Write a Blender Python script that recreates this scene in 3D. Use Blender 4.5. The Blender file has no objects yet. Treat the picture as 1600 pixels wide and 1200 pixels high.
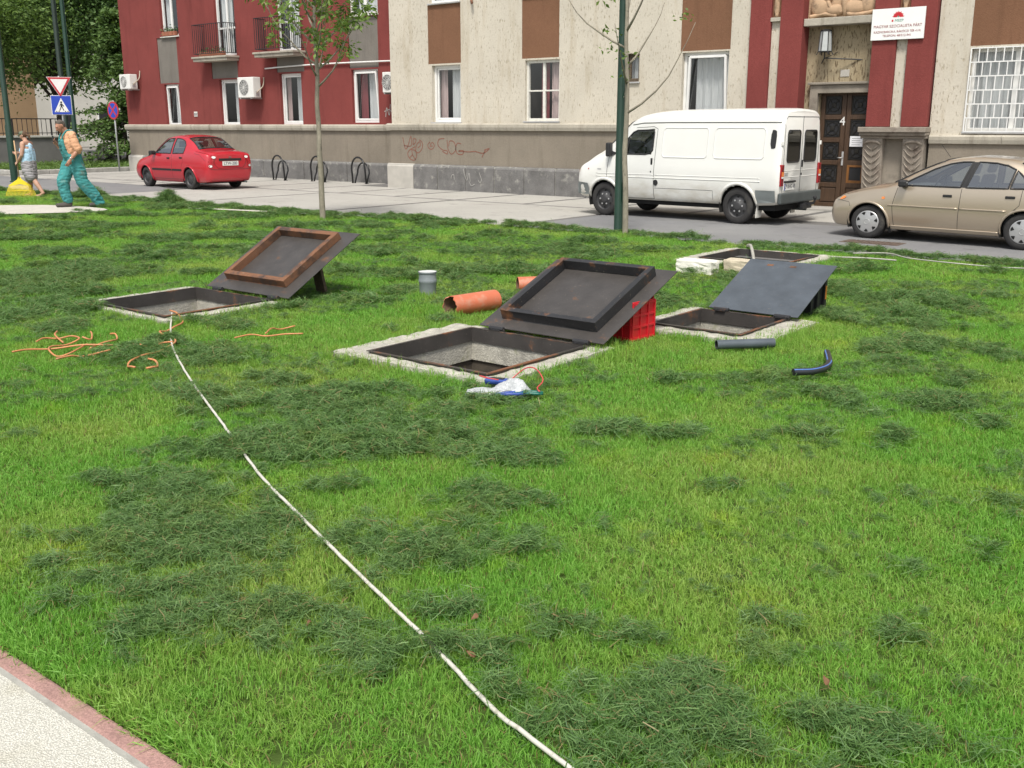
import bpy, bmesh, math, random
import numpy as np
from mathutils import Vector, Matrix
from mathutils.geometry import tessellate_polygon

random.seed(7)
RNG = np.random.default_rng(11)
scene = bpy.context.scene
COL = scene.collection
R = math.radians
PI = math.pi

# ------------------------------------------------------------------ camera
CAM_H = 1.65
cd = bpy.data.cameras.new('camera')
cam = bpy.data.objects.new('camera', cd)
COL.objects.link(cam)
cam.location = (0, 0, CAM_H)
cam.rotation_euler = (R(90 - 14.24), 0, R(38.8))
cd.sensor_width = 36
cd.lens = 36.0
cd.clip_start = 0.1
cd.clip_end = 2000
scene.camera = cam

# ------------------------------------------------------------------ world, sun, exposure
SUN_EL, SUN_AZ = R(58), R(150)          # azimuth measured from +Y clockwise
w = bpy.data.worlds.new('World')
scene.world = w
w.use_nodes = True
nt = w.node_tree
nt.nodes.clear()
sky = nt.nodes.new('ShaderNodeTexSky')
sky.sky_type = 'NISHITA'
sky.sun_disc = False
sky.sun_elevation = SUN_EL
sky.sun_rotation = SUN_AZ
sky.air_density = 1.0
sky.dust_density = 3.0
sky.ozone_density = 1.0
hs = nt.nodes.new('ShaderNodeHueSaturation')
hs.inputs['Saturation'].default_value = 0.35
bg = nt.nodes.new('ShaderNodeBackground')
bg.inputs['Strength'].default_value = 0.13
out = nt.nodes.new('ShaderNodeOutputWorld')
nt.links.new(sky.outputs[0], hs.inputs['Color'])
nt.links.new(hs.outputs[0], bg.inputs['Color'])
nt.links.new(bg.outputs[0], out.inputs['Surface'])

sd = bpy.data.lights.new('sun', 'SUN')
sd.energy = 2.6
sd.angle = R(12)
sd.color = (1.0, 0.95, 0.86)
sun = bpy.data.objects.new('sun', sd)
COL.objects.link(sun)
sdir = Vector((math.sin(SUN_AZ) * math.cos(SUN_EL), math.cos(SUN_AZ) * math.cos(SUN_EL), math.sin(SUN_EL)))
sun.rotation_euler = sdir.to_track_quat('Z', 'Y').to_euler()
sun.location = (0, -20, 40)

vs = scene.view_settings
vs.view_transform = 'Standard'
vs.look = 'None'
vs.exposure = 0.5
vs.gamma = 1.0
vs.use_curve_mapping = False
scene.render.engine = 'CYCLES'
scene.cycles.use_denoising = True
scene.cycles.max_bounces = 6
scene.cycles.transparent_max_bounces = 12

# ------------------------------------------------------------------ helpers
def link_obj(name, data, parent=None):
    o = bpy.data.objects.new(name, data)
    COL.objects.link(o)
    if parent is not None:
        o.parent = parent
    return o

def tag(o, label=None, cat=None, group=None, kind=None):
    if label: o['label'] = label
    if cat: o['category'] = cat
    if group: o['group'] = group
    if kind: o['kind'] = kind
    return o

def thing(name, label, cat, loc=(0, 0, 0), rz=0.0, group=None):
    o = link_obj(name, None)
    o.empty_display_size = 0.2
    o.location = loc
    o.rotation_euler = (0, 0, rz)
    return tag(o, label, cat, group)

def copy_tree(o, parent=None):
    c = o.copy()
    COL.objects.link(c)
    c.parent = parent
    for ch in list(o.children):
        copy_tree(ch, c)
    return c

class MB:
    """collects vertices and faces of one mesh"""
    def __init__(self):
        self.v = []; self.f = []; self.m = []; self.cur = 0
    def face(self, pts):
        n = len(self.v); self.v += [tuple(p) for p in pts]
        self.f.append(tuple(range(n, n + len(pts)))); self.m.append(self.cur); return self
    def mesh(self, vs_, fs):
        n = len(self.v); self.v += [tuple(p) for p in vs_]
        for f in fs:
            self.f.append(tuple(i + n for i in f)); self.m.append(self.cur)
        return self
    def box(self, x0, x1, y0, y1, z0, z1):
        vs_ = [(x, y, z) for z in (z0, z1) for y in (y0, y1) for x in (x0, x1)]
        return self.mesh(vs_, [(0, 2, 3, 1), (4, 5, 7, 6), (0, 1, 5, 4), (2, 6, 7, 3), (0, 4, 6, 2), (1, 3, 7, 5)])
    def bar(self, p, q, wx, wy=None, up=(0, 0, 1)):
        p = Vector(p); q = Vector(q); d = (q - p).normalized(); wy = wx if wy is None else wy
        u = Vector(up)
        if abs(d.dot(u)) > .98: u = Vector((1, 0, 0))
        s = d.cross(u).normalized(); t = s.cross(d).normalized()
        vs_ = []
        for c in (p, q):
            for a, b in ((-1, -1), (1, -1), (1, 1), (-1, 1)):
                vs_.append(c + s * (a * wx / 2) + t * (b * wy / 2))
        return self.mesh(vs_, [(0, 1, 2, 3), (7, 6, 5, 4), (0, 4, 5, 1), (1, 5, 6, 2), (2, 6, 7, 3), (3, 7, 4, 0)])
    def tube(self, pts, r, n=8, cap=True, closed=False):
        pts = [Vector(p) for p in pts]
        k = len(pts)
        rs = r if hasattr(r, '__len__') else [r] * k
        ring = []
        prev = None
        for i, p in enumerate(pts):
            a = pts[(i - 1) % k] if (i > 0 or closed) else p
            b = pts[(i + 1) % k] if (i < k - 1 or closed) else p
            d = (b - a)
            d = d.normalized() if d.length > 1e-9 else Vector((0, 0, 1))
            if prev is None:
                u = Vector((0, 0, 1)) if abs(d.z) < .9 else Vector((1, 0, 0))
                s = d.cross(u).normalized()
            else:
                s = prev - d * prev.dot(d)
                s = s.normalized() if s.length > 1e-6 else d.orthogonal().normalized()
            prev = s
            t = d.cross(s)
            ring.append([p + (s * math.cos(2 * PI * j / n) + t * math.sin(2 * PI * j / n)) * rs[i] for j in range(n)])
        vs_ = [q for rg in ring for q in rg]
        fs = []
        for i in range(k - 1 if not closed else k):
            i2 = (i + 1) % k
            for j in range(n):
                fs.append((i * n + j, i * n + (j + 1) % n, i2 * n + (j + 1) % n, i2 * n + j))
        if cap and not closed:
            fs.append(tuple(range(n - 1, -1, -1)))
            fs.append(tuple((k - 1) * n + j for j in range(n)))
        return self.mesh(vs_, fs)
    def lathe(self, prof, n=32, origin=(0, 0, 0), axis='z'):
        """prof: list of (radius, height) along the axis"""
        ox, oy, oz = origin
        vs_ = []
        for r, h in prof:
            for j in range(n):
                a = 2 * PI * j / n
                c, s = r * math.cos(a), r * math.sin(a)
                if axis == 'z': vs_.append((ox + c, oy + s, oz + h))
                elif axis == 'y': vs_.append((ox + c, oy + h, oz + s))
                else: vs_.append((ox + h, oy + c, oz + s))
        fs = []
        for i in range(len(prof) - 1):
            for j in range(n):
                fs.append((i * n + j, i * n + (j + 1) % n, (i + 1) * n + (j + 1) % n, (i + 1) * n + j))
        return self.mesh(vs_, fs)
    def prism(self, poly, h0, h1, axis='z'):
        """poly of 2D points extruded; axis z: (x,y), axis y: (x,z), axis x: (y,z)"""
        def P(p, h):
            if axis == 'z': return (p[0], p[1], h)
            if axis == 'y': return (p[0], h, p[1])
            return (h, p[0], p[1])
        n = len(poly)
        vs_ = [P(p, h0) for p in poly] + [P(p, h1) for p in poly]
        fs = [(i, (i + 1) % n, n + (i + 1) % n, n + i) for i in range(n)]
        tris = tessellate_polygon([[Vector((p[0], p[1], 0)) for p in poly]])
        fs += [tuple(t) for t in tris] + [tuple(n + i for i in reversed(t)) for t in tris]
        return self.mesh(vs_, fs)
    def build(self, name, mats, parent=None, smooth=False, bevel=0.0, loc=None, recalc=True, seg=2):
        me = bpy.data.meshes.new(name)
        me.from_pydata(self.v, [], self.f)
        if not isinstance(mats, (list, tuple)): mats = [mats]
        for m in mats: me.materials.append(m)
        if len(mats) > 1:
            me.polygons.foreach_set('material_index', self.m)
        if recalc:
            b = bmesh.new(); b.from_mesh(me)
            bmesh.ops.remove_doubles(b, verts=b.verts, dist=1e-5)
            bmesh.ops.recalc_face_normals(b, faces=b.faces)
            b.to_mesh(me); b.free()
        if smooth:
            me.polygons.foreach_set('use_smooth', [True] * len(me.polygons))
        me.update()
        o = link_obj(name, me, parent)
        if loc is not None: o.location = loc
        if bevel > 0:
            md = o.modifiers.new('bevel', 'BEVEL'); md.width = bevel; md.segments = seg
            md.limit_method = 'ANGLE'; md.angle_limit = R(40)
        return o

def smooth_angle(o, ang=40):
    me = o.data
    me.polygons.foreach_set('use_smooth', [True] * len(me.polygons))
    try:
        me.set_sharp_from_angle(angle=R(ang))
    except Exception:
        pass
    return o

def sheet(name, outline, z, mat, holes=(), parent=None):
    polys = [[Vector((p[0], p[1], 0)) for p in outline]] + [[Vector((p[0], p[1], 0)) for p in h] for h in holes]
    flat = [p for q in polys for p in q]
    tris = tessellate_polygon(polys)
    mb = MB()
    mb.mesh([(p.x, p.y, z) for p in flat], [tuple(t) for t in tris])
    o = mb.build(name, mat, parent)
    me = o.data
    bm = bmesh.new(); bm.from_mesh(me)
    for f in bm.faces:
        if f.normal.z < 0: f.normal_flip()
    bm.to_mesh(me); bm.free()
    return o

def rect(x0, x1, y0, y1):
    return [(x0, y0), (x1, y0), (x1, y1), (x0, y1)]

def text_obj(name, s, size, mat, parent, loc, rot=(R(90), 0, 0), align='CENTER', extrude=0.001, sx=1.0):
    cu = bpy.data.curves.new(name, 'FONT')
    cu.body = s; cu.size = size; cu.align_x = align; cu.align_y = 'CENTER'; cu.extrude = extrude
    tmp = bpy.data.objects.new('tmp', cu); COL.objects.link(tmp)
    bpy.context.view_layer.update()
    dg = bpy.context.evaluated_depsgraph_get()
    me = bpy.data.meshes.new_from_object(tmp.evaluated_get(dg))
    bpy.data.objects.remove(tmp); bpy.data.curves.remove(cu)
    me.materials.clear(); me.materials.append(mat)
    o = link_obj(name, me, parent)
    o.location = loc; o.rotation_euler = rot; o.scale = (sx, 1, 1)
    return o

# ------------------------------------------------------------------ materials
def new_mat(name):
    m = bpy.data.materials.new(name); m.use_nodes = True
    n = m.node_tree.nodes; n.clear()
    o = n.new('ShaderNodeOutputMaterial'); b = n.new('ShaderNodeBsdfPrincipled')
    m.node_tree.links.new(b.outputs[0], o.inputs[0])
    return m, m.node_tree, b, o

def coords(nt, mode='Object', scale=(1, 1, 1)):
    if mode == 'World':
        g = nt.nodes.new('ShaderNodeNewGeometry'); src = g.outputs['Position']
    else:
        t = nt.nodes.new('ShaderNodeTexCoord'); src = t.outputs[mode]
    mp = nt.nodes.new('ShaderNodeMapping'); mp.inputs['Scale'].default_value = scale
    nt.links.new(src, mp.inputs['Vector'])
    return mp.outputs[0]

def noise(nt, vec, scale, detail=4, rough=.6):
    n = nt.nodes.new('ShaderNodeTexNoise'); n.inputs['Scale'].default_value = scale
    n.inputs['Detail'].default_value = detail; n.inputs['Roughness'].default_value = rough
    nt.links.new(vec, n.inputs['Vector'])
    return n.outputs['Fac']

def ramp(nt, fac, p0, p1, c0=(0, 0, 0, 1), c1=(1, 1, 1, 1)):
    r = nt.nodes.new('ShaderNodeValToRGB')
    r.color_ramp.elements[0].position = p0; r.color_ramp.elements[0].color = c0
    r.color_ramp.elements[1].position = p1; r.color_ramp.elements[1].color = c1
    nt.links.new(fac, r.inputs[0]); return r.outputs[0]

def mixc(nt, fac, a, b, blend='MIX'):
    m = nt.nodes.new('ShaderNodeMix'); m.data_type = 'RGBA'; m.blend_type = blend
    def put(sock, v):
        if hasattr(v, 'is_linked') or hasattr(v, 'links'): nt.links.new(v, sock)
        elif hasattr(v, '__len__'): sock.default_value = (*v[:3], 1)
        else: sock.default_value = v
    put(m.inputs[0], fac); put(m.inputs[6], a); put(m.inputs[7], b)
    return m.outputs[2]

def bump(nt, bsdf, h, strength=.3, dist=.01):
    b = nt.nodes.new('ShaderNodeBump'); b.inputs['Strength'].default_value = strength; b.inputs['Distance'].default_value = dist
    nt.links.new(h, b.inputs['Height']); nt.links.new(b.outputs[0], bsdf.inputs['Normal'])

def mat(name, col, rough=.8, var=.25, scale=3, metal=0., bscale=0, bstr=.3, bdist=.01, dirt=None, dirt_amt=(.55, .75),
        dscale=2., spec=.5, mode='Object', stretch=(1, 1, 1), coat=0., fine=0):
    m, t, b, o = new_mat(name)
    v = coords(t, mode, stretch)
    c = tuple(col)
    n1 = noise(t, v, scale, 5)
    lo = tuple(max(0, x * (1 - var)) for x in c); hi = tuple(min(1, x * (1 + var)) for x in c)
    colr = mixc(t, ramp(t, n1, .3, .7), lo, hi)
    if fine:
        n3 = noise(t, v, fine, 2)
        colr = mixc(t, ramp(t, n3, .35, .65), colr, mixc(t, 1.0, colr, (.72, .72, .72), 'MULTIPLY'))
    if dirt:
        n2 = noise(t, v, dscale, 6, .65)
        colr = mixc(t, ramp(t, n2, *dirt_amt), colr, dirt)
    t.links.new(colr, b.inputs['Base Color'])
    b.inputs['Roughness'].default_value = rough
    b.inputs['Metallic'].default_value = metal
    b.inputs['Specular IOR Level'].default_value = spec
    if coat:
        b.inputs['Coat Weight'].default_value = coat; b.inputs['Coat Roughness'].default_value = .05
    if bscale:
        bump(t, b, noise(t, v, bscale, 3), bstr, bdist)
    return m

def glass_mat(name, tint=(.55, .62, .6), alpha=.35, rough=.02):
    """thin pane: mostly see-through, mirror-like at grazing angles"""
    m = bpy.data.materials.new(name); m.use_nodes = True
    t = m.node_tree; t.nodes.clear()
    o = t.nodes.new('ShaderNodeOutputMaterial')
    tr = t.nodes.new('ShaderNodeBsdfTransparent'); tr.inputs[0].default_value = (*tint, 1)
    gl = t.nodes.new('ShaderNodeBsdfGlossy'); gl.inputs['Roughness'].default_value = rough
    gl.inputs['Color'].default_value = (.9, .93, .95, 1)
    lw = t.nodes.new('ShaderNodeLayerWeight'); lw.inputs['Blend'].default_value = .5
    fr = t.nodes.new('ShaderNodeMath'); fr.operation = 'POWER'; fr.inputs[1].default_value = 4.0
    t.links.new(lw.outputs['Facing'], fr.inputs[0])
    ad = t.nodes.new('ShaderNodeMath'); ad.operation = 'MULTIPLY_ADD'; ad.inputs[1].default_value = .9; ad.inputs[2].default_value = alpha
    ad.use_clamp = True
    mx = t.nodes.new('ShaderNodeMixShader')
    t.links.new(fr.outputs[0], ad.inputs[0]); t.links.new(ad.outputs[0], mx.inputs[0])
    t.links.new(tr.outputs[0], mx.inputs[1]); t.links.new(gl.outputs[0], mx.inputs[2]); t.links.new(mx.outputs[0], o.inputs[0])
    return m
# ------------------------------------------------------------------ ground materials
def asphalt_mat(name, col, col2):
    m, t, b, o = new_mat(name)
    v = coords(t, 'World')
    c = mixc(t, ramp(t, noise(t, v, .55, 6, .65), .35, .68), col, col2)
    c = mixc(t, ramp(t, noise(t, v, 220, 2), .42, .62), c, mixc(t, 1., c, (1.35, 1.35, 1.32), 'MULTIPLY'))
    st = noise(t, v, 1.7, 5, .7)
    c = mixc(t, ramp(t, st, .57, .70), c, mixc(t, 1., c, (.66, .66, .66), 'MULTIPLY'))
    t.links.new(c, b.inputs['Base Color']); b.inputs['Roughness'].default_value = .92
    bump(t, b, noise(t, v, 160, 3), .5, .006)
    return m
M = {}
M['asphalt'] = asphalt_mat('asphalt', (.145, .145, .15), (.185, .185, .185))
M['slab'] = asphalt_mat('pale_concrete_paving', (.29, .28, .26), (.345, .335, .31))
M['band'] = asphalt_mat('grey_paving_band', (.105, .103, .10), (.135, .13, .127))
M['earth'] = mat('dark_soil', (.06, .095, .024), 1., .35, 6, bscale=60, bstr=.6, mode='World', spec=0.)
M['far_ground'] = mat('far_ground', (.21, .2, .18), .95, .25, .3, mode='World')
M['verge'] = mat('verge_grass', (.06, .1, .022), .95, .45, 2.5, bscale=30, bstr=.9, bdist=.05, mode='World', fine=25)
M['kerb_grey'] = mat('kerb_concrete', (.36, .35, .32), .9, .2, 4, bscale=90, mode='World')
M['kerb_pink'] = mat('pink_kerb_concrete', (.40, .235, .205), .9, .14, 9, bscale=140, bstr=.5, mode='World',
                     dirt=(.30, .2, .15), dirt_amt=(.55, .8), dscale=5, fine=130)
def gravel_mat():
    m, t, b, o = new_mat('exposed_white_aggregate')
    v = coords(t, 'World')
    vo = t.nodes.new('ShaderNodeTexVoronoi'); vo.inputs['Scale'].default_value = 185
    t.links.new(v, vo.inputs['Vector'])
    cells = ramp(t, vo.outputs['Distance'], .25, .62, (.68, .665, .61, 1), (.44, .43, .385, 1))
    vary = mixc(t, noise(t, v, 300, 2), (.8, .8, .8), (1.15, 1.15, 1.1))
    c = mixc(t, 1., cells, vary, 'MULTIPLY')
    c = mixc(t, ramp(t, noise(t, v, 3, 5), .5, .75), c, mixc(t, 1., c, (.8, .78, .7), 'MULTIPLY'))
    t.links.new(c, b.inputs['Base Color']); b.inputs['Roughness'].default_value = .9
    inv = t.nodes.new('ShaderNodeMath'); inv.operation = 'SUBTRACT'; inv.inputs[0].default_value = 1
    t.links.new(vo.outputs['Distance'], inv.inputs[1])
    bump(t, b, inv.outputs[0], .8, .004)
    return m
M['gravel'] = gravel_mat()
M['mortar'] = mat('grey_mortar', (.34, .335, .30), .95, .2, 12, bscale=80, mode='World')
M['path'] = mat('pale_path_concrete', (.55, .52, .46), .9, .12, 5, bscale=70, mode='World', fine=60)

# hatch openings: opening rect, outer concrete rect
HATCH = [((-8.84, -7.72, 4.87, 5.94), (-9.06, -7.56, 4.78, 6.03)),
         ((-5.32, -4.23, 5.00, 6.10), (-5.60, -4.05, 4.86, 6.26)),
         ((-4.30, -3.53, 7.22, 8.03), (-4.48, -3.28, 7.04, 8.18)),
         ((-6.10, -5.05, 11.30, 12.35), (-6.34, -4.86, 11.05, 12.58))]
HOLES = [rect(*o) for _, o in HATCH]
LAWN_EDGE = [(8, 13.5), (-2.9, 13.42), (-5.2, 13.3), (-8.5, 13.35), (-11, 13.4), (-13.1, 13.3), (-15, 12.9), (-17.4, 12.65),
             (-20, 12.7), (-23, 12.6), (-27, 12.5), (-31, 12.3)]
LAWN = [(-31, 1.311), (8, 1.311)] + LAWN_EDGE
FAR_PATH = [(-24.5, 6.6), (-21.4, 6.6), (-19.5, 8.8), (-18.3, 10.95), (-20.7, 10.95), (-21.6, 10.1)]
PATH_STRIP = [(-18.2, 11.95), (-17.4, 12.4), (-14.9, 12.78), (-14.9, 12.60), (-17.2, 12.2)]

def smooth_poly(p, it=2):
    for _ in range(it):
        q = []
        for i in range(len(p)):
            a, b = p[i], p[(i + 1) % len(p)]
            q += [(a[0] * .75 + b[0] * .25, a[1] * .75 + b[1] * .25), (a[0] * .25 + b[0] * .75, a[1] * .25 + b[1] * .75)]
        p = q
    return p

tag(sheet('ground', rect(-400, 300, -300, 400), -.03, M['far_ground'], HOLES), kind='structure')
tag(sheet('lawn', LAWN, .0, M['earth'], HOLES), kind='structure')
tag(sheet('far_footpath', smooth_poly(FAR_PATH), .03, M['path']), kind='structure')
tag(sheet('footpath_edge', smooth_poly(PATH_STRIP), .03, M['path']), kind='structure')
tag(sheet('road', [(-10.9, 13.0), (40, 13.0), (40, 16.95), (-10.9, 16.95)], -.012, M['asphalt']), kind='structure')
tag(sheet('side_road', [(-60, 12.1), (-23.75, 12.1), (-23.75, 15.5), (-25.6, 16.3), (-60, 16.3)], -.012, M['asphalt']), kind='structure')
# paving: dark bands below, pale slab bays laid on top (each bay a slab)
pv = tag(sheet('pavement', rect(-35.15, 40, 12.2, 21.28), -.022, M['band']), kind='structure')
xs_a = [-35.0] + [-33.4 + 1.96 * i for i in range(38)]
def slab(x0, x1, y0, y1):
    g = .09
    MB().box(x0 + g, x1 - g, y0 + g, y1 - g, -.05, -.015 + random.uniform(-.001, .001)).build('slab', M['slab'], pv, bevel=.004)
for a, b in zip(xs_a[:-1], xs_a[1:]):
    y1 = 21.3 if b < -20.2 else 20.08
    slab(a, b, 17.52, y1)
xb = [-35.0, -32.0, -28.05, -24.0, -20.0, -15.75, -11.0]
for a, b in zip(xb[:-1], xb[1:]):
    if b <= -23.9:
        slab(a, b, 16.35, 17.52)
    else:
        slab(a, b, 12.3, 17.52)
# far side of the street on the left: kerb and verge
vg = tag(sheet('verge', rect(-42, -35.45, 17.4, 40), .06, M['verge']), kind='structure')
for i in range(9):
    MB().box(-35.45, -35.2, 17.2 + i * 1.0, 18.19 + i * 1.0, -.03, .12).build('kerb_stone', M['kerb_grey'], vg, bevel=.015)
for i in range(7):
    MB().box(-42.4 + i * 1.0, -41.41 + i * 1.0, 17.05, 17.3, -.03, .12).build('kerb_stone', M['kerb_grey'], vg, bevel=.015)

# near footpath and pink kerb
fp = tag(sheet('footpath', rect(-40, 12, -6, 1.222), .012, M['gravel']), kind='structure')
tag(sheet('mortar_joint', rect(-40, 12, 1.19, 1.255), .006, M['mortar']), kind='structure')
kb = tag(link_obj('kerb', None), kind='structure')
for i in range(14):
    x0 = -8.1 + i * 1.0
    mb = MB().box(x0, x0 + .997, 1.242, 1.308, -.1, .012 + random.uniform(-.003, .003))
    mb.build('kerb_stone', M['kerb_pink'], kb, bevel=.014, seg=3)
# iron cover in the road
mc = thing('road_cover', 'square rusty iron cover let into the asphalt before the gold car', 'manhole cover', (-5.25, 14.85, -.011))
M['cover_iron'] = mat('rusty_cast_iron', (.13, .095, .075), .8, .3, 20, metal=.3, bscale=120, bstr=.5)
MB().box(-.42, .42, -.2, .2, -.005, .004).build('frame', M['cover_iron'], mc)
for i in range(10):
    MB().box(-.36 + i * .073, -.31 + i * .073, -.17, .17, .003, .009).build('rib', M['cover_iron'], mc)
# ------------------------------------------------------------------ hatches
def steel_mat(name, base, rust, amt):
    m, t, b, o = new_mat(name)
    v = coords(t, 'Object')
    c = mixc(t, ramp(t, noise(t, v, 5, 5), .35, .7), tuple(x * .7 for x in base), base)
    r = mixc(t, noise(t, v, 40, 3), tuple(x * .55 for x in rust), rust)
    n = noise(t, v, 2.6, 8, .72)
    f = ramp(t, n, amt, amt + .09)
    c = mixc(t, f, c, r)
    sp = ramp(t, noise(t, v, 42, 6, .8), .635, .655)
    c = mixc(t, sp, c, (.30, .265, .21))
    t.links.new(c, b.inputs['Base Color'])
    t.links.new(ramp(t, n, amt, amt + .1, (.42, .42, .42, 1), (.85, .85, .85, 1)), b.inputs['Roughness'])
    bump(t, b, noise(t, v, 70, 4), .25, .004)
    return m
M['steel'] = steel_mat('black_painted_steel', (.066, .060, .056), (.20, .09, .04), .57)
M['steel_rim'] = steel_mat('worn_black_steel', (.03, .03, .032), (.25, .10, .035), .55)
M['flange'] = steel_mat('worn_flange_steel', (.05, .045, .04), (.22, .09, .04), .5)
M['rust'] = steel_mat('rusty_steel', (.085, .05, .034), (.22, .10, .05), .42)
M['steel_grey'] = steel_mat('grey_painted_steel', (.085, .10, .118), (.2, .15, .09), .74)
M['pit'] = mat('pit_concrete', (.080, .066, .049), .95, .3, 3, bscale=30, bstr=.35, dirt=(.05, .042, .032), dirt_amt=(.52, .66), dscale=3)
M['plinth_line'] = mat('mortar_line', (.34, .32, .27), .95, .2, 10)
M['collar'] = mat('white_collar_concrete', (.47, .45, .385), .95, .22, 10, bscale=60, bstr=.8, dirt=(.30, .3, .2), dirt_amt=(.56, .68), dscale=7, fine=90)
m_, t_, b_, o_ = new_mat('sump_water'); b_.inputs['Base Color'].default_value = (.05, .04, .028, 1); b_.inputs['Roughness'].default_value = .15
M['water'] = m_

def hatch(i, label, depth, lid=None):
    (x0, x1, y0, y1), (a0, a1, b0, b1) = HATCH[i]
    cx, cy = (x0 + x1) / 2, (y0 + y1) / 2
    h = thing('floor_hatch', label, 'hatch', (cx, cy, 0), group='hatches let into the lawn')
    x0 -= cx; x1 -= cx; a0 -= cx; a1 -= cx; y0 -= cy; y1 -= cy; b0 -= cy; b1 -= cy
    # concrete collar, four uneven pieces
    rnd = random.Random(i)
    def strip(ax0, ax1, ay0, ay1):
        bm = bmesh.new()
        nx = max(1, int((ax1 - ax0) / .06)); ny = max(1, int((ay1 - ay0) / .06))
        g = [[bm.verts.new((ax0 + (ax1 - ax0) * p / nx, ay0 + (ay1 - ay0) * q / ny, .045 + rnd.uniform(-.006, .006)))
              for q in range(ny + 1)] for p in range(nx + 1)]
        for p in range(nx):
            for q in range(ny):
                bm.faces.new((g[p][q], g[p + 1][q], g[p + 1][q + 1], g[p][q + 1]))
        r_ = bmesh.ops.extrude_face_region(bm, geom=list(bm.faces))
        for e in r_['geom']:
            if isinstance(e, bmesh.types.BMVert): e.co.z = -.2
        bmesh.ops.recalc_face_normals(bm, faces=bm.faces)
        me = bpy.data.meshes.new('collar'); bm.to_mesh(me); bm.free(); me.materials.append(M['collar'])
        link_obj('concrete_collar', me, h)
    strip(a0, x0 - .012, b0, b1); strip(x1 + .012, a1, b0, b1)
    strip(x0 - .011, x1 + .011, b0, y0 - .012); strip(x0 - .011, x1 + .011, y1 + .012, b1)
    # steel angle frame round the opening
    mb = MB(); t = .012
    for (p0, p1, q0, q1) in ((x0 - t, x0, y0 - t, y1 + t), (x1, x1 + t, y0 - t, y1 + t), (x0, x1, y0 - t, y0), (x0, x1, y1, y1 + t)):
        mb.box(p0, p1, q0, q1, -.045, .06)
    mb.build('steel_frame', M['steel'], h)
    mb = MB()
    for (p0, p1, q0, q1) in ((x0 - .028, x0 - .001, y0 - .028, y1 + .028), (x1 + .001, x1 + .028, y0 - .028, y1 + .028),
                             (x0 - .001, x1 + .001, y0 - .028, y0 - .001), (x0 - .001, x1 + .001, y1 + .001, y1 + .028)):
        mb.box(p0, p1, q0, q1, .0605, .066)
    mb.build('frame_flange', M['flange'], h)
    # pit
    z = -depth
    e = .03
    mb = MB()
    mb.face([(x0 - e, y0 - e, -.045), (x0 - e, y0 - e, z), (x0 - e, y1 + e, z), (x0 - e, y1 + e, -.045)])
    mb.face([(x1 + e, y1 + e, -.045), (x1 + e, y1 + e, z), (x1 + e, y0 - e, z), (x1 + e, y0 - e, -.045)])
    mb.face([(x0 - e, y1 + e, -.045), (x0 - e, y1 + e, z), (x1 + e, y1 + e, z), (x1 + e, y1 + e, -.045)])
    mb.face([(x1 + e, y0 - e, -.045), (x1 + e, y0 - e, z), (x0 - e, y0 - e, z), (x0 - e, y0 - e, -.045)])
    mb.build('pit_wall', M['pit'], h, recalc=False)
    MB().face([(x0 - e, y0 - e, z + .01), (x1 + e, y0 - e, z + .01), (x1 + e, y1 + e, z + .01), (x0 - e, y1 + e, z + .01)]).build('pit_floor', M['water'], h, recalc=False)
    if lid:
        lx0, lx1, ly, L, ang, mp, mr, rim = lid
        lx0 -= cx; lx1 -= cx; ly -= cy
        pl = MB().box(lx0, lx1, 0, L, -.008, 0).build('lid', mp, h, bevel=.002)
        pl.location = (0, ly, .085); pl.rotation_euler = (R(ang), 0, 0)
        if rim:
            rx0, rx1, ry0, ry1, rw, rh = rim
            rx0 += lx0; rx1 = lx1 - rx1; ry1 = L - ry1
            mb = MB()
            mb.box(rx0, rx0 + rw, ry0, ry1, .0005, rh); mb.box(rx1 - rw, rx1, ry0, ry1, .0005, rh)
            mb.box(rx0 + rw, rx1 - rw, ry0, ry0 + rw, .0005, rh); mb.box(rx0 + rw, rx1 - rw, ry1 - rw, ry1, .0005, rh)
            mb.build('rim', mr, pl, bevel=.004)
        else:
            for hx in (-.1, .12):
                MB().box(hx - .03, hx + .03, L - .1, L - .07, -.004, .001).build('lifting_slot', M['rust'], pl)
        for u in (.16, .84):
            hx = lx0 + (lx1 - lx0) * u
            mb = MB().tube([(hx - .07, ly - .012, .078), (hx + .07, ly - .012, .078)], .018, 10)
            mb.box(hx - .05, hx + .05, ly - .05, ly, .068, .074)
            mb.build('hinge', M['steel_rim'], h)
    return h

hatch(0, 'open hatch with rusty rimmed lid tilted back, furthest left on the lawn', .75,
      (-8.76, -7.50, 6.02, 1.06, 29.5, M['steel'], M['rust'], (.17, .17, .14, .10, .055, .075)))
hatch(1, 'largest open hatch with black rimmed lid propped on a red crate', .85,
      (-5.29, -4.09, 6.16, 1.13, 22.0, M['steel'], M['steel_rim'], (.14, .14, .13, .10, .05, .085)))
hatch(2, 'smaller open hatch with plain grey lid and no rim, propped on a black box', .7,
      (-4.25, -3.42, 8.06, .86, 24, M['steel_grey'], None, None))
hatch(3, 'far open hatch without a lid, near the road', .6)

# ---- what props the lids
M['wood_dark'] = mat('weathered_dark_wood', (.10, .075, .05), .85, .35, 4, stretch=(8, 1, 8), bscale=30)
pr = thing('prop_board', 'short dark timber board holding up the rusty lid', 'board', (-7.83, 6.72, 0))
MB().bar((0, 0, 0), (-.03, -.06, .37), .13, .035, up=(0, 1, 0)).build('board', M['wood_dark'], pr, bevel=.004)

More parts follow.
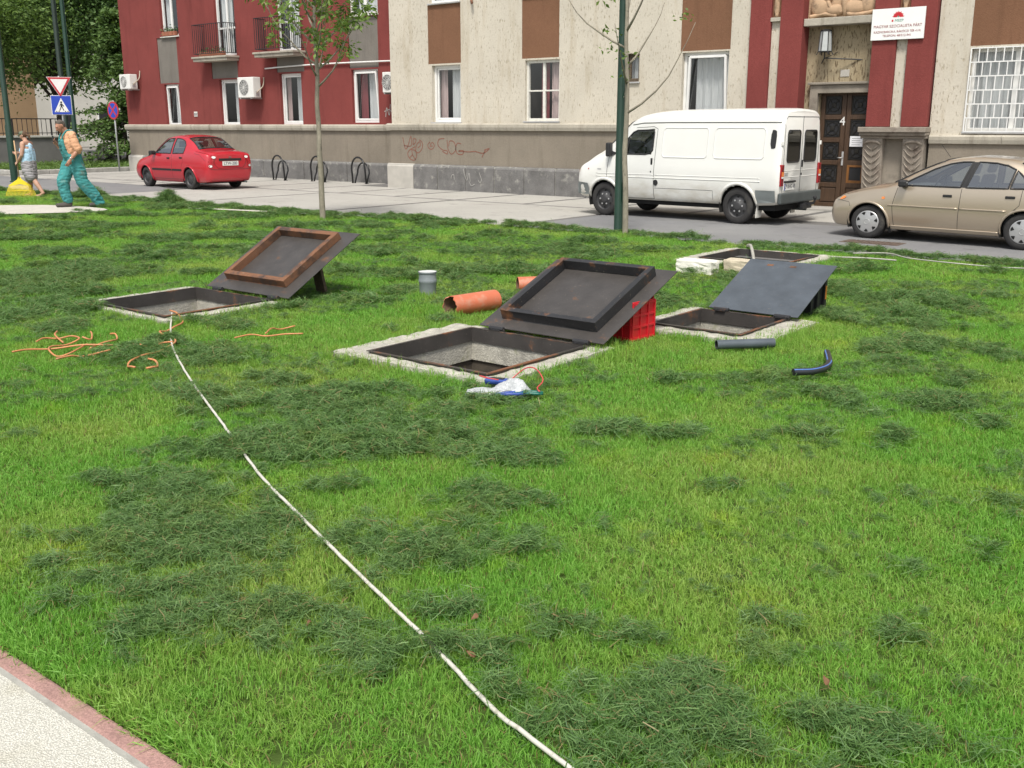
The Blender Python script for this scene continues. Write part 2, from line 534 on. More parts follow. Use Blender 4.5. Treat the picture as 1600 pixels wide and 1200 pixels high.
M['crate_red'] = mat('red_plastic', (.55, .015, .025), .42, .08, 3, bscale=0)
cr = thing('plastic_crate', 'red plastic bottle crate wedged upright under the black lid', 'crate', (-4.31, 6.80, 0), R(-4))
def crate():
    mb = MB()
    W, D, Hh, t = .17, .15, .37, .008
    mb.box(-W, W, -D, -D + t, 0, Hh - .14)
    mb.box(-W, -W + t, -D + t, D, 0, Hh - .14); mb.box(W - t, W, -D + t, D, 0, Hh - .05)
    mb.box(-W + t, W - t, D - t, D, 0, Hh - .03)
    mb.box(-W + t, W - t, -D + t, D - t, 0, t)
    return mb.build('shell', M['crate_red'], cr, bevel=.003)
crate()
for z in (.02, .12, .22):
    MB().box(-.176, .176, -.157, -.1505, z, z + .022).build('ledge', M['crate_red'], cr, bevel=.002)
for z in (.02, .11, .2, .29):
    MB().box(.1705, .178, -.15, .15, z, z + .018).build('ledge', M['crate_red'], cr, bevel=.002)
for x in (-.165, -.09, -.01, .07, .148):
    MB().box(x, x + .018, -.16, -.1505, .0, .255).build('upright', M['crate_red'], cr, bevel=.002)
for y in (-.15, -.05, .05, .135):
    MB().box(.1705, .181, y, y + .016, .0, .315).build('upright', M['crate_red'], cr, bevel=.002)

M['black_plastic'] = mat('black_plastic', (.018, .018, .02), .55, .2, 5)
M['orange_paint'] = mat('orange_paint', (.6, .22, .03), .6, .1, 5)
bx3 = thing('support_box', 'black open-sided box with orange stripe under the grey lid', 'box', (-3.66, 8.72, 0), R(-3))
mb = MB(); mb.box(-.14, .14, -.15, -.135, 0, .26).box(-.14, .14, .135, .15, 0, .35).box(-.14, -.12, -.135, .135, 0, .3)
mb.box(.105, .125, -.135, .135, 0, .27)
mb.build('shell', M['black_plastic'], bx3, bevel=.004)
mb = MB(); mb.box(.126, .15, -.15, -.11, 0, .27).box(.126, .15, .11, .15, 0, .34).box(.126, .15, -.03, .01, 0, .3)
mb.build('upright', M['black_plastic'], bx3, bevel=.003)
MB().box(.1505, .154, .115, .14, .13, .25).build('stripe', M['orange_paint'], bx3)
# ------------------------------------------------------------------ things lying on the lawn
M['pipe_grey'] = mat('grey_pvc', (.20, .225, .24), .45, .12, 6, dirt=(.2, .2, .17), dirt_amt=(.6, .8), dscale=6)
M['pipe_cap'] = mat('dusty_cap', (.55, .56, .55), .7, .1, 10)
M['pipe_orange'] = mat('orange_sewer_pvc', (.52, .145, .075), .5, .10, 5, dirt=(.5, .28, .2), dirt_amt=(.52, .75), dscale=9)
M['pipe_inside'] = mat('pipe_inside_dirt', (.16, .09, .06), .9, .3, 8)
M['pipe_dark'] = mat('dark_grey_pvc', (.075, .09, .105), .35, .15, 6)
M['hose_black'] = mat('black_pe_hose', (.02, .022, .026), .4, .2, 6, dirt=(.1, .1, .09), dirt_amt=(.6, .8), dscale=8)
M['hose_blue'] = mat('blue_stripe', (.08, .17, .45), .45, .1, 4)
M['foam'] = mat('white_foam', (.75, .73, .66), .85, .08, 12, bscale=120, bstr=.5, dirt=(.5, .46, .36), dirt_amt=(.58, .8), dscale=6)
M['foam_tan'] = mat('tan_stone', (.50, .44, .33), .9, .15, 14, bscale=90, bstr=.6)
M['cable_orange'] = mat('orange_cable', (.52, .21, .085), .5, .12, 9, dirt=(.45, .27, .16), dirt_amt=(.55, .75), dscale=14)
M['rope'] = mat('white_conduit', (.56, .54, .48), .6, .12, 18, dirt=(.32, .31, .24), dirt_amt=(.56, .72), dscale=16, mode='World')
M['conduit'] = mat('pale_conduit', (.36, .35, .31), .7, .2, 8)

# standing grey pipe stub
p = thing('pipe_stub', 'grey plastic pipe stub standing upright in the grass with a pale cap', 'pipe', (-6.86, 7.22, 0))
tb_ = MB().lathe([(.0, .0), (.082, 0), (.082, .145), (.088, .155), (.09, .17), (.088, .185), (.084, .195), (.084, .245), (.092, .25), (.092, .262), (.086, .262)], 32).build('tube', M['pipe_grey'], p, smooth=True)
MB().lathe([(.086, .262), (.086, .255), (.07, .259), (0.0, .261)], 32).build('cap', M['pipe_cap'], p, smooth=True)
smooth_angle(tb_, 50)

def open_pipe(root, L, ro, ri, m_out, m_in, jag=0., n=36, seed=1):
    rnd = random.Random(seed)
    o = MB(); N = 14
    j0 = [rnd.uniform(0, jag) for _ in range(n)]
    vs_, fs = [], []
    for r, rev in ((ro, 0), (ri, 1)):
        for i in range(N + 1):
            for j in range(n):
                a = 2 * PI * j / n
                x = L * i / N
                if i == 0: x += j0[j] + (jag * 1.6 if 5 < j < 12 else 0)
                vs_.append((x, r * math.cos(a), r * math.sin(a)))
    b = (N + 1) * n
    for i in range(N):
        for j in range(n):
            q = (i * n + j, i * n + (j + 1) % n, (i + 1) * n + (j + 1) % n, (i + 1) * n + j)
            fs.append(q); fs.append(tuple(b + k for k in reversed(q)))
    for i in (0, N):
        for j in range(n):
            fs.append((i * n + j, i * n + (j + 1) % n, b + i * n + (j + 1) % n, b + i * n + j))
    mb = MB(); mb.mesh(vs_, fs)
    mb.m = [1 if all(k >= b for k in f) else 0 for f in mb.f]
    ob = mb.build('tube', [m_out, m_in], root)
    smooth_angle(ob, 40)
    return ob

p = thing('drain_pipe', 'short orange drain pipe with a broken end lying beside the black lid', 'pipe', (-5.98, 6.56, .098), R(82))
open_pipe(p, .54, .094, .088, M['pipe_orange'], M['pipe_inside'], .014)
p = thing('drain_pipe', 'orange drain pipe lying half hidden behind the black lid', 'pipe', (-6.40, 8.05, .08), R(50))
open_pipe(p, .5, .075, .069, M['pipe_orange'], M['pipe_inside'], .0, seed=3)
p = thing('offcut_pipe', 'straight dark grey pipe offcut lying below the grey lid', 'pipe', (-3.475, 6.74, .065), R(48))
open_pipe(p, .45, .035, .031, M['pipe_dark'], M['black_plastic'], .0, 24, seed=4)

def resample(pts, step=.03, z=None):
    """catmull-rom through the points"""
    P = [Vector(q if len(q) == 3 else (q[0], q[1], 0)) for q in pts]
    P = [P[0] * 2 - P[1]] + P + [P[-1] * 2 - P[-2]]
    out_ = []
    for i in range(1, len(P) - 2):
        a, b, c, d = P[i - 1:i + 3]
        n = max(2, int((c - b).length / step))
        for k in range(n):
            t = k / n
            out_.append(.5 * ((2 * b) + (c - a) * t + (2 * a - 5 * b + 4 * c - d) * t * t + (3 * b - a - 3 * c + d) * t ** 3))
    out_.append(P[-2])
    return out_

p = thing('bent_hose', 'curved black hose offcut with a blue stripe', 'hose', (0, 0, 0))
hp = resample([(-2.66, 6.26, .07), (-2.57, 6.40, .065), (-2.57, 6.63, .065), (-2.72, 6.97, .07)], .02)
smooth_angle(MB().tube(hp, .024, 16).build('tube', M['hose_black'], p), 50)
st = []
for i, q in enumerate(hp):
    a = hp[max(0, i - 1)]; b = hp[min(len(hp) - 1, i + 1)]
    d = (b - a).normalized(); s = Vector((0, 0, 1)).cross(d).normalized()
    side = -s
    if side.dot(Vector((.4, -1, 0))) < 0: side = -side
    st.append(q + (side * .6 + Vector((0, 0, .8))).normalized() * .0225)
MB().tube(st, .005, 6).build('stripe', M['hose_blue'], p, smooth=True)
bo = MB().lathe([(0, 0), (.019, 0), (.019, .001)], 16).build('bore', M['black_plastic'], p)
bo.location = hp[0] + (hp[0] - hp[1]).normalized() * .0008
bo.rotation_euler = (hp[0] - hp[1]).to_track_quat('Z', 'Y').to_euler()

def chunk(name, label, cat, loc, rz, sx, sy, sz, m, seed):
    rnd = random.Random(seed)
    bm = bmesh.new(); bmesh.ops.create_cube(bm, size=1)
    bmesh.ops.subdivide_edges(bm, edges=bm.edges, cuts=4, use_grid_fill=True)
    for v in bm.verts:
        v.co = Vector((v.co.x * sx, v.co.y * sy, (v.co.z + .5) * sz))
        v.co += Vector((rnd.uniform(-1, 1), rnd.uniform(-1, 1), rnd.uniform(-1, 1))) * .006
    me = bpy.data.meshes.new(name); bm.to_mesh(me); bm.free(); me.materials.append(m)
    o = link_obj(name, me); o.location = loc; o.rotation_euler = (0, 0, rz)
    md = o.modifiers.new('bevel', 'BEVEL'); md.width = .008; md.segments = 2; md.limit_method = 'ANGLE'
    return tag(o, label, cat)
chunk('foam_block', 'white block with chipped edges lying by the far hatch', 'block', (-5.66, 10.42, 0), R(3), .44, .22, .15, M['foam'], 1)
chunk('stone_block', 'tan block lying between the white block and the grey lid', 'block', (-5.18, 10.72, 0), R(4), .5, .24, .155, M['foam_tan'], 2)

p = thing('curved_conduit', 'pale curved conduit sticking up out of the far hatch', 'conduit')
MB().tube(resample([(-6.12, 12.62, .08), (-5.95, 12.35, .12), (-5.75, 12.0, .09), (-5.6, 11.75, -.02), (-5.5, 11.6, -.25)], .04), .02, 10).build('tube', M['conduit'], p, smooth=True)
p = thing('loose_conduit', 'pale bent conduit lying in the grass along the road edge', 'conduit')
MB().tube(resample([(-4.8, 12.9, .055), (-4.4, 13.05, .07), (-4.0, 12.78, .06), (-3.1, 12.74, .045), (-2.6, 12.72, .06), (-1.4, 12.7, .06)], .05), .0075, 8).build('tube', M['conduit'], p, smooth=True)
p = thing('loose_conduit', 'short pale conduit lying in the grass right of the far hatch', 'conduit')
MB().tube(resample([(-4.9, 12.40, .05), (-4.5, 12.52, .055), (-4.15, 12.62, .045)], .05), .009, 8).build('tube', M['conduit'], p, smooth=True)

# orange cables
def cable(label, paths, r=.0068, seed=5):
    rnd = random.Random(seed)
    c = thing('orange_cable', label, 'cable')
    for pth in paths:
        z0 = rnd.uniform(.045, .055)
        pts = [(x, y, z0 + .014 * math.sin(2.1 * k + rnd.random())) for k, (x, y) in enumerate(pth)]
        MB().tube(resample(pts, .02), r, 8).build('length', M['cable_orange'], c, smooth=True)
    return c
cable('tangled orange cable loops lying in the grass furthest left', [
    [(-7.32, 3.36), (-7.34, 3.48), (-7.29, 3.64), (-7.15, 3.8), (-7.0, 3.96)],
    [(-7.58, 3.67), (-7.68, 3.78), (-7.65, 3.88), (-7.55, 3.93), (-7.41, 3.92), (-7.38, 3.8), (-7.33, 3.66), (-7.22, 3.58), (-7.05, 3.55), (-7.01, 3.62), (-7.1, 3.76), (-7.28, 3.91)],
    [(-7.78, 3.94), (-7.64, 3.85), (-7.43, 3.8)],
    [(-7.4, 4.17), (-7.36, 4.19), (-7.27, 4.15), (-7.14, 4.03), (-7.12, 3.94), (-7.11, 3.83)],
    [(-6.83, 3.43), (-6.85, 3.55), (-6.86, 3.65), (-6.82, 3.83)],
    [(-7.6, 4.12), (-7.51, 4.08), (-7.39, 4.0), (-7.42, 3.95)]], seed=5)
cable('orange cable snaking out of the rusty-lidded hatch across the white line', [
    [(-7.91, 5.04), (-7.76, 5.01), (-7.53, 4.91), (-7.35, 4.78), (-7.25, 4.65), (-7.22, 4.55), (-7.15, 4.45), (-7.03, 4.4), (-6.92, 4.4), (-6.79, 4.35), (-6.69, 4.27), (-6.59, 4.08), (-6.49, 3.89), (-6.39, 3.73), (-6.34, 3.68), (-6.25, 3.65), (-6.2, 3.65)],
    [(-6.74, 4.3), (-6.77, 4.23), (-6.77, 4.13), (-6.82, 4.07)],
    [(-6.15, 3.7), (-6.14, 3.75), (-6.2, 3.82), (-6.29, 3.86), (-6.36, 3.85)]], .0075, seed=6)
cable('orange cable lying in the grass between the two nearest hatches', [
    [(-6.53, 4.70), (-6.52, 4.85), (-6.45, 4.94), (-6.32, 5.02), (-6.22, 5.12)],
    [(-6.47, 4.95), (-6.58, 5.1), (-6.6, 5.2), (-6.56, 5.32)]], .006, seed=7)

# white line across the lawn
p = thing('white_pipe', 'thin white pipe running across the lawn from the rusty hatch to the camera', 'pipe')
lp = [(-7.85, 5.02), (-7.2, 4.58), (-6.56, 4.18), (-5.64, 3.7), (-4.55, 3.18), (-4.04, 2.94), (-3.67, 2.77), (-3.16, 2.57), (-2.62, 2.36), (-2.34, 2.26),
      (-2.11, 2.17), (-2.0, 2.125), (-1.815, 2.05), (-1.65, 1.985), (-1.41, 1.92), (-.94, 1.80)]
rnd = random.Random(4)
lp = resample([(x, y, (.042 if y < 3 else .056) + rnd.uniform(-.006, .005)) for x, y in lp], .06)
rnd2 = random.Random(9)
lp = [q + Vector((0, rnd2.uniform(-.0015, .0015), rnd2.uniform(-.002, .002))) for q in lp]
MB().tube(lp, .0072, 8).build('tube', M['rope'], p, smooth=True)

# tools and bag
M['bag'] = mat('grey_plastic_bag', (.42, .44, .45), .35, .2, 10, bscale=25, bstr=.8, bdist=.02)
M['tool_blue'] = mat('blue_plastic', (.03, .07, .30), .4, .1, 5)
M['tool_green'] = mat('dark_green_handle', (.01, .12, .09), .4, .1, 5)
M['wire_red'] = mat('red_wire', (.5, .06, .06), .5, .1, 5)
M['tool_steel'] = mat('tool_steel', (.4, .4, .42), .35, .1, 5, metal=.8)
def crumple(name, sx, sy, sz, seed, m, parent, amp=.35):
    rnd = random.Random(seed)
    bm = bmesh.new(); bmesh.ops.create_icosphere(bm, subdivisions=4, radius=1)
    dirs = [(Vector((rnd.gauss(0, 1), rnd.gauss(0, 1), rnd.gauss(0, 1))).normalized(), rnd.uniform(.2, 1)) for _ in range(26)]
    for v in bm.verts:
        d = v.co.normalized()
        k = 1.0
        for q, a in dirs:
            dd = d.dot(q)
            k -= amp * a * max(0, dd - .72) * 2.2
            k += amp * .5 * a * math.exp(-((dd - .55) / .05) ** 2) * .35
        v.co = d * k
        v.co = Vector((v.co.x * sx, v.co.y * sy, max(-.2, v.co.z) * sz))
    me = bpy.data.meshes.new(name); bm.to_mesh(me); bm.free(); me.materials.append(m)
    return link_obj(name, me, parent)
bagt = thing('plastic_bag', 'crumpled grey plastic bag lying in front of the largest hatch', 'bag', (-3.88, 4.74, .035), R(38))
b1 = crumple('sack', .15, .085, .085, 2, M['bag'], bagt); b1.location = (.05, .03, 0)
b2 = crumple('flap', .14, .07, .05, 5, M['bag'], bagt, .5); b2.location = (-.11, -.03, .005)
mm = thing('multimeter', 'blue hand-held meter with red leads beside the plastic bag', 'meter', (-4.02, 4.86, .05), R(20))
MB().box(-.085, .085, -.035, .035, 0, .035).build('case', M['tool_blue'], mm, bevel=.012, seg=3)
MB().box(-.05, .04, -.022, .022, .035, .038).build('display', M['black_plastic'], mm, bevel=.002)
MB().tube(resample([(.08, 0, .03), (.16, .06, .1), (.24, .03, .11), (.31, -.04, .06), (.3, -.13, .03), (.33, -.17, .02)], .02), .004, 6).build('lead', M['wire_red'], mm, smooth=True)
MB().tube(resample([(-.08, .02, .03), (-.12, -.02, .05), (-.06, -.06, .05), (.02, -.05, .04)], .02), .004, 6).build('lead', M['wire_red'], mm, smooth=True)
def pliers(label, loc, rz, m):
    t = thing('hand_tool', label, 'tool', loc, rz)
    MB().tube([(-.02, .01, .02), (.06, .014, .022), (.14, .018, .022), (.17, .012, .02)], [.006, .010, .010, .006], 8).build('handle', m, t, smooth=True)
    MB().tube([(-.02, -.01, .02), (.06, -.022, .022), (.14, -.03, .022), (.17, -.024, .02)], [.006, .010, .010, .006], 8).build('handle', m, t, smooth=True)
    MB().tube([(-.02, 0, .02), (-.05, 0, .02), (-.10, 0, .02)], [.012, .014, .004], 8).build('jaw', M['tool_steel'], t, smooth=True)
pliers('green-handled pliers lying at the right end of the plastic bag', (-3.80, 4.76, .03), R(35), M['tool_green'])
pliers('blue-handled pliers half under the plastic bag', (-3.86, 4.66, .03), R(50), M['tool_blue'])

# a few fallen leaves
M['dry_leaf'] = mat('dry_leaf', (.17, .085, .04), .8, .3, 30)
lv = [(-7.65, 2.85), (-2.05, 2.35), (-1.9, 2.16), (-2.45, 1.98), (-.98, 2.7)]
for k, (x, y) in enumerate(lv):
    rnd = random.Random(k)
    mb = MB()
    n = 10; L = .017; W = .008
    top = [(L * math.cos(2 * PI * j / n), W * math.sin(2 * PI * j / n) * (1 - .3 * math.cos(2 * PI * j / n)), .006 * math.sin(4 * PI * j / n)) for j in range(n)]
    mb.mesh([(0, 0, .004)] + top, [(0, 1 + j, 1 + (j + 1) % n) for j in range(n)])
    mb.tube([(-L, 0, 0), (-L * 1.6, .003, .003)], .001, 4)
    o = mb.build('dry_leaf', M['dry_leaf'], None, smooth=True)
    o.location = (x, y, .058); o.rotation_euler = (rnd.uniform(-.5, .5), rnd.uniform(-.5, .5), rnd.uniform(0, 6))
    tag(o, 'small dry brown leaf fallen on the grass', 'leaf', 'fallen dry leaves')
# ------------------------------------------------------------------ building materials
def plaster(name, col, dark, fleck=.0, stain=(.5, .45, .38), var=.1):
    m, t, b, o = new_mat(name)
    v = coords(t, 'World')
    c = mixc(t, ramp(t, noise(t, v, .8, 6, .65), .3, .7), tuple(x * (1 - var) for x in col), tuple(min(1, x * (1 + var)) for x in col))
    c = mixc(t, ramp(t, noise(t, v, 30, 3), .4, .7), c, mixc(t, 1., c, (.9, .89, .88), 'MULTIPLY'))
    sv = coords(t, 'World', (3.0, 1, .35))
    c = mixc(t, ramp(t, noise(t, sv, 1.3, 6, .7), .52, .78), c, mixc(t, 1., c, stain, 'MULTIPLY'))
    h = noise(t, v, 55, 3)
    if fleck:
        fv = coords(t, 'World', (30, 30, 8.5))
        fn = noise(t, fv, 1.0, 3, .55)
        big = noise(t, v, .9, 3)
        ad = t.nodes.new('ShaderNodeMath'); ad.operation = 'MULTIPLY_ADD'; ad.inputs[1].default_value = .16; ad.inputs[2].default_value = -.08
        t.links.new(big, ad.inputs[0])
        sm = t.nodes.new('ShaderNodeMath'); sm.operation = 'ADD'; t.links.new(fn, sm.inputs[0]); t.links.new(ad.outputs[0], sm.inputs[1])
        f = ramp(t, sm.outputs[0], fleck, fleck + .055)
        c = mixc(t, f, c, dark)
        inv = t.nodes.new('ShaderNodeMath'); inv.operation = 'SUBTRACT'; inv.inputs[0].default_value = 1; t.links.new(f, inv.inputs[1])
        h = inv.outputs[0]
    t.links.new(c, b.inputs['Base Color']); b.inputs['Roughness'].default_value = .93
    b.inputs['Specular IOR Level'].default_value = .25
    bump(t, b, h, .5, .012)
    return m
M['red_plaster'] = plaster('dark_red_plaster', (.205, .049, .044), None, 0, (.72, .7, .7), .12)
M['cream_plaster'] = plaster('pitted_cream_plaster', (.55, .51, .43), (.38, .335, .25), .60, (.76, .70, .60), .08)
M['tan_plaster'] = plaster('coarse_tan_plaster', (.36, .30, .20), (.17, .13, .08), .57, (.8, .76, .7), .12)
M['render_grey'] = plaster('grey_brown_render', (.235, .205, .165), None, 0, (.78, .77, .75), .12)
M['brown_panel'] = plaster('brown_panel', (.195, .10, .058), None, 0, (.75, .75, .75), .10)
M['grey_panel'] = plaster('grey_panel', (.19, .175, .155), None, 0, (.7, .7, .7), .14)
M['ledge'] = plaster('stained_ledge_concrete', (.40, .37, .31), None, 0, (.45, .43, .4), .2)
M['plinth'] = mat('grey_plinth_stone', (.17, .165, .16), .92, .25, 3, bscale=35, bstr=.7, dirt=(.33, .32, .29), dirt_amt=(.56, .72), dscale=4, fine=60)
M['plinth_pale'] = mat('pale_plinth_stone', (.42, .40, .36), .92, .12, 3, bscale=50, bstr=.4)
M['portal_stone'] = mat('portal_stone', (.25, .22, .18), .9, .2, 3, bscale=40, bstr=.5, dirt=(.12, .10, .08), dirt_amt=(.56, .75))
M['carved_stone'] = mat('carved_stone', (.27, .235, .195), .9, .2, 4, bscale=40, bstr=.5, dirt=(.13, .10, .08), dirt_amt=(.5, .7), dscale=4)
M['relief_stone'] = mat('relief_sandstone', (.44, .30, .19), .9, .2, 4, bscale=30, bstr=.5, dirt=(.2, .14, .09), dirt_amt=(.52, .7), dscale=5)
M['white_frame'] = mat('white_window_frame', (.74, .74, .72), .45, .05, 4)
M['old_white'] = mat('old_white_paint', (.66, .65, .6), .6, .1, 12, dirt=(.4, .36, .28), dirt_amt=(.6, .75), dscale=10)
M['room'] = mat('dark_room', (.05, .045, .042), .9, .2, 2)
M['curtain'] = mat('grey_net_curtain', (.58, .585, .59), .9, .12, 4, stretch=(12, 1, .6))
M['curtain_pink'] = mat('dusky_curtain', (.5, .38, .37), .9, .2, 4, stretch=(12, 1, .6))
M['curtain_red'] = mat('wine_curtain', (.24, .06, .07), .9, .2, 4, stretch=(12, 1, .6))
M['pane'] = glass_mat('window_pane', (.92, .94, .94), .13)
M['sill_metal'] = mat('sill_metal', (.45, .45, .45), .5, .15, 5, metal=.3)
M['iron'] = mat('black_iron', (.02, .02, .022), .55, .2, 6)
M['door_wood'] = mat('dark_brown_door', (.062, .034, .018), .55, .3, 3, stretch=(10, 10, 1), bscale=20)
M['door_new'] = mat('orange_wood', (.20, .085, .022), .5, .15, 3, stretch=(10, 10, 1))
M['paper'] = mat('white_paper', (.74, .75, .78), .8, .03, 4)
M['ink'] = mat('grey_ink', (.12, .12, .14), .8, .1, 4)
M['graffiti'] = mat('red_brown_spray', (.20, .085, .06), .8, .2, 20)
M['chalk'] = mat('white_scribble', (.34, .33, .31), .9, .2, 20)
M['ac_white'] = mat('ac_casing', (.70, .70, .67), .5, .06, 5)
M['ac_dark'] = mat('ac_grille', (.10, .10, .10), .6, .1, 5)
M['copper'] = mat('insulated_pipe', (.42, .36, .28), .7, .15, 8)
M['terracotta'] = mat('terracotta', (.32, .12, .07), .8, .1, 6)
M['rust_pipe'] = mat('rusty_spout', (.18, .08, .045), .85, .2, 9)
M['roof'] = mat('roof_tile', (.22, .09, .06), .9, .2, 3)

def facade(name, parent, y, x0, x1, z0, z1, holes, m):
    xs = sorted({x0, x1} | {v for h in holes for v in h[:2]})
    zs = sorted({z0, z1} | {v for h in holes for v in h[2:4]})
    mb = MB()
    for a, b in zip(xs[:-1], xs[1:]):
        for c, d in zip(zs[:-1], zs[1:]):
            mx, mz = (a + b) / 2, (c + d) / 2
            if any(h[0] < mx < h[1] and h[2] < mz < h[3] for h in holes): continue
            mb.face([(a, y, c), (b, y, c), (b, y, d), (a, y, d)])
    for h in holes:
        a, b, c, d, dp = h
        mb.face([(a, y, c), (a, y + dp, c), (a, y + dp, d), (a, y, d)])
        mb.face([(b, y, c), (b, y, d), (b, y + dp, d), (b, y + dp, c)])
        mb.face([(a, y, d), (a, y + dp, d), (b, y + dp, d), (b, y, d)])
        mb.face([(a, y, c), (b, y, c), (b, y + dp, c), (a, y + dp, c)])
    return mb.build(name, m, parent, recalc=False)

def curtain_mesh(x0, x1, z0, z1, y, waves, amp=.025):
    mb = MB(); n = int((x1 - x0) / .02) + 2
    rnd = random.Random(int(x0 * 100))
    ph = rnd.uniform(0, 6)
    P = []
    for i in range(n + 1):
        x = x0 + (x1 - x0) * i / n
        P.append((x, y + amp * math.sin(waves * x + ph) + amp * .5 * math.sin(waves * 2.3 * x + ph * 2)))
    mb.mesh([(x, yy, z) for z in (z0, z1) for x, yy in P], [(i, i + 1, n + 2 + i, n + 1 + i) for i in range(n)])
    return mb

def window(parent, x0, x1, z0, z1, y, depth=.16, style='single', curtains=(), sill=True, frame=None, fw=.065):
    fm = frame or M['white_frame']
    yb = y + depth
    w = MB()
    w.box(x0, x0 + fw, yb - .07, yb, z0, z1); w.box(x1 - fw, x1, yb - .07, yb, z0, z1)
    w.box(x0 + fw, x1 - fw, yb - .07, yb, z0, z0 + fw); w.box(x0 + fw, x1 - fw, yb - .07, yb, z1 - fw, z1)
    a0, a1, b0, b1 = x0 + fw, x1 - fw, z0 + fw, z1 - fw
    cells = []
    if style == 'single':
        s = .045; off = .02
        w.box(a0 + off, a0 + off + s, yb - .05, yb - .005, b0 + .005, b1 - .005); w.box(a1 - s, a1, yb - .05, yb - .005, b0 + .005, b1 - .005)
        w.box(a0 + off + s, a1 - s, yb - .05, yb - .005, b0 + .005, b0 + s); w.box(a0 + off + s, a1 - s, yb - .05, yb - .005, b1 - s, b1 - .005)
        cells = [(a0 + off + s, a1 - s, b0 + s, b1 - s)]
    elif style == 'tilt':
        s = .05
        w.bar((a0 + .12, yb - .16, b1 - .03), (a0 + .03, yb - .05, b0 + .03), .05, .05)
        w.bar((a1 - .02, yb - .16, b1 - .03), (a1 - .02, yb - .05, b0 + .03), .05, .05)
        w.bar((a0 + .12, yb - .16, b1 - .03), (a1 - .02, yb - .16, b1 - .03), .05, .05)
        w.bar((a0 + .03, yb - .05, b0 + .03), (a1 - .02, yb - .05, b0 + .03), .05, .05)
        cells = [(a0 + .06, a1 - .03, b0 + .04, b1 - .05)]
    elif style == 'four':
        mx = (a0 + a1) / 2; mz = b0 + (b1 - b0) * .5; s = .035
        w.box(mx - s, mx + s, yb - .06, yb - .005, b0, b1)
        w.box(a0, mx - s, yb - .06, yb - .01, mz - s * .5, mz + s * .5); w.box(mx + s, a1, yb - .06, yb - .01, mz - s * .5, mz + s * .5)
        cells = [(p, q, r_, s_) for p, q in ((a0, mx - s), (mx + s, a1)) for r_, s_ in ((b0, mz - s * .5), (mz + s * .5, b1))]
    elif style == 'double':
        mx = (a0 + a1) / 2; s = .045
        w.box(mx - s, mx + s, yb - .06, yb - .005, b0, b1)
        cells = [(a0, mx - s, b0, b1), (mx + s, a1, b0, b1)]
    elif style == 'door':
        mx = (a0 + a1) / 2; s = .04; mz = b0 + (b1 - b0) * .38
        w.box(mx - s, mx + s, yb - .06, yb - .005, b0, b1)
        w.box(a0, mx - s, yb - .06, yb - .01, mz - .03, mz + .03); w.box(mx + s, a1, yb - .06, yb - .01, mz - .03, mz + .03)
        cells = [(a0, mx - s, b0, mz - .03), (a0, mx - s, mz + .03, b1), (mx + s, a1, b0, mz - .03), (mx + s, a1, mz + .03, b1)]
    o = w.build('window', fm, parent, bevel=.004)
    for c in cells:
        MB().face([(c[0], yb - .03, c[2]), (c[1], yb - .03, c[2]), (c[1], yb - .03, c[3]), (c[0], yb - .03, c[3])]).build('pane', M['pane'], o, recalc=False)
    # the room behind
    rm = MB(); d = 1.3
    rm.face([(x0, yb + d, z0), (x1, yb + d, z0), (x1, yb + d, z1), (x0, yb + d, z1)])
    rm.face([(x0, yb, z0), (x0, yb + d, z0), (x0, yb + d, z1), (x0, yb, z1)]); rm.face([(x1, yb, z0), (x1, yb, z1), (x1, yb + d, z1), (x1, yb + d, z0)])
    rm.face([(x0, yb, z1), (x0, yb + d, z1), (x1, yb + d, z1), (x1, yb, z1)]); rm.face([(x0, yb, z0), (x1, yb, z0), (x1, yb + d, z0), (x0, yb + d, z0)])
    rm.build('room', M['room'], o, recalc=False)
    for (u0, u1, m, wv) in curtains:
        curtain_mesh(x0 + (x1 - x0) * u0, x0 + (x1 - x0) * u1, z0 + .03, z1 - .02, yb + .09, wv).build('curtain', m, o, smooth=True, recalc=False)
    if sill:
        MB().box(x0 - .03, x1 + .03, y - .05, yb - .075, z0 - .035, z0 - .002).build('sill', M['sill_metal'] if sill == 'metal' else M['old_white'], o, bevel=.003)
    return o

# ------------------------------------------------------------------ red wing (recessed, left)
YR = 21.3
red = thing('apartment_building', 'dark red plastered building wing with small balconies, left of the cream wing', 'building', (0, 0, 0))
hol = [(-32.64, -31.78, 1.57, 2.98, .16), (-29.47, -28.5, 1.60, 3.06, .16), (-26.38, -25.36, 1.64, 3.16, .16), (-23.12, -22.02, 1.69, 3.18, .16),
       (-32.88, -31.72, 3.02, 4.52, .05), (-29.85, -28.45, 3.10, 3.66, .05), (-26.5, -25.2, 3.2, 3.70, .05), (-23.2, -21.98, 3.22, 4.60, .05),
       (-32.55, -31.55, 4.55, 6.0, .16), (-29.5, -28.45, 3.80, 6.0, .16), (-26.4, -25.3, 3.82, 6.0, .16), (-23.15, -21.95, 4.66, 6.05, .16)]
facade('wall', red, YR, -35.1, -20.28, 1.5, 10.5, hol, M['red_plaster'])
MB().face([(-35.1, YR + 12, 1.5), (-35.1, YR, 1.5), (-35.1, YR, 10.5), (-35.1, YR + 12, 10.5)]).build('side_wall', M['red_plaster'], red, recalc=False)
MB().box(-35.5, -20.28, YR - .4, YR + 12, 10.5, 10.75).build('eaves', M['ledge'], red)
MB().prism([(YR - .4, 10.75), (YR + 12, 10.75), (YR + 5.8, 13)], -35.4, -20.3, 'x').build('roof', M['roof'], red)
for (a, b, c, d, dp) in hol[4:8]:
    MB().box(a + .001, b - .001, YR + .028, YR + .05, c + .001, d - .001).build('panel', M['grey_panel'], red)
g, r_, p_ = M['curtain'], M['curtain_red'], M['curtain_pink']
window(red, *hol[0][:4], YR, style='tilt', curtains=((.35, 1, g, 30),), sill=False)
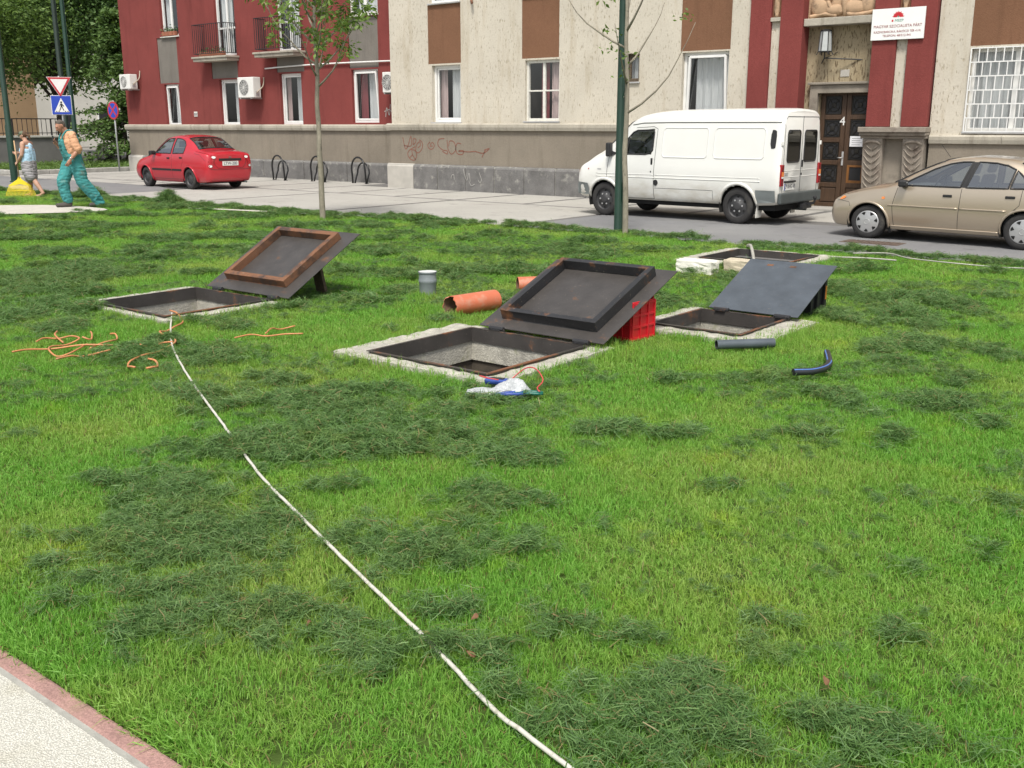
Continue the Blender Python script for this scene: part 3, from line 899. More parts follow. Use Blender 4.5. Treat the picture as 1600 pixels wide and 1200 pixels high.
window(red, *hol[1][:4], YR, style='single', curtains=((.55, 1, g, 30),), sill=False)
window(red, *hol[2][:4], YR, style='single', curtains=((.5, 1, g, 34), (.05, .25, p_, 30)), sill=False)
window(red, *hol[3][:4], YR, style='tilt', curtains=((.45, 1, g, 30), (.1, .35, r_, 30)), sill=False)
window(red, *hol[8][:4], YR, style='double', curtains=((0, .3, g, 28), (.7, 1, g, 28)))
window(red, *hol[9][:4], YR, style='door', curtains=((.1, .6, g, 28),), sill=False)
window(red, *hol[10][:4], YR, style='door', curtains=((.3, 1, g, 28),), sill=False)
window(red, *hol[11][:4], YR, style='double', curtains=((.2, 1, g, 28),))
def ledge_piece(parent, x0, x1, y, z0, z1, out=.11):
    n = max(1, int(round((x1 - x0) / 1.25)))
    for i in range(n):
        a = x0 + (x1 - x0) * i / n; b = x0 + (x1 - x0) * (i + 1) / n
        mb = MB()
        q = random.uniform(-.004, .004)
        mb.prism([(y + .02, z0), (y - out * .8, z0), (y - out, z0 + (z1 - z0) * .45), (y - out + q, z1 - .03), (y - out * .55, z1), (y + .02, z1)], a + .002, b - .002, 'x')
        mb.build('ledge_stone', M['ledge'], parent, bevel=.006)
ledge_piece(red, -35.22, -20.4, YR, 1.46, 1.64)
MB().box(-35.06, -20.3, YR - .02, YR + .3, .5, 1.47).build('render_band', M['render_grey'], red)
MB().box(-35.1, -35.06, YR - .02, YR + 12, .0, 1.5).build('render_band', M['render_grey'], red)
def plinth_row(parent, x0, x1, y, h, w, out, pale_first=0, seed=0):
    rnd = random.Random(seed)
    MB().box(x0, x1, y - out + .03, y + .1, -.05, h - .02).build('plinth_core', M['mortar'], parent)
    x = x0; k = 0
    while x < x1 - .05:
        ww = w * rnd.uniform(.93, 1.07)
        b = min(x1, x + ww)
        if x1 - b < .25: b = x1
        mb = MB()
        j = rnd.uniform(-.008, .008)
        mb.prism([(y + .05, -.04), (y - out + j, -.04), (y - out + j, h - .07), (y - out + .05, h), (y + .05, h)], x + .012, b - .012, 'x')
        mb.build('stone_block', M['plinth_pale'] if k < pale_first else M['plinth'], parent, bevel=.014)
        x = b; k += 1
plinth_row(red, -35.15, -20.35, YR - .02, .56, .98, .09, 1, seed=1)

def balcony(x0, x1, z, x0d, x1d):
    MB().box(x0, x1, YR - .48, YR - .002, z - .14, z - .05).build('balcony_slab', M['ledge'], red, bevel=.01)
    sl = MB().box(x0 - .04, x1 + .04, YR - .52, YR - .003, z - .048, z + .01).build('balcony_slab', M['ledge'], red, bevel=.01)
    rl = MB(); rb = MB(); zt = z + 1.0
    for (p, q) in (((x0 + .05, YR - .46), (x1 - .05, YR - .46)), ((x0 + .05, YR - .46), (x0 + .05, YR - .02)), ((x1 - .05, YR - .46), (x1 - .05, YR - .02))):
        rl.bar((*p, zt), (*q, zt), .035, .02); rb.bar((*p, z + .1), (*q, z + .1), .02, .02)
    r0 = rl.build('top_rail', M['iron'], red); rb.build('bottom_rail', M['iron'], red)
    n = int((x1 - x0) / .11)
    for i in range(n + 1):
        x = x0 + .05 + (x1 - x0 - .1) * i / n
        MB().bar((x, YR - .46, z + .1), (x, YR - .46, zt), .014).build('baluster', M['iron'], r0)
    for i in range(1, 6):
        for x in (x0 + .05, x1 - .05):
            y = YR - .46 + .44 * i / 6
            MB().bar((x, y, z + .1), (x, y, zt), .014).build('baluster', M['iron'], r0)
balcony(-30.15, -28.35, 3.76, 0, 0)
balcony(-26.95, -25.1, 3.78, 0, 0)
MB().tube(resample([(-27.0, YR - .05, 3.33), (-26.0, YR - .05, 3.36), (-24, YR - .05, 3.38), (-20.4, YR - .05, 3.36)], .3), .022, 8).build('cable_duct', M['white_frame'], red, smooth=True)
MB().box(-30.98, -30.8, YR - .02, YR - .001, 1.9, 2.06).build('number_plate', M['old_white'], red, bevel=.003)
for k in range(3):
    MB().box(-30.96 + .06 * k, -30.925 + .06 * k, YR - .023, YR - .0205, 1.93, 2.02).build('digit_mark', M['ink'], red)

# air conditioners
def ac_unit(label, x0, z0, y, w=.74, h=.52, d=.30):
    a = thing('air_conditioner', label, 'air conditioner', (x0, y, z0), group='air conditioners on the red wing')
    MB().box(0, w, -.12 - d, -.12, 0, h).build('casing', M['ac_white'], a, bevel=.018)
    fx, fz = w * .40, h * .5; r = h * .38
    MB().lathe([(0, 0), (r, 0), (r, -.006), (0, -.006)], 28, (fx, -.121 - d, fz), 'y').build('fan_opening', M['ac_dark'], a)
    mb = MB()
    for k in range(1, 6):
        rr = r * k / 5.2
        mb.tube([(fx + rr * math.cos(2 * PI * j / 24), -.13 - d, fz + rr * math.sin(2 * PI * j / 24)) for j in range(24)], .004, 4, closed=True)
    for k in range(6):
        an = PI * k / 6
        mb.bar((fx - r * math.cos(an), -.129 - d, fz - r * math.sin(an)), (fx + r * math.cos(an), -.129 - d, fz + r * math.sin(an)), .006)
    mb.build('fan_guard', M['ac_white'], a)
    MB().box(w, w + .012, -.34, -.2, .06, .2).build('valve_cover', M['sill_metal'], a, bevel=.004)
    MB().box(w * .1, w * .14, -.12 - d, 0, -.04, 0).box(w * .8, w * .84, -.12 - d, 0, -.04, 0).build('bracket', M['sill_metal'], a)
    MB().tube(resample([(w, -.3, .14), (w + .07, -.28, .2), (w + .08, -.1, .35), (w + .05, -.03, .55), (w + .04, -.02, .62)], .05), .018, 8).build('pipe', M['copper'], a, smooth=True)
    return a
ac_unit('white air conditioner high on the left corner of the red wing', -34.75, 2.86, YR, .66, .5)
ac_unit('white air conditioner between the second and third red wing windows', -27.95, 2.46, YR, .78, .62)
ac_unit('air conditioner mostly hidden where the red wing meets the cream wing', -21.42, 2.5, YR, .5, .55)

# flower boxes
M['leaf_green'] = mat('plant_leaf', (.06, .11, .03), .7, .35, 20)
def leaf_cloud(n, fn, size, seed, flat=.5):
    rnd = random.Random(seed); mb = MB()
    for _ in range(n):
        c = Vector(fn(rnd)); s = size * rnd.uniform(.6, 1.3)
        d = Vector((rnd.gauss(0, 1), rnd.gauss(0, 1), rnd.gauss(0, flat))).normalized()
        u = d.orthogonal().normalized(); u.rotate(Matrix.Rotation(rnd.uniform(0, 6.28), 3, d))
        mb.face([c - d * s, c + u * s * .45, c + d * s, c - u * s * .45])
    return mb
def flower_box(label, x0, x1, y, z, seed):
    f = thing('flower_box', label, 'flower box', (x0, y, z), group='flower boxes on the red wing')
    w_ = x1 - x0
    MB().box(0, w_, -.12, .0, 0, .14).build('trough', M['terracotta'], f, bevel=.008)
    leaf_cloud(150, lambda r: (r.uniform(0, w_), r.gauss(-.07, .06), .15 + abs(r.gauss(0, .07)) - (.25 * r.random() if r.random() < .2 else 0)), .035, seed).build('foliage', M['leaf_green'], f, recalc=False)
flower_box('terracotta flower box on the leftmost upper window sill', -32.45, -31.7, YR + .06, 4.56, 1)
flower_box('terracotta flower box along the left balcony railing', -29.9, -28.6, YR - .30, 3.77, 2)

# ------------------------------------------------------------------ cream wing
YC = 20.1
cw = thing('apartment_building', 'cream pitted plaster building wing with brown panels and red entrance pilasters', 'building', (0, 0, 0))
WZ = (1.70, 3.12)
hol = [(-18.8, -17.82, 1.70, 3.10, .17), (-15.76, -14.74, 1.72, 3.12, .14), (-11.5, -10.4, 1.70, 3.12, .17), (-12.93, -12.57, 2.56, 3.16, .14)]
pan = [(-18.92, -17.8, 3.14, 4.56, .04), (-15.86, -14.76, 3.16, 4.56, .04), (-11.55, -10.38, 3.15, 4.56, .04)]
upw = [(-18.85, -17.82, 4.60, 6.0, .16), (-15.8, -14.76, 4.60, 6.0, .16), (-11.5, -10.4, 4.60, 6.0, .16)]
facade('wall', cw, YC, -20.3, -9.93, 1.5, 10.5, hol + pan + upw, M['cream_plaster'])
hol2 = [(-5.62, -4.1, 1.52, 2.96, .17), (-1.6, -.2, 1.52, 2.96, .17)]
pan2 = [(-5.66, -4.05, 3.0, 4.5, .04), (-1.65, -.15, 3.0, 4.5, .04)]
upw2 = [(-5.6, -4.1, 4.55, 6.0, .16), (-1.6, -.2, 4.55, 6.0, .16)]
facade('wall', cw, YC, -6.23, 14, 1.35, 10.5, hol2 + pan2 + upw2, M['cream_plaster'])
MB().face([(-20.3, YR + .5, 0), (-20.3, YC, 0), (-20.3, YC, 10.5), (-20.3, YR + .5, 10.5)]).build('side_wall', M['cream_plaster'], cw, recalc=False)
MB().box(-20.6, 14, YC - .45, YC + 12, 10.5, 10.75).build('eaves', M['ledge'], cw)
MB().prism([(YC - .45, 10.75), (YC + 12, 10.75), (YC + 5.8, 13.4)], -20.5, 14, 'x').build('roof', M['roof'], cw)
for h in pan + pan2:
    MB().box(h[0] + .001, h[1] - .001, YC + .012, YC + .04, h[2] + .001, h[3] - .001).build('panel', M['brown_panel'], cw)
window(cw, *hol[0][:4], YC, depth=.17, style='single', curtains=((.48, 1, g, 34), (.04, .3, p_, 26)), sill='metal')
window(cw, *hol[1][:4], YC, depth=.14, style='four', curtains=((.3, .55, r_, 26), (.62, .95, p_, 30)), sill='metal', frame=M['old_white'])
window(cw, *hol[2][:4], YC, depth=.17, style='tilt', curtains=((.2, 1, g, 36),), sill='metal')
window(cw, *hol[3][:4], YC, depth=.14, style='single', sill='metal', frame=M['wood_dark'], fw=.03, curtains=((0, 1, g, 20),))
for h in upw + upw2:
    window(cw, *h[:4], YC, depth=.16, style='double', curtains=((0, .35, g, 28), (.65, 1, g, 28)), sill='metal')
for h in hol2:
    wo = window(cw, *h[:4], YC, depth=.17, style='double', curtains=((0, .6, g, 30),), sill='metal', frame=M['white_frame'])
    # white bar grille, bars staggered like brickwork
    gx0, gx1, gz0, gz1 = h[:4]
    yg = YC - .03
    gf = MB()
    rows = 6
    for k in range(rows + 1):
        z = gz0 + (gz1 - gz0) * k / rows
        gf.bar((gx0, yg, z), (gx1, yg, z), .02)
    gf.bar((gx0, yg, gz0), (gx0, yg, gz1), .022); gf.bar((gx1, yg, gz0), (gx1, yg, gz1), .022)
    gr = gf.build('window_grille', M['white_frame'], cw)
    for k in range(rows):
        z0 = gz0 + (gz1 - gz0) * k / rows + .011; z1 = gz0 + (gz1 - gz0) * (k + 1) / rows - .011
        n = 11
        off = (.25, .55, .0)[k % 3]
        for j in range(n):
            x = gx0 + (gx1 - gx0) * (j + off) / n
            if x < gx0 + .03 or x > gx1 - .03: continue
            MB().bar((x, yg, z0), (x, yg, z1), .016).build('grille_bar', M['white_frame'], gr)
ledge_piece(cw, -20.42, -9.93, YC, 1.49, 1.67, .12)
ledge_piece(cw, -6.2, 14, YC, 1.30, 1.46, .10)
MB().box(-20.34, -9.93, YC - .03, YC + .3, .5, 1.5).build('render_band', M['render_grey'], cw)
MB().box(-6.2, 14, YC - .03, YC + .3, .3, 1.31).build('render_band', M['render_grey'], cw)
plinth_row(cw, -20.42, -9.9, YC - .03, .63, .93, .10, 1, seed=2)
plinth_row(cw, -6.2, 14, YC - .03, .5, .95, .08, 0, seed=3)
# rusty spout
MB().tube([(-17.45, YC, 4.66), (-17.3, YC - .14, 4.5)], .03, 8).build('drain_spout', M['rust_pipe'], cw, smooth=True)

# entrance: recessed wall, pilasters, consoles, relief, door
YP = 20.34
facade('portal_wall', cw, YP, -9.93, -6.23, 0, 10.5, [(-8.5, -7.42, 0, 2.24, .22)], M['tan_plaster'])
def pilaster(x0, x1):
    MB().box(x0, x1, YC - .11, YP - .002, 1.60, 10.45).build('pilaster', M['red_plaster'], cw, bevel=.012)
for a, b in ((-9.92, -9.47), (-9.27, -8.80), (-7.40, -6.95), (-6.74, -6.26)):
    pilaster(a, b)
for a, b in ((-9.468, -9.272), (-6.948, -6.742)):
    MB().box(a, b, YC - .04, YP - .004, 1.58, 3.62).build('pilaster_strip', M['cream_plaster'], cw)
    MB().box(a, b, YC - .04, YP - .004, 3.70, 10.4).build('pilaster_strip', M['brown_panel'], cw)
    MB().box(a - .005, b + .005, YC - .12, YP - .006, 3.622, 3.698).build('strip_capital', M['ledge'], cw, bevel=.006)
    mb = MB(); cxx = (a + b) / 2
    mb.lathe([(0, 3.70), (.05, 3.705), (.035, 3.75), (.06, 3.85), (.05, 4.05), (.07, 4.3), (0, 4.4)], 10, (cxx, YC - .06, 0))
    mb.build('tassel_ornament', M['relief_stone'], cw, smooth=True)
def console(x0, x1):
    for (o_, z0, z1) in ((.33, 1.50, 1.598), (.27, 1.44, 1.499), (.20, 1.385, 1.439)):
        MB().box(x0 - o_ * .12, x1 + o_ * .12, YC - o_, YP - .01, z0, z1).build('console_slab', M['carved_stone'], cw, bevel=.012)
    MB().box(x0 + .02, x1 - .02, YC - .0, YP - .01, -.03, 1.384).build('console_back', M['portal_stone'], cw)
    for a in (x0 + .02, x1 - .40):
        b = a + .38
        br = MB().prism([(YC - .001, .30), (YC - .05, .30), (YC - .09, .55), (YC - .13, .9), (YC - .16, 1.2), (YC - .19, 1.33), (YC - .19, 1.384), (YC - .001, 1.384)], a, b, 'x').build('bracket', M['carved_stone'], cw, bevel=.012)
        # carved chevron leaves
        for k in range(7):
            z = .42 + k * .125
            yy = lambda zz: YC - .062 - (zz - .3) * .108
            for s in (-1, 1):
                cx_ = (a + b) / 2
                MB().tube([(cx_ + s * .01, yy(z) - .01, z), (cx_ + s * .08, yy(z + .06) - .018, z + .06), (cx_ + s * .16, yy(z + .15) - .004, z + .15)], [.010, .015, .007], 6).build('carved_leaf', M['carved_stone'], br, smooth=True)
        MB().tube([(a + .02, YC - .19, 1.28), (a + .10, YC - .2, 1.33), ((a + b) / 2, YC - .2, 1.34), (b - .1, YC - .2, 1.33), (b - .02, YC - .19, 1.28)], [.02, .03, .034, .03, .02], 8).build('scroll', M['carved_stone'], br, smooth=True)
    MB().box(x0, x1, YC - .1, YP - .01, -.03, .28).build('console_foot', M['plinth'], cw, bevel=.012)
console(-9.93, -8.78)
console(-7.42, -6.24)
# portal moulding
mb = MB()
mb.box(-8.66, -8.502, YP - .10, YP + .02, 0, 2.40).box(-7.418, -7.405, YP - .10, YP + .02, 0, 2.40).box(-8.502, -7.418, YP - .10, YP + .02, 2.242, 2.40)
mb.build('portal_frame', M['portal_stone'], cw, bevel=.015)
MB().box(-8.70, -7.404, YP - .15, YP - .0, 2.402, 2.45).build('portal_cornice', M['portal_stone'], cw, bevel=.01)
MB().box(-8.797, -7.403, YP - .30, YP - .003, 3.50, 3.64).build('relief_shelf', M['ledge'], cw, bevel=.012)
MB().box(-8.798, -7.402, YP - .1, YP - .004, 3.642, 5.0).build('relief_ground', M['relief_stone'], cw)
def lump(c, r):
    bm = bmesh.new(); bmesh.ops.create_icosphere(bm, subdivisions=3, radius=1)
    me_v = [(c[0] + v.co.x * r[0], c[1] + v.co.y * r[1], c[2] + v.co.z * r[2]) for v in bm.verts]
    fs = [tuple(v.index for v in f.verts) for f in bm.faces]; bm.free(); return me_v, fs
for k, (cx_, cz_, rx, rz_) in enumerate([(-8.55, 3.86, .2, .2), (-8.42, 4.1, .12, .2), (-8.25, 3.78, .2, .11), (-8.05, 3.95, .08, .3), (-7.85, 3.82, .25, .15), (-7.6, 3.86, .16, .19), (-7.72, 4.1, .1, .17), (-8.15, 4.3, .1, .12)]):
    MB().mesh(*lump((cx_, YP - .12, cz_), (rx, .09, rz_))).build('relief_figure', M['relief_stone'], cw, smooth=True)
for k, (p0, p1, p2) in enumerate([((-8.75, 3.68), (-8.45, 3.72), (-8.2, 3.68)), ((-8.0, 3.7), (-7.75, 3.68), (-7.45, 3.72)), ((-8.4, 3.95), (-8.3, 3.8), (-8.1, 3.74)), ((-7.9, 3.98), (-7.7, 3.95), (-7.5, 4.05))]):
    MB().tube(resample([(q[0], YP - .15, q[1]) for q in (p0, p1, p2)], .04), .04, 8).build('relief_limb', M['relief_stone'], cw, smooth=True)
MB().box(-8.10, -7.92, YP - .012, YP - .002, 2.55, 2.68).build('patch_of_mortar', M['plinth_pale'], cw, bevel=.003)
# door
door = MB().box(-8.49, -7.43, YP + .12, YP + .17, 0.02, 2.24).build('door', M['door_wood'], cw)
M['door_grille'] = mat('door_grille_iron', (.03, .028, .024), .5, .2, 8, metal=.5)
for leaf, (a, b) in enumerate(((-8.485, -7.965), (-7.955, -7.435))):
    yf = YP + .12
    st = MB()
    st.box(a, a + .09, yf - .03, yf - .001, .02, 2.235).box(b - .09, b, yf - .03, yf - .001, .02, 2.235)
    zs_ = [.42, .86, 1.30, 1.74, 2.2]
    for z in [.02] + zs_:
        st.box(a + .09, b - .09, yf - .03, yf - .001, z, z + (.035 if z > 2 else .09))
    lf = st.build('door_stile', M['door_wood'], door, bevel=.006)
    for k, z in enumerate([.02] + zs_[:-1]):
        x0, x1, z0, z1 = a + .09, b - .09, z + .09, (zs_[k] if k < 5 else z)
        cx_, cz_ = (x0 + x1) / 2, (z0 + z1) / 2
        if k == 0:
            MB().box(x0 + .02, x1 - .02, yf - .022, yf - .001, z0 + .02, z1 - .02).build('door_panel', M['door_wood'], door, bevel=.01)
            continue
        if leaf == 1 and k == 1:
            MB().box(x0 + .05, x1 - .05, yf - .012, yf - .001, z0 + .05, z1 - .04).build('door_pane', M['black_plastic'], door)
            mb = MB(); 
            mb.box(x0, x0 + .05, yf - .028, yf - .002, z0, z1).box(x1 - .05, x1, yf - .028, yf - .002, z0, z1).box(x0 + .05, x1 - .05, yf - .028, yf - .002, z0, z0 + .05).box(x0 + .05, x1 - .05, yf - .028, yf - .002, z1 - .04, z1)
            mb.build('door_panel', M['door_new'], door, bevel=.004)
            continue
        MB().box(x0 + .015, x1 - .015, yf - .012, yf - .001, z0 + .015, z1 - .015).build('door_pane', M['black_plastic'], door)
        gm = MB(); yy = yf - .02
        r0 = min(x1 - x0, z1 - z0) * .36
        gm.tube([(cx_ + r0 * math.cos(2 * PI * j / 20), yy, cz_ + r0 * math.sin(2 * PI * j / 20)) for j in range(20)], .008, 5, closed=True)
        gm.lathe([(0, -.012), (.045, -.008), (.05, 0), (0, .002)], 14, (cx_, yy, cz_), 'y')
        for sx in (-1, 1):
            for sz in (-1, 1):
                gm.bar((cx_ + sx * .03, yy, cz_ + sz * .03), (cx_ + sx * (x1 - x0) * .46, yy, cz_ + sz * (z1 - z0) * .46), .012)
        for (p, q) in (((x0 + .02, z0 + .02), (x1 - .02, z0 + .02)), ((x0 + .02, z1 - .02), (x1 - .02, z1 - .02)), ((x0 + .02, z0 + .02), (x0 + .02, z1 - .02)), ((x1 - .02, z0 + .02), (x1 - .02, z1 - .02))):
            gm.bar((p[0], yy, p[1]), (q[0], yy, q[1]), .014)
        gm.build('door_rosette', M['door_grille'], door)
MB().box(-7.985, -7.945, YP + .075, YP + .089, .85, 1.12).build('handle_plate', M['sill_metal'], door, bevel=.004)
MB().tube([(-7.965, YP + .07, 1.0), (-7.965, YP + .03, 1.0), (-8.04, YP + .03, 1.0)], .011, 8).build('door_handle', M['sill_metal'], door, smooth=True)
text_obj('house_number', '4', .24, M['white_frame'], door, (-8.02, YP + .087, 1.70))
pp = MB().box(-7.84, -7.56, YP + .082, YP + .086, 1.22, 1.42).build('notice_sheet', M['paper'], door)
for k in range(4):
    MB().box(-7.80, -7.6 - .03 * (k % 2), YP + .0805, YP + .0815, 1.37 - k * .04, 1.378 - k * .04).build('print_line', M['ink'], pp)
MB().box(-8.62, -8.545, YP - .13, YP - .101, 1.28, 1.46).build('intercom', M['sill_metal'], cw, bevel=.005)
MB().box(-8.605, -8.56, YP - .134, YP - .131, 1.36, 1.42).build('name_plate', M['paper'], cw)
MB().box(-8.78, -7.3, YC - .30, YP + .12, -.03, .03).build('door_step', M['slab'], cw, bevel=.012)

# wall lantern
M['lantern_glass'] = mat('frosted_lantern_glass', (.42, .44, .44), .4, .1, 6)
la = thing('wall_lantern', 'black iron wall lantern with frosted panes above the entrance door', 'lantern', (-8.36, YC + .02, 2.9))
def hexr(r, z): return [(r * math.cos(PI / 3 * k + .3), r * math.sin(PI / 3 * k + .3), z) for k in range(6)]
lo, hi = hexr(.125, .12), hexr(.10, .50)
for k in range(6):
    MB().face([lo[k], lo[(k + 1) % 6], hi[(k + 1) % 6], hi[k]]).build('pane', M['lantern_glass'], la, recalc=False)
mb = MB()
for k in range(6):
    mb.bar(lo[k], hi[k], .014); mb.bar(lo[k], lo[(k + 1) % 6], .016); mb.bar(hi[k], hi[(k + 1) % 6], .018)
    q = lo[k]; mb.bar(q, (q[0] * 1.25, q[1] * 1.25, q[2] - .06), .014)
mb.build('cage', M['iron'], la)
MB().lathe([(.1, .5), (.11, .515), (.05, .53), (0, .535)], 6).build('cap', M['iron'], la)
mb = MB(); mb.tube([(0, 0, .12), (0, 0, -.02)], .012, 8)
mb.tube([(0, 0, .0), (.45, .15, -.03), (.88, .31, -.06)], .012, 8); mb.tube([(0, 0, .0), (-.1, .15, -.06), (-.18, .3, -.1)], .012, 8)
mb.tube([(0.02, 0, .0), (.12, .1, .06), (.2, .3, .15)], .006, 6)
mb.tube([(.86, .29, -.06), (.86, .315, -.06)], .03, 10); mb.tube([(-.17, .29, -.1), (-.18, .315, -.1)], .035, 10)
mb.build('bracket', M['iron'], la, smooth=False)

# party sign board
M['sign_white'] = mat('white_board', (.78, .80, .78), .4, .03, 3)
M['sign_red'] = mat('emblem_red', (.55, .02, .03), .5, .05, 5)
M['sign_green'] = mat('emblem_green', (.05, .28, .2), .5, .05, 5)
M['sign_text'] = mat('text_dark_red', (.26, .03, .04), .5, .05, 5)
sg = thing('sign_board', 'white sign board with red fan emblem and text above the entrance', 'sign', (-6.93, YC - .16, 3.44), 0)
MB().box(-.485, .485, 0, .03, -.275, .275).build('board', M['sign_white'], sg, bevel=.003)
mb = MB()
for k in range(13):
    an = R(8 + k * 164 / 12)
    d = Vector((math.cos(an), 0, math.sin(an))); s = Vector((-d.z, 0, d.x))
    L = .115 if k % 2 == 0 else .103
    o0 = Vector((0, -.002, .115))
    mb.face([o0 + d * .022 - s * .003, o0 + d * L * .75 - s * .011, o0 + d * L, o0 + d * L * .75 + s * .011, o0 + d * .022 + s * .003])
mb.build('emblem_petals', M['sign_red'], sg, recalc=False)
MB().lathe([(0, 0), (.014, 0)], 12, (0, -.0025, .128), 'y').build('emblem_heart', M['sign_green'], sg, recalc=False)
MB().box(-.115, -.085, -.003, -.001, .04, .075).build('emblem_square', M['sign_red'], sg)
def fit_text(name, s, width, height, m, loc):
    o = text_obj(name, s, height, m, sg, loc)
    ww = o.dimensions.x
    bpy.context.view_layer.update()
    xs = [v.co.x for v in o.data.vertices]; ww = max(xs) - min(xs)
    o.scale.x = width / ww
    return o
fit_text('emblem_letters', 'MSZP', .155, .062, M['sign_green'], (.02, -.0022, .057))
fit_text('sign_line', 'MAGYAR SZOCIALISTA PÁRT', .88, .07, M['sign_text'], (0, -.0022, -.04))
fit_text('sign_line', 'KAZINCBARCIKA, RÁKÓCZI TÉR 4 I/4.', .86, .055, M['sign_text'], (0, -.0022, -.135))
fit_text('sign_line', 'TELEFON: 48/512-941', .52, .055, M['sign_text'], (0, -.0022, -.205))

# graffiti on the render band and scribbles on the plinth
def scrib(pts, r, m, parent, y, name='graffiti_stroke'):
    P = resample([(x, y, z) for x, z in pts], .03)
    n = len(P); mb = MB()
    L = []; Rr = []
    for i, p in enumerate(P):
        a = P[max(0, i - 1)]; b = P[min(n - 1, i + 1)]; d = (b - a).normalized(); s = Vector((-d.z, 0, d.x)) * r
        L.append(p + s); Rr.append(p - s)
    mb.mesh(L + Rr, [(i, i + 1, n + i + 1, n + i) for i in range(n - 1)])
    mb.build(name, m, parent, recalc=False)
def gpx(x, y):   # pencil sheet units -> metres on the wall
    return (-20.32 + (x - 360) * .00374, 1.46 - (y - 160) * .00259)
yg = YC - .0335
for pts in ([(480, 215), (490, 280), (505, 335), (530, 300), (560, 205), (560, 300), (490, 300)], [(580, 290), (585, 230), (610, 240), (600, 275), (580, 290)],
            [(640, 240), (670, 270), (665, 330), (630, 370), (605, 350), (615, 290), (645, 260), (650, 300), (625, 320)],
            [(600, 310), (550, 340), (525, 380), (545, 430), (590, 445), (612, 400), (600, 350), (560, 340)], [(565, 350), (570, 390), (545, 420)], [(570, 390), (600, 440)],
            [(745, 260), (722, 290), (735, 325), (765, 330), (785, 295), (765, 265), (745, 300), (770, 300)],
            [(880, 225), (830, 235), (820, 290), (860, 335), (905, 345), (905, 375), (860, 350)], [(905, 240), (915, 330), (945, 375), (985, 330), (970, 260), (930, 250), (920, 300)],
            [(1035, 275), (1000, 270), (985, 320), (1000, 370), (1045, 375), (1055, 340), (1010, 345), (1100, 350), (1160, 345), (1230, 360), (1285, 315), (1240, 330)], [(1250, 330), (1220, 400)]):
    scrib([gpx(*p) for p in pts], .012, M['graffiti'], cw, yg)
for pts in ([(965, 680), (970, 650), (990, 640), (995, 690)], [(1080, 580), (1090, 640), (1110, 690), (1130, 620), (1140, 700)], [(1220, 610), (1240, 680), (1225, 705), (1210, 680)], [(1130, 700), (1150, 740), (1180, 720)]):
    scrib([(-20.32 + (x - 360) * .00374, .60 - (y - 560) * .0026) for x, y in pts], .009, M['chalk'], cw, YC - .147, 'chalk_stroke')
for pts in ([(-21.75, 1.85), (-21.7, 2.1), (-21.6, 1.9), (-21.55, 2.2)], [(-21.8, 2.0), (-21.6, 2.05), (-21.45, 1.95)]):
    scrib(pts, .012, M['chalk'], red, YR - .004)

# bicycle stands
M['stand_black'] = mat('black_coated_steel', (.012, .013, .014), .35, .15, 8)
def arch(w_, h_, y, lean):
    pts = [(-w_ / 2, y, 0)]
    r0 = w_ / 2
    pts += [(-w_ / 2, y + lean * .5, (h_ - r0) * .6)]
    for k in range(13):
        a = PI - PI * k / 12
        pts.append((r0 * math.cos(a), y + lean, h_ - r0 + r0 * math.sin(a)))
    pts += [(w_ / 2, y + lean * .5, (h_ - r0) * .6), (w_ / 2, y, 0)]
    return pts
bs = thing('bicycle_stand', 'black tubular bicycle stand of two arches, nearest the cream wing', 'bicycle stand', (-22.35, 20.75, -.015), R(-8), 'bicycle stands along the red wing')
MB().tube(arch(.66, .74, 0, -.03), .026, 10).build('arch', M['stand_black'], bs, smooth=True)
MB().tube(arch(.58, .58, .05, .10), .024, 10).build('arch', M['stand_black'], bs, smooth=True)
for x in (-.33, .33):
    MB().lathe([(0, .012), (.06, .012), (.06, 0)], 12, (x, .02, 0)).build('foot_plate', M['stand_black'], bs)
for (x, y, lab) in ((-23.98, 20.6, 'black tubular bicycle stand right behind the slim leafy tree'), (-25.6, 20.45, 'black tubular bicycle stand just right of the red car'),
                    (-31.0, 19.6, 'black tubular bicycle stand in front of the red car at the building corner')):
    c = copy_tree(bs); c.location = (x, y, -.015); c['label'] = lab
# ------------------------------------------------------------------ vehicles
def paint(name, col, metal=0., rough=.35, flake=0., coat=.9, var=.04, dirt=None):
    m, t, b, o = new_mat(name)
    v = coords(t, 'Object')
    c = mixc(t, noise(t, v, 2.5, 4), tuple(x * (1 - var) for x in col), tuple(min(1, x * (1 + var)) for x in col))
    if dirt:
        sp = t.nodes.new('ShaderNodeSeparateXYZ'); t.links.new(v, sp.inputs[0])
        n = noise(t, coords(t, 'Object', (1, 1, 2.5)), 2.2, 6, .65)
        ma = t.nodes.new('ShaderNodeMath'); ma.operation = 'MULTIPLY_ADD'; ma.inputs[1].default_value = -1.0; ma.inputs[2].default_value = 1.12
        t.links.new(sp.outputs['Z'], ma.inputs[0])
        mu = t.nodes.new('ShaderNodeMath'); mu.operation = 'MULTIPLY'; t.links.new(ma.outputs[0], mu.inputs[0]); t.links.new(n, mu.inputs[1])
        c = mixc(t, ramp(t, mu.outputs[0], .2, .55), c, dirt)
    t.links.new(c, b.inputs['Base Color'])
    b.inputs['Metallic'].default_value = metal; b.inputs['Roughness'].default_value = rough
    b.inputs['Coat Weight'].default_value = coat; b.inputs['Coat Roughness'].default_value = .06
    return m
M['paint_red'] = paint('red_car_paint', (.43, .010, .022), 0., .35)
M['paint_gold'] = paint('champagne_metallic', (.52, .435, .33), .65, .32)
M['paint_white'] = paint('white_van_paint', (.70, .70, .67), 0., .45, coat=.5, dirt=(.42, .38, .30))
M['car_glass'] = glass_mat('car_glass', (.72, .78, .77), .26)
M['car_glass_dark'] = glass_mat('dark_car_glass', (.10, .10, .10), .04)
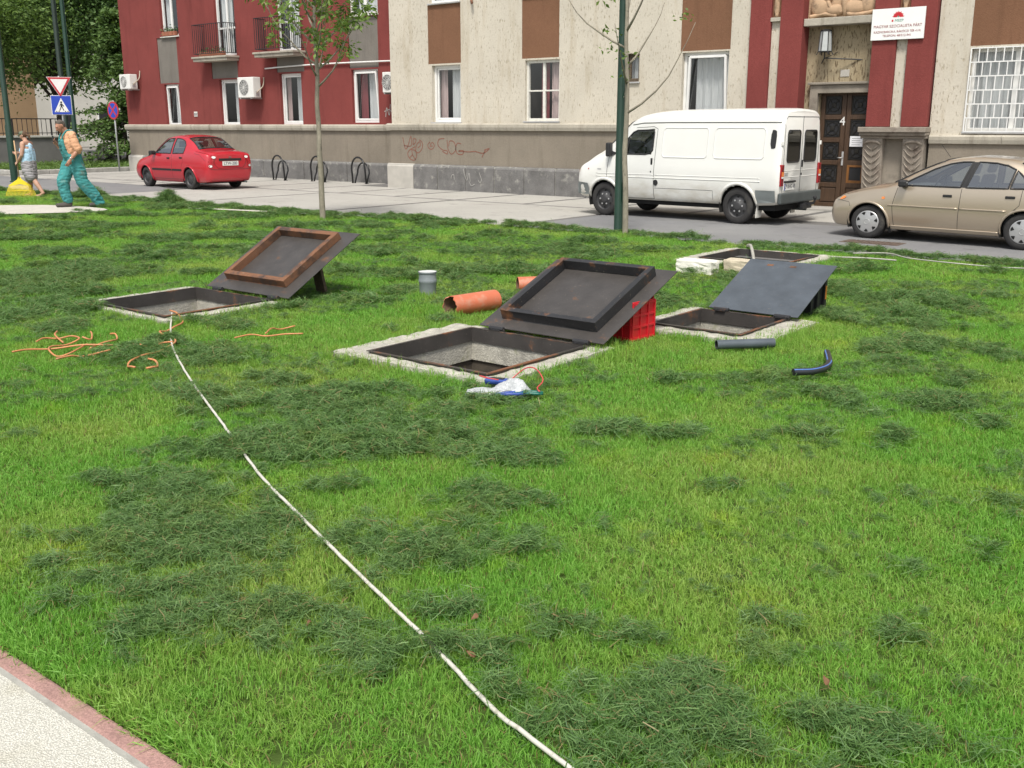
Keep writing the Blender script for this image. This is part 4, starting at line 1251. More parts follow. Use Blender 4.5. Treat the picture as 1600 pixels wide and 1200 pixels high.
M['van_glass'] = glass_mat('van_cab_glass', (.50, .55, .54), .07)
M['rubber'] = mat('black_rubber_trim', (.015, .015, .016), .6, .15, 6)
M['tyre'] = mat('tyre_rubber', (.026, .025, .025), .85, .2, 8, dirt=(.07, .065, .055), dirt_amt=(.5, .8), dscale=5)
M['well'] = mat('wheel_well', (.008, .008, .008), .9, .1, 4)
M['seat'] = mat('grey_seat_cloth', (.09, .095, .10), .9, .15, 6)
M['steel_wheel'] = mat('black_steel_wheel', (.04, .04, .042), .5, .2, 8)
M['hubcap'] = mat('silver_hubcap', (.52, .52, .52), .35, .06, 5, metal=.6)
M['bumper_grey'] = mat('grey_bumper_plastic', (.17, .19, .19), .65, .12, 4)
M['bumper_dark'] = mat('dark_bumper_plastic', (.065, .075, .075), .65, .15, 4)
M['lamp_red'] = mat('red_lamp_lens', (.35, .012, .02), .15, .08, 10, coat=.8)
M['lamp_amber'] = mat('amber_lamp_lens', (.75, .22, .04), .15, .08, 10, coat=.8)
M['lamp_clear'] = mat('clear_lamp_lens', (.78, .78, .76), .12, .05, 10, coat=.8)
M['plate'] = mat('number_plate_white', (.72, .72, .68), .5, .03, 4)
M['plate_blue'] = mat('plate_blue', (.04, .07, .35), .5, .03, 4)
M['chrome'] = mat('chrome', (.6, .6, .6), .15, .02, 4, metal=1.)
M['crease'] = mat('dark_panel_gap', (.03, .03, .03), .8, .05, 4)  # near-black, for the thin lines along panel gaps and seams

def pchip(xk, yk, x):
    xk = np.asarray(xk, float); yk = np.asarray(yk, float); x = np.asarray(x, float)
    h = np.diff(xk); d = np.diff(yk) / h
    m = np.zeros_like(yk)
    for i in range(1, len(yk) - 1):
        if d[i - 1] * d[i] > 0:
            w1 = 2 * h[i] + h[i - 1]; w2 = h[i] + 2 * h[i - 1]
            m[i] = (w1 + w2) / (w1 / d[i - 1] + w2 / d[i])
    m[0] = d[0]; m[-1] = d[-1]
    i = np.clip(np.searchsorted(xk, x) - 1, 0, len(h) - 1)
    t = (x - xk[i]) / h[i]
    return ((2 * t ** 3 - 3 * t ** 2 + 1) * yk[i] + (t ** 3 - 2 * t ** 2 + t) * h[i] * m[i] + (-2 * t ** 3 + 3 * t ** 2) * yk[i + 1] + (t ** 3 - t ** 2) * h[i] * m[i + 1])

def in_poly(x, z, poly):
    c = False; n = len(poly); j = n - 1
    for i in range(n):
        if (poly[i][1] > z) != (poly[j][1] > z) and x < (poly[j][0] - poly[i][0]) * (z - poly[i][1]) / (poly[j][1] - poly[i][1]) + poly[i][0]:
            c = not c
        j = i
    return c

def dense(poly, step=.05, closed=True):
    out_ = []
    n = len(poly)
    for i in range(n if closed else n - 1):
        a, b = poly[i], poly[(i + 1) % n]
        k = max(1, int(math.hypot(b[0] - a[0], b[1] - a[1]) / step))
        out_ += [(a[0] + (b[0] - a[0]) * t / k, a[1] + (b[1] - a[1]) * t / k) for t in range(k)]
    if not closed: out_.append(poly[-1])
    return out_

def chaikin2(poly, it=2):
    return smooth_poly(poly, it)

class Shell:
    def __init__(self, st, crown=.03, step=.025, corner=.035):
        st = np.array(st, float); self.L = st[-1, 0]; self.st = st; self.crown = crown; self.corner = corner
        self.xs = np.unique(np.concatenate([np.arange(st[0, 0] + step * .3, self.L, step), st[:, 0], [self.L]]))
        self.P = [pchip(st[:, 0], st[:, k], self.xs) for k in range(1, 8)]
        self.sec = [self._section(*[p[i] for p in self.P]) for i in range(len(self.xs))]
    def _section(self, zb, zs, zt, wl, wm, ws, wt):
        cr = self.crown
        C_ = [(0, zb), (wl - .08, zb), (wl, zb + .02), (wm, zb + (zs - zb) * .38), (wm, zb + (zs - zb) * .72), (ws, zs),
              ((ws * .55 + wt * .45), zs * .5 + zt * .5 - .01), (wt, zt - self.corner), (wt - .07, zt), (wt * .5, zt + cr * .75), (0, zt + cr)]
        for _ in range(2):
            q = [C_[0]]
            for a, b in zip(C_[:-1], C_[1:]):
                q += [(a[0] * .75 + b[0] * .25, a[1] * .75 + b[1] * .25), (a[0] * .25 + b[0] * .75, a[1] * .25 + b[1] * .75)]
            q.append(C_[-1]); C_ = q
        return np.array(C_)
    def at(self, x):
        return self._section(*[float(pchip(self.st[:, 0], self.st[:, k], [x])[0]) for k in range(1, 8)])
    def side_y(self, x, z):
        s = self.at(min(max(x, self.st[0, 0]), self.L)); n = len(s)
        k = int(np.argmax(s[:, 0] > s[:, 0].max() * .8))
        zz = s[k:, 1]; yy = s[k:, 0]
        e = len(zz)
        for i in range(1, len(zz)):
            if zz[i] <= zz[i - 1] and i > 4: e = i; break
        return float(np.interp(z, zz[:e], yy[:e]))
    def top_z(self, x, y):
        s = self.at(x); i = len(s) - 1
        ys = s[::-1, 0]; zs = s[::-1, 1]
        k = int(np.argmax(ys)); 
        return float(np.interp(abs(y), ys[:k + 1], zs[:k + 1]))
    def end_x(self, y, z, rear=True):
        xs = self.xs[::-1] if rear else self.xs
        idx = range(len(self.xs) - 1, -1, -1) if rear else range(len(self.xs))
        for i in idx:
            s = self.sec[i]
            if s[0, 1] <= z <= s[-1, 1]:
                k = int(np.argmax(s[:, 0]))
                zz = s[:, 1]
                w_ = float(np.interp(z, np.maximum.accumulate(zz), s[:, 0]))
                if w_ >= abs(y): return float(self.xs[i])
        return float(self.L if rear else 0)
    def body(self, name, parent, m, cut_side=(), wheels=(), cut_top=()):
        ns = len(self.sec[0]); nx = len(self.xs)
        V, F = [], []
        for i in range(nx):
            for sgn in (1, -1):
                for k in range(ns):
                    V.append((self.xs[i], sgn * self.sec[i][k, 0], self.sec[i][k, 1]))
        W = 2 * ns
        for i in range(nx - 1):
            for s in range(2):
                for k in range(ns - 1):
                    a, b, c, d = i * W + s * ns + k, i * W + s * ns + k + 1, (i + 1) * W + s * ns + k + 1, (i + 1) * W + s * ns + k
                    cx = (self.xs[i] + self.xs[i + 1]) / 2
                    cz = (V[a][2] + V[b][2] + V[c][2] + V[d][2]) / 4; cy = abs(V[a][1] + V[b][1]) / 2
                    drop = False
                    if k > 12 and k < ns - 6:
                        for poly in cut_side:
                            if in_poly(cx, cz, poly): drop = True
                    for (wx, wz, wr) in wheels:
                        if (cx - wx) ** 2 + (cz - wz) ** 2 < wr * wr and cy > .42 and k < ns - 14: drop = True
                    for (x0, x1, yf) in cut_top:
                        if x0 < cx < x1 and k >= ns - 14:
                            wt_ = self.P[6][i]
                            if cy < wt_ - yf: drop = True
                    if not drop:
                        F.append((a, b, c, d) if s == 1 else (d, c, b, a))
        for i in (0, nx - 1):
            loop = [i * W + k for k in range(ns)] + [i * W + ns + k for k in range(ns - 2, 0, -1)]
            F.append(tuple(loop))
        mb = MB(); mb.mesh(V, F)
        o = mb.build(name, m, parent)
        smooth_angle(o, 50)
        return o
    # overlays
    def patch(self, name, poly, m, parent, side=-1, off=.004, thick=0.):
        q = dense(poly, .06)
        tris = tessellate_polygon([[Vector((a, b, 0)) for a, b in q]])
        mb = MB(); mb.mesh([(x, side * (self.side_y(x, z) + off), z) for x, z in q], [tuple(t) for t in tris])
        return mb.build(name, m, parent, smooth=True, recalc=False)
    def line(self, name, pts, r, m, parent, side=-1, off=.0, closed=False, step=.05):
        q = dense(pts, step, closed)
        mb = MB(); mb.tube([(x, side * (self.side_y(x, z) + off), z) for x, z in q], r, 6, closed=closed)
        return mb.build(name, m, parent, smooth=True)
    def end_patch(self, name, poly, m, parent, rear=True, off=.006):
        q = dense(poly, .05)
        s = 1 if rear else -1
        tris = tessellate_polygon([[Vector((a, b, 0)) for a, b in q]])
        mb = MB(); mb.mesh([(self.end_x(y, z, rear) + s * off, y, z) for y, z in q], [tuple(t) for t in tris])
        return mb.build(name, m, parent, recalc=False)
    def end_line(self, name, pts, r, m, parent, rear=True, off=0., closed=False):
        q = dense(pts, .04, closed); s = 1 if rear else -1
        mb = MB(); mb.tube([(self.end_x(y, z, rear) + s * off, y, z) for y, z in q], r, 6, closed=closed)
        return mb.build(name, m, parent, smooth=True)
    def top_glass(self, name, x0, x1, inset, m, parent, off=.004, n=10):
        V, F = [], []
        for i in range(n + 1):
            x = x0 + (x1 - x0) * i / n
            wt_ = float(pchip(self.st[:, 0], self.st[:, 7], [x])[0]) - inset
            for j in range(n + 1):
                y = -wt_ + 2 * wt_ * j / n
                V.append((x, y, self.top_z(x, y) + off))
        for i in range(n):
            for j in range(n):
                a = i * (n + 1) + j; F.append((a, a + n + 1, a + n + 2, a + 1))
        rim = [V[j] for j in range(n + 1)] + [V[i * (n + 1) + n] for i in range(1, n + 1)] + [V[n * (n + 1) + j] for j in range(n - 1, -1, -1)] + [V[i * (n + 1)] for i in range(n - 1, 0, -1)]
        g_ = MB().mesh(V, F).build(name, m, parent, smooth=True, recalc=False)
        MB().tube(rim, .016, 6, closed=True).build('glass_seal', M['rubber'], g_, smooth=True)
        return g_

def wheel(parent, x, side_y, z, r, wid, style, side):
    """tyre with its rim; side = -1 towards -Y"""
    s = side
    prof = [(r * .64, -wid * .5), (r * .70, -wid * .53), (r * .88, -wid * .52), (r * .97, -wid * .44), (r, -wid * .33), (r, wid * .33), (r * .97, wid * .44), (r * .88, wid * .5), (r * .64, wid * .46)]
    mb = MB(); mb.lathe([(a, -s * b) for a, b in prof], 40, (0, 0, 0), 'y')
    for g_ in (-.18, -.06, .06, .18):
        pass
    t = mb.build('wheel', M['tyre'], parent, smooth=True)
    t.location = (x, side_y - s * wid * .5, z)
    fy = s * wid * .5
    ri = r * .66
    if style == 'steel':
        mb = MB(); mb.lathe([(ri, fy - s * .005), (ri * .97, fy - s * .03), (ri * .82, fy - s * .05), (ri * .55, fy - s * .035), (ri * .4, fy - s * .02), (ri * .3, fy - s * .015), (0, fy - s * .015)], 36, (0, 0, 0), 'y')
        rim = mb.build('rim', M['steel_wheel'], t, smooth=True)
        for k in range(8):
            a = 2 * PI * k / 8
            MB().lathe([(0, 0), (.022, 0)], 10, (ri * .68 * math.cos(a), fy - s * .036, ri * .68 * math.sin(a)), 'y').build('hole', M['well'], t, recalc=False)
    elif style == 'van':
        mb = MB(); mb.lathe([(ri, fy - s * .005), (ri * .97, fy - s * .04), (ri * .85, fy - s * .055), (ri * .62, fy - s * .02), (ri * .42, fy - s * .012), (ri * .36, fy + s * .01), (ri * .2, fy + s * .012), (0, fy + s * .012)], 36, (0, 0, 0), 'y')
        rim = mb.build('rim', M['steel_wheel'], t, smooth=True)
        for k in range(6):
            a = 2 * PI * k / 6
            MB().lathe([(0, s * .012), (.016, s * .01), (.018, 0)], 8, (ri * .5 * math.cos(a), fy - s * .012, ri * .5 * math.sin(a)), 'y').build('wheel_nut', M['hubcap'], t)
            a += .5
            MB().lathe([(0, 0), (.02, 0)], 8, (ri * .74 * math.cos(a), fy - s * .028, ri * .74 * math.sin(a)), 'y').build('hole', M['well'], t, recalc=False)
    else:
        mb = MB(); mb.lathe([(ri * 1.02, fy - s * .004), (ri * 1.0, fy + s * .006), (ri * .92, fy + s * .008), (ri * .6, fy + s * .016), (ri * .3, fy + s * .022), (0, fy + s * .024)], 42, (0, 0, 0), 'y')
        rim = mb.build('rim', M['hubcap'], t, smooth=True)
        for k in range(7):
            a = 2 * PI * k / 7 + .2
            pts = []
            for (rr, da) in ((.64, -.02), (.9, -.22), (.93, 0), (.9, .22), (.64, .02)):
                pts.append((ri * rr * math.cos(a + da), fy + s * (.02 if rr < .7 else .0125), ri * rr * math.sin(a + da)))
            MB().face(pts).build('slot', M['well'], t, recalc=False)
        MB().tube([(ri * .24 * math.cos(2 * PI * j / 20), fy + s * .024, ri * .24 * math.sin(2 * PI * j / 20)) for j in range(20)], .004, 5, closed=True).build('badge_ring', M['sill_metal'], t, smooth=True)
    return t

def wheel_well(parent, x, z, r, yo, side):
    mb = MB(); n = 22; s = side
    a0, a1 = -.35, PI + .35
    ring = [(x + r * math.cos(a0 + (a1 - a0) * k / n), z + r * math.sin(a0 + (a1 - a0) * k / n)) for k in range(n + 1)]
    V = [(px, s * yo, pz) for px, pz in ring] + [(px, s * (yo - .34), pz) for px, pz in ring]
    mb.mesh(V, [(k, k + 1, n + 2 + k, n + 1 + k) for k in range(n)])
    mb.face([(px, s * (yo - .34), pz) for px, pz in ring])
    return mb.build('wheel_well', M['well'], parent, recalc=False)

def arch_lip(sh, parent, x, z, r, m, side, rad=.020, zmin=.2):
    pts = []
    for k in range(41):
        a = -.3 + (PI + .6) * k / 40
        px, pz = x + r * math.cos(a), z + r * math.sin(a)
        if pz < zmin: continue
        pts.append((px, side * (sh.side_y(px, pz) + .004), pz))
    return MB().tube(pts, rad, 8).build('arch_lip', m, parent, smooth=True)

def seats(parent, xs, zfloor, w=.42, hgt=.62):
    for x, ys in xs:
        for y in ys:
            MB().box(x - .22, x + .22, y - w / 2, y + w / 2, zfloor, zfloor + .14).build('seat', M['seat'], parent, bevel=.05, seg=3)
            b = MB().box(-.05, .05, -w / 2, w / 2, 0, hgt).build('seat', M['seat'], parent, bevel=.04, seg=3)
            b.location = (x + .2, y, zfloor + .1); b.rotation_euler = (0, R(14), 0)
            hd = MB().box(-.04, .04, -.13, .13, 0, .18).build('headrest', M['seat'], b, bevel=.035, seg=3)
            hd.location = (0, 0, hgt + .03)

def sedan(sp):
    root = thing(sp['name'], sp['label'], 'car', sp['loc'], sp['rz'])
    root.scale = sp['scale']
    fx0 = sp['fx']; cf = sp.get('nose', 1.)
    sh = Shell([((fx0 - (fx0 - q[0]) * cf) if q[0] < fx0 else q[0], *q[1:]) for q in sp['st']])
    m = sp['paint']
    wr = sp['wr']; ar = wr + .055
    wh = [(sp['fx'], wr, ar), (sp['rx'], wr, ar)]
    sh.body('body', root, m, cut_side=sp['win'], wheels=wh, cut_top=sp['top'])
    for side in (-1, 1):
        for k, poly in enumerate(sp['win']):
            gl = sh.patch('side_window', poly, M['car_glass'], root, side, .001)
            sh.line('window_seal', poly, .014, M['rubber'], gl, side, .002, True)
        for pl in sp['pillar']:
            sh.patch('pillar', pl, M['rubber'], root, side, .003)
        for ln in sp['seam']:
            sh.line('door_seam', ln, .0045, M['crease'], root, side, -.001)
        for (poly, mm_) in sp.get('side_patch', ()):
            sh.patch('side_trim', poly, mm_, root, side, .008)
        for (ln, rr, mm_) in sp.get('side_line', ()):
            sh.line('rub_strip', ln, rr, mm_, root, side, .004)
        for (hx, hz) in sp['handles']:
            hd = MB().box(hx - .07, hx + .07, -.012, .012, hz - .022, hz + .022).build('door_handle', M['rubber'], root, bevel=.01)
            hd.location.y = side * (sh.side_y(hx, hz) + .006)
        for (wx, wz, ra) in wh:
            yo = sh.side_y(wx, wz + ra)
            wheel_well(root, wx, wz, ra, yo - .01, side)
            arch_lip(sh, root, wx, wz, ra, m if sp.get('lip_paint', True) else M['rubber'], side)
            wheel(root, wx, side * (yo - .02), wz, wr, .185, sp['wheel'], side)
        # mirror
        mx, mz = sp['mirror']
        mo = MB().box(-.07, .06, -.09, .09, -.055, .06).build('mirror', sp['mirror_mat'], root, bevel=.03, seg=3)
        mo.location = (mx, side * (sh.side_y(mx, mz) + .10), mz + .05); mo.rotation_euler = (0, 0, side * R(-12))
        MB().bar((mx + .02, side * (sh.side_y(mx, mz) - .02), mz), (mx, side * (sh.side_y(mx, mz) + .06), mz + .03), .05, .04).build('mirror_arm', M['rubber'], root)
    for (x0, x1, yi) in sp['top']:
        sh.top_glass('windscreen' if x0 < 2 else 'rear_window', x0, x1, yi, sp.get('top_glass', M['car_glass']), root)
    # cabin
    MB().box(1.05, 3.5, -.66, .66, .28, .55).box(1.05, 1.45, -.64, .64, .55, .93).box(3.3, 3.6, -.6, .6, .5, .96).build('cabin_floor', M['seat'], root, bevel=.04)
    seats(root, [(1.95, (-.36, .36)), (2.85, (-.36, .36))], .42)
    MB().tube([(1.52 + .06 * math.sin(2 * PI * k / 20), .36 + .18 * math.cos(2 * PI * k / 20), .92 + .17 * math.sin(2 * PI * k / 20)) for k in range(20)], .014, 6, closed=True).build('steering_wheel', M['rubber'], root, smooth=True)
    MB().box(.5, sp['rx'] + .6, -.62, .62, .17, .3).build('underbody', M['well'], root)
    return root, sh

red_st = [(0.00, .30, .55, .60, .45, .55, .50, .40), (0.06, .24, .62, .68, .62, .70, .64, .50), (0.20, .20, .70, .76, .70, .78, .72, .58), (0.45, .18, .78, .85, .74, .82, .77, .62),
          (0.80, .17, .84, .92, .75, .83, .79, .64), (1.10, .17, .89, .985, .76, .835, .80, .66), (1.25, .17, .92, 1.07, .76, .835, .805, .655), (1.60, .17, .94, 1.27, .76, .835, .81, .62),
          (1.95, .17, .95, 1.425, .76, .835, .81, .585), (2.40, .17, .96, 1.475, .76, .835, .81, .575), (2.85, .17, .97, 1.44, .76, .835, .81, .57), (3.15, .17, .985, 1.345, .76, .835, .81, .575),
          (3.40, .17, 1.0, 1.21, .755, .835, .805, .60), (3.62, .18, 1.01, 1.085, .75, .83, .795, .64), (3.80, .19, 1.01, 1.06, .745, .82, .785, .655), (4.05, .21, .985, 1.035, .73, .80, .755, .64),
          (4.17, .24, .95, 1.01, .69, .765, .72, .60), (4.22, .27, .91, .97, .64, .72, .67, .54), (4.24, .32, .87, .93, .58, .66, .61, .48)]
wA = [(1.36, .985), (1.62, 1.17), (1.92, 1.345), (2.05, 1.385), (2.33, 1.40), (2.33, .985)]
wB = [(2.43, .985), (2.43, 1.40), (2.70, 1.385), (2.90, 1.33), (3.02, 1.22), (3.05, 1.08), (3.03, 1.0)]
rc, rsh = sedan(dict(name='parked_car', label='red four-door saloon parked by the red wing, seen from behind', loc=(-26.5, 16.83, -.012), rz=R(-2), scale=(.855, .9, .925),
    st=red_st, paint=M['paint_red'], wr=.29, fx=.83, rx=3.31, win=[wA, wB], pillar=[], top=[(1.22, 1.86, .05), (3.0, 3.56, .055)],
    seam=[[(1.22, .40), (1.2, .72), (1.33, .95)], [(2.38, .3), (2.38, .96)], [(3.02, .98), (3.0, .75), (2.92, .62)], [(1.25, .27), (2.95, .27)], [(3.62, 1.0), (3.9, .96), (4.14, .8)]],
    side_patch=[([(1.25, .50), (2.36, .50), (2.36, .555), (1.25, .555)], M['rubber']), ([(2.40, .50), (2.92, .50), (2.92, .555), (2.40, .555)], M['rubber'])],
    handles=[(2.2, .85), (2.9, .87)], wheel='steel', mirror=(1.42, .94), mirror_mat=M['rubber']))
for s in (-1, 1):
    pl = [(s * y, z) for y, z in ((.46, .93), (.60, .96), (.70, .90), (.735, .72), (.70, .60), (.62, .62), (.56, .80))]
    lp_ = rsh.end_patch('tail_lamp', pl, M['lamp_red'], rc, True, .012)
    for (cy, cz, ry, rz_) in ((.55, .90, .065, .036), (.67, .66, .055, .034)):
        poly = [(s * cy + ry * math.cos(2 * PI * k / 16), cz + rz_ * math.sin(2 * PI * k / 16)) for k in range(16)]
        rsh.end_patch('lamp_lens', poly, M['lamp_clear'], lp_, True, .018)
rsh.end_line('boot_seam', [(-.55, .93), (-.52, .70), (-.42, .60), (.42, .60), (.52, .70), (.55, .93)], .005, M['crease'], rc, True, .0)
rsh.end_patch('boot_trim', [(-.38, .80), (.38, .80), (.38, .865), (-.38, .865)], M['rubber'], rc, True, .010)
rp = rsh.end_patch('number_plate', [(-.27, .665), (.27, .665), (.27, .785), (-.27, .785)], M['plate'], rc, True, .014)
text_obj('plate_text', 'LTW-200', .115, M['ink'], rc, (4.2605, 0, .725), (R(90), 0, R(90)))
rsh.end_patch('badge', [(-.05, .885), (.05, .885), (.05, .91), (-.05, .91)], M['chrome'], rc, True, .012)
rsh.end_line('bumper_seam', [(-.72, .58), (-.5, .56), (.5, .56), (.72, .58)], .006, M['crease'], rc, True)
MB().tube([(4.0, .5, .2), (4.28, .5, .2)], .025, 8).build('exhaust', M['bumper_dark'], rc, smooth=True)

kia_st = [(0.00, .28, .52, .57, .45, .55, .50, .40), (0.05, .22, .60, .66, .62, .70, .64, .50), (0.16, .19, .67, .73, .70, .78, .72, .58), (0.45, .18, .76, .82, .74, .82, .77, .62),
          (0.80, .17, .83, .90, .75, .83, .79, .64), (1.08, .17, .875, .95, .76, .835, .80, .66), (1.22, .17, .90, 1.01, .76, .835, .805, .655), (1.60, .17, .92, 1.22, .76, .835, .81, .61),
          (1.98, .17, .925, 1.375, .76, .835, .81, .575), (2.40, .17, .93, 1.425, .76, .835, .81, .565), (2.85, .17, .94, 1.40, .76, .835, .81, .56), (3.18, .17, .955, 1.30, .76, .835, .81, .57),
          (3.45, .17, .97, 1.14, .755, .835, .805, .60), (3.65, .18, .98, 1.05, .75, .83, .795, .64), (3.85, .19, .98, 1.03, .745, .82, .785, .655), (4.05, .21, .955, 1.0, .73, .80, .755, .64),
          (4.17, .24, .92, .97, .69, .765, .72, .60), (4.22, .27, .88, .93, .64, .72, .67, .54), (4.24, .32, .84, .89, .58, .66, .61, .48)]
kA = [(1.33, .945), (1.5, 1.05), (1.80, 1.225), (2.02, 1.315), (2.2, 1.35), (2.36, 1.355), (2.27, .945)]
kB = [(2.36, .945), (2.45, 1.357), (2.70, 1.345), (2.88, 1.305), (3.0, 1.25), (2.97, .955)]
kC = [(3.0, .955), (3.03, 1.235), (3.13, 1.15), (3.2, 1.06), (3.24, .965)]
kc, ksh = sedan(dict(name='parked_car', label='champagne gold saloon parked at the right edge on the road', loc=(-6.24, 16.15, -.008), rz=R(-5), scale=(.915, .89, .845),
    st=kia_st, paint=M['paint_gold'], nose=.86, wr=.29, fx=.84, rx=3.25, win=[kA, kB, kC], pillar=[[(2.27, .945), (2.36, .945), (2.45, 1.357), (2.36, 1.355)]], top=[(1.18, 1.9, .05), (3.05, 3.6, .055)],
    seam=[[(1.27, .26), (1.24, .6), (1.30, .9)], [(2.28, .26), (2.3, .93)], [(3.18, .95), (3.16, .7), (2.98, .5)], [(1.28, .25), (2.85, .25)], [(.18, .66), (.5, .62), (.52, .55)]],
    side_line=[([(1.15, .60), (1.26, .605), (2.27, .60)], .012, M['paint_gold']), ([(2.3, .60), (2.98, .60)], .012, M['paint_gold']), ([(1.2, .245), (2.9, .245)], .012, M['paint_gold'])],
    handles=[(2.1, .80), (3.02, .82)], wheel='cover', mirror=(1.42, .93), mirror_mat=M['rubber']))
for s in (-1, 1):
    ksh.patch('head_lamp', [(.20, .61), (.36, .655), (.43, .71), (.36, .725), (.22, .69)], M['lamp_clear'], kc, s, .008)
    ksh.patch('indicator', [(.32, .65), (.40, .675), (.435, .71), (.38, .722), (.34, .69)], M['lamp_amber'], kc, s, .012)
    ksh.patch('side_repeater', [(1.06, .70), (1.11, .70), (1.11, .74), (1.06, .74)], M['lamp_amber'], kc, s, .008)
    ksh.patch('mud_flap', [(1.17, .12), (1.22, .12), (1.2, .34), (1.15, .34)], M['rubber'], kc, s, .006)
ksh.end_patch('grille', [(-.3, .50), (.3, .50), (.26, .56), (-.26, .56)], M['rubber'], kc, False, .01)
mb = MB()
for s in (-.35, .25):
    mb.bar((1.14, s, ksh.top_z(1.14, s) + .02), (1.32, s + .45, ksh.top_z(1.3, s + .1) - .02), .014)
mb.build('wiper', M['rubber'], kc)
MB().tube([(1.95, -.45, 1.42), (1.8, -.46, 1.62)], .004, 5).build('aerial', M['rubber'], kc)

# white van
van_st = [(0.00, .40, .74, .80, .60, .74, .70, .55), (0.05, .35, .86, .93, .78, .86, .82, .64), (0.25, .33, .96, 1.08, .86, .93, .88, .68), (0.55, .32, 1.05, 1.23, .90, .955, .90, .68),
          (0.78, .32, 1.08, 1.39, .90, .965, .915, .68), (1.05, .32, 1.09, 1.61, .90, .965, .925, .68), (1.28, .32, 1.10, 1.765, .90, .965, .93, .72), (1.55, .32, 1.10, 1.865, .90, .965, .93, .755),
          (2.0, .32, 1.10, 1.92, .90, .965, .93, .785), (2.6, .32, 1.10, 1.94, .90, .965, .93, .80), (4.0, .32, 1.10, 1.945, .90, .965, .93, .80), (4.45, .34, 1.10, 1.94, .90, .965, .93, .80),
          (4.57, .36, 1.10, 1.925, .89, .955, .92, .785), (4.62, .40, 1.08, 1.89, .87, .925, .89, .75)]
van = thing('white_van', 'white panel van parked before the entrance, seen from its left rear', 'van', (-11.53, 17.08, -.012), R(-1))
van.scale = (.905, .86, .975)
vsh = Shell(van_st, crown=.035, corner=.07)
vw = [(1.0, 1.165), (1.20, 1.40), (1.36, 1.555), (1.46, 1.59), (1.86, 1.60), (1.88, 1.56), (1.88, 1.24), (1.84, 1.195), (1.72, 1.165)]
v_wh = [(.76, .315, .375), (3.80, .315, .375)]
vsh.body('body', van, M['paint_white'], [vw], v_wh, [(.74, 1.24, .06)])
vsh.top_glass('windscreen', .74, 1.24, .06, M['van_glass'], van)
for s in (-1, 1):
    gl = vsh.patch('side_window', vw, M['van_glass'], van, s, .001)
    vsh.line('window_seal', vw, .016, M['rubber'], gl, s, .002, True)
    vsh.line('window_bar', [(1.26, 1.17), (1.29, 1.47)], .012, M['rubber'], gl, s, .002)
    vsh.line('door_seam', [(.82, .72), (.84, 1.1), (1.0, 1.165)], .005, M['crease'], van, s)
    vsh.line('door_seam', [(1.95, .36), (1.95, 1.62), (1.85, 1.66), (1.42, 1.64)], .005, M['crease'], van, s)
    vsh.line('door_seam', [(1.25, .36), (1.95, .36)], .005, M['crease'], van, s)
    vsh.line('roof_seam', [(1.30, 1.70), (1.6, 1.735), (2.2, 1.745), (4.55, 1.745)], .010, M['paint_white'], van, s, .004)
    vsh.line('roof_gutter', [(1.30, 1.685), (1.6, 1.718), (2.2, 1.728), (4.55, 1.728)], .004, M['crease'], van, s, .002)
    for (p0, p1) in ((2.10, 3.10), (3.24, 4.28)):
        pp_ = chaikin2([(p0, 1.12), (p1, 1.12), (p1, 1.64), (p0, 1.64)], 0)
        rr = .07; pp_ = []
        for (cx_, cz_, a0) in ((p1 - rr, 1.64 - rr, 0), (p0 + rr, 1.64 - rr, 90), (p0 + rr, 1.12 + rr, 180), (p1 - rr, 1.12 + rr, 270)):
            pp_ += [(cx_ + rr * math.cos(R(a0 + 15 * k)), cz_ + rr * math.sin(R(a0 + 15 * k))) for k in range(7)]
        vsh.line('pressed_panel', pp_, .012, M['paint_white'], van, s, -.001, True)
    vsh.line('body_crease', [(.55, .80), (1.94, .80)], .007, M['paint_white'], van, s, .001)
    vsh.line('body_crease', [(1.97, .80), (4.25, .80)], .007, M['paint_white'], van, s, .001)
    vsh.line('body_crease', [(.55, .745), (4.25, .745)], .009, M['paint_white'], van, s, .001)
    vsh.line('body_crease', [(1.97, .56), (3.27, .56), (3.27, .40)], .004, M['crease'], van, s, -.001)
    vsh.patch('vent_window', chaikin2([(4.39, 1.30), (4.49, 1.30), (4.50, 1.34), (4.50, 1.58), (4.46, 1.61), (4.39, 1.61)], 1), M['rubber'], van, s, .006)
    hd = MB().box(1.865, 1.905, -.012, .012, .98, 1.10).build('door_handle', M['rubber'], van, bevel=.008); hd.location.y = s * (vsh.side_y(1.88, 1.04) + .008)
    lk = MB().box(1.87, 1.89, -.006, .006, .84, .87).build('door_lock', M['rubber'], van, bevel=.004); lk.location.y = s * (vsh.side_y(1.88, .85) + .004)
    MB().lathe([(0, s * .012), (.05, s * .010), (.055, 0)], 18, (2.0, s * vsh.side_y(2.0, .66), .66), 'y').build('fuel_cap', M['rubber'], van)
    vsh.patch('front_indicator', [(.015, .78), (.07, .80), (.08, .93), (.03, .86)], M['lamp_red'] if False else M['lamp_amber'], van, s, .01)
    vsh.patch('side_repeater', [(.33, .86), (.36, .86), (.36, .885), (.33, .885)], M['lamp_red'], van, s, .008)
    vsh.patch('badge', [(.58, .865), (.68, .865), (.68, .885), (.58, .885)], M['sill_metal'], van, s, .006)
    vsh.patch('bumper', [(.06, .40), (.40, .38), (.38, .50), (.34, .60), (.06, .62)], M['bumper_grey'], van, s, .018)
    vsh.patch('bumper', [(4.18, .38), (4.56, .40), (4.56, .60), (4.17, .60)], M['bumper_grey'], van, s, .018)
    for (wx, wz, ra) in v_wh:
        yo = vsh.side_y(wx, wz + ra)
        wheel_well(van, wx, wz, ra, yo - .015, s)
        arch_lip(vsh, van, wx, wz, ra + .01, M['paint_white'], s, .03, .33)
        wheel(van, wx, s * (yo - .03), wz, .315, .20, 'van', s)
    mo = MB().box(-.05, .05, -.09, .09, -.13, .13).build('mirror', M['black_plastic'], van, bevel=.03, seg=3)
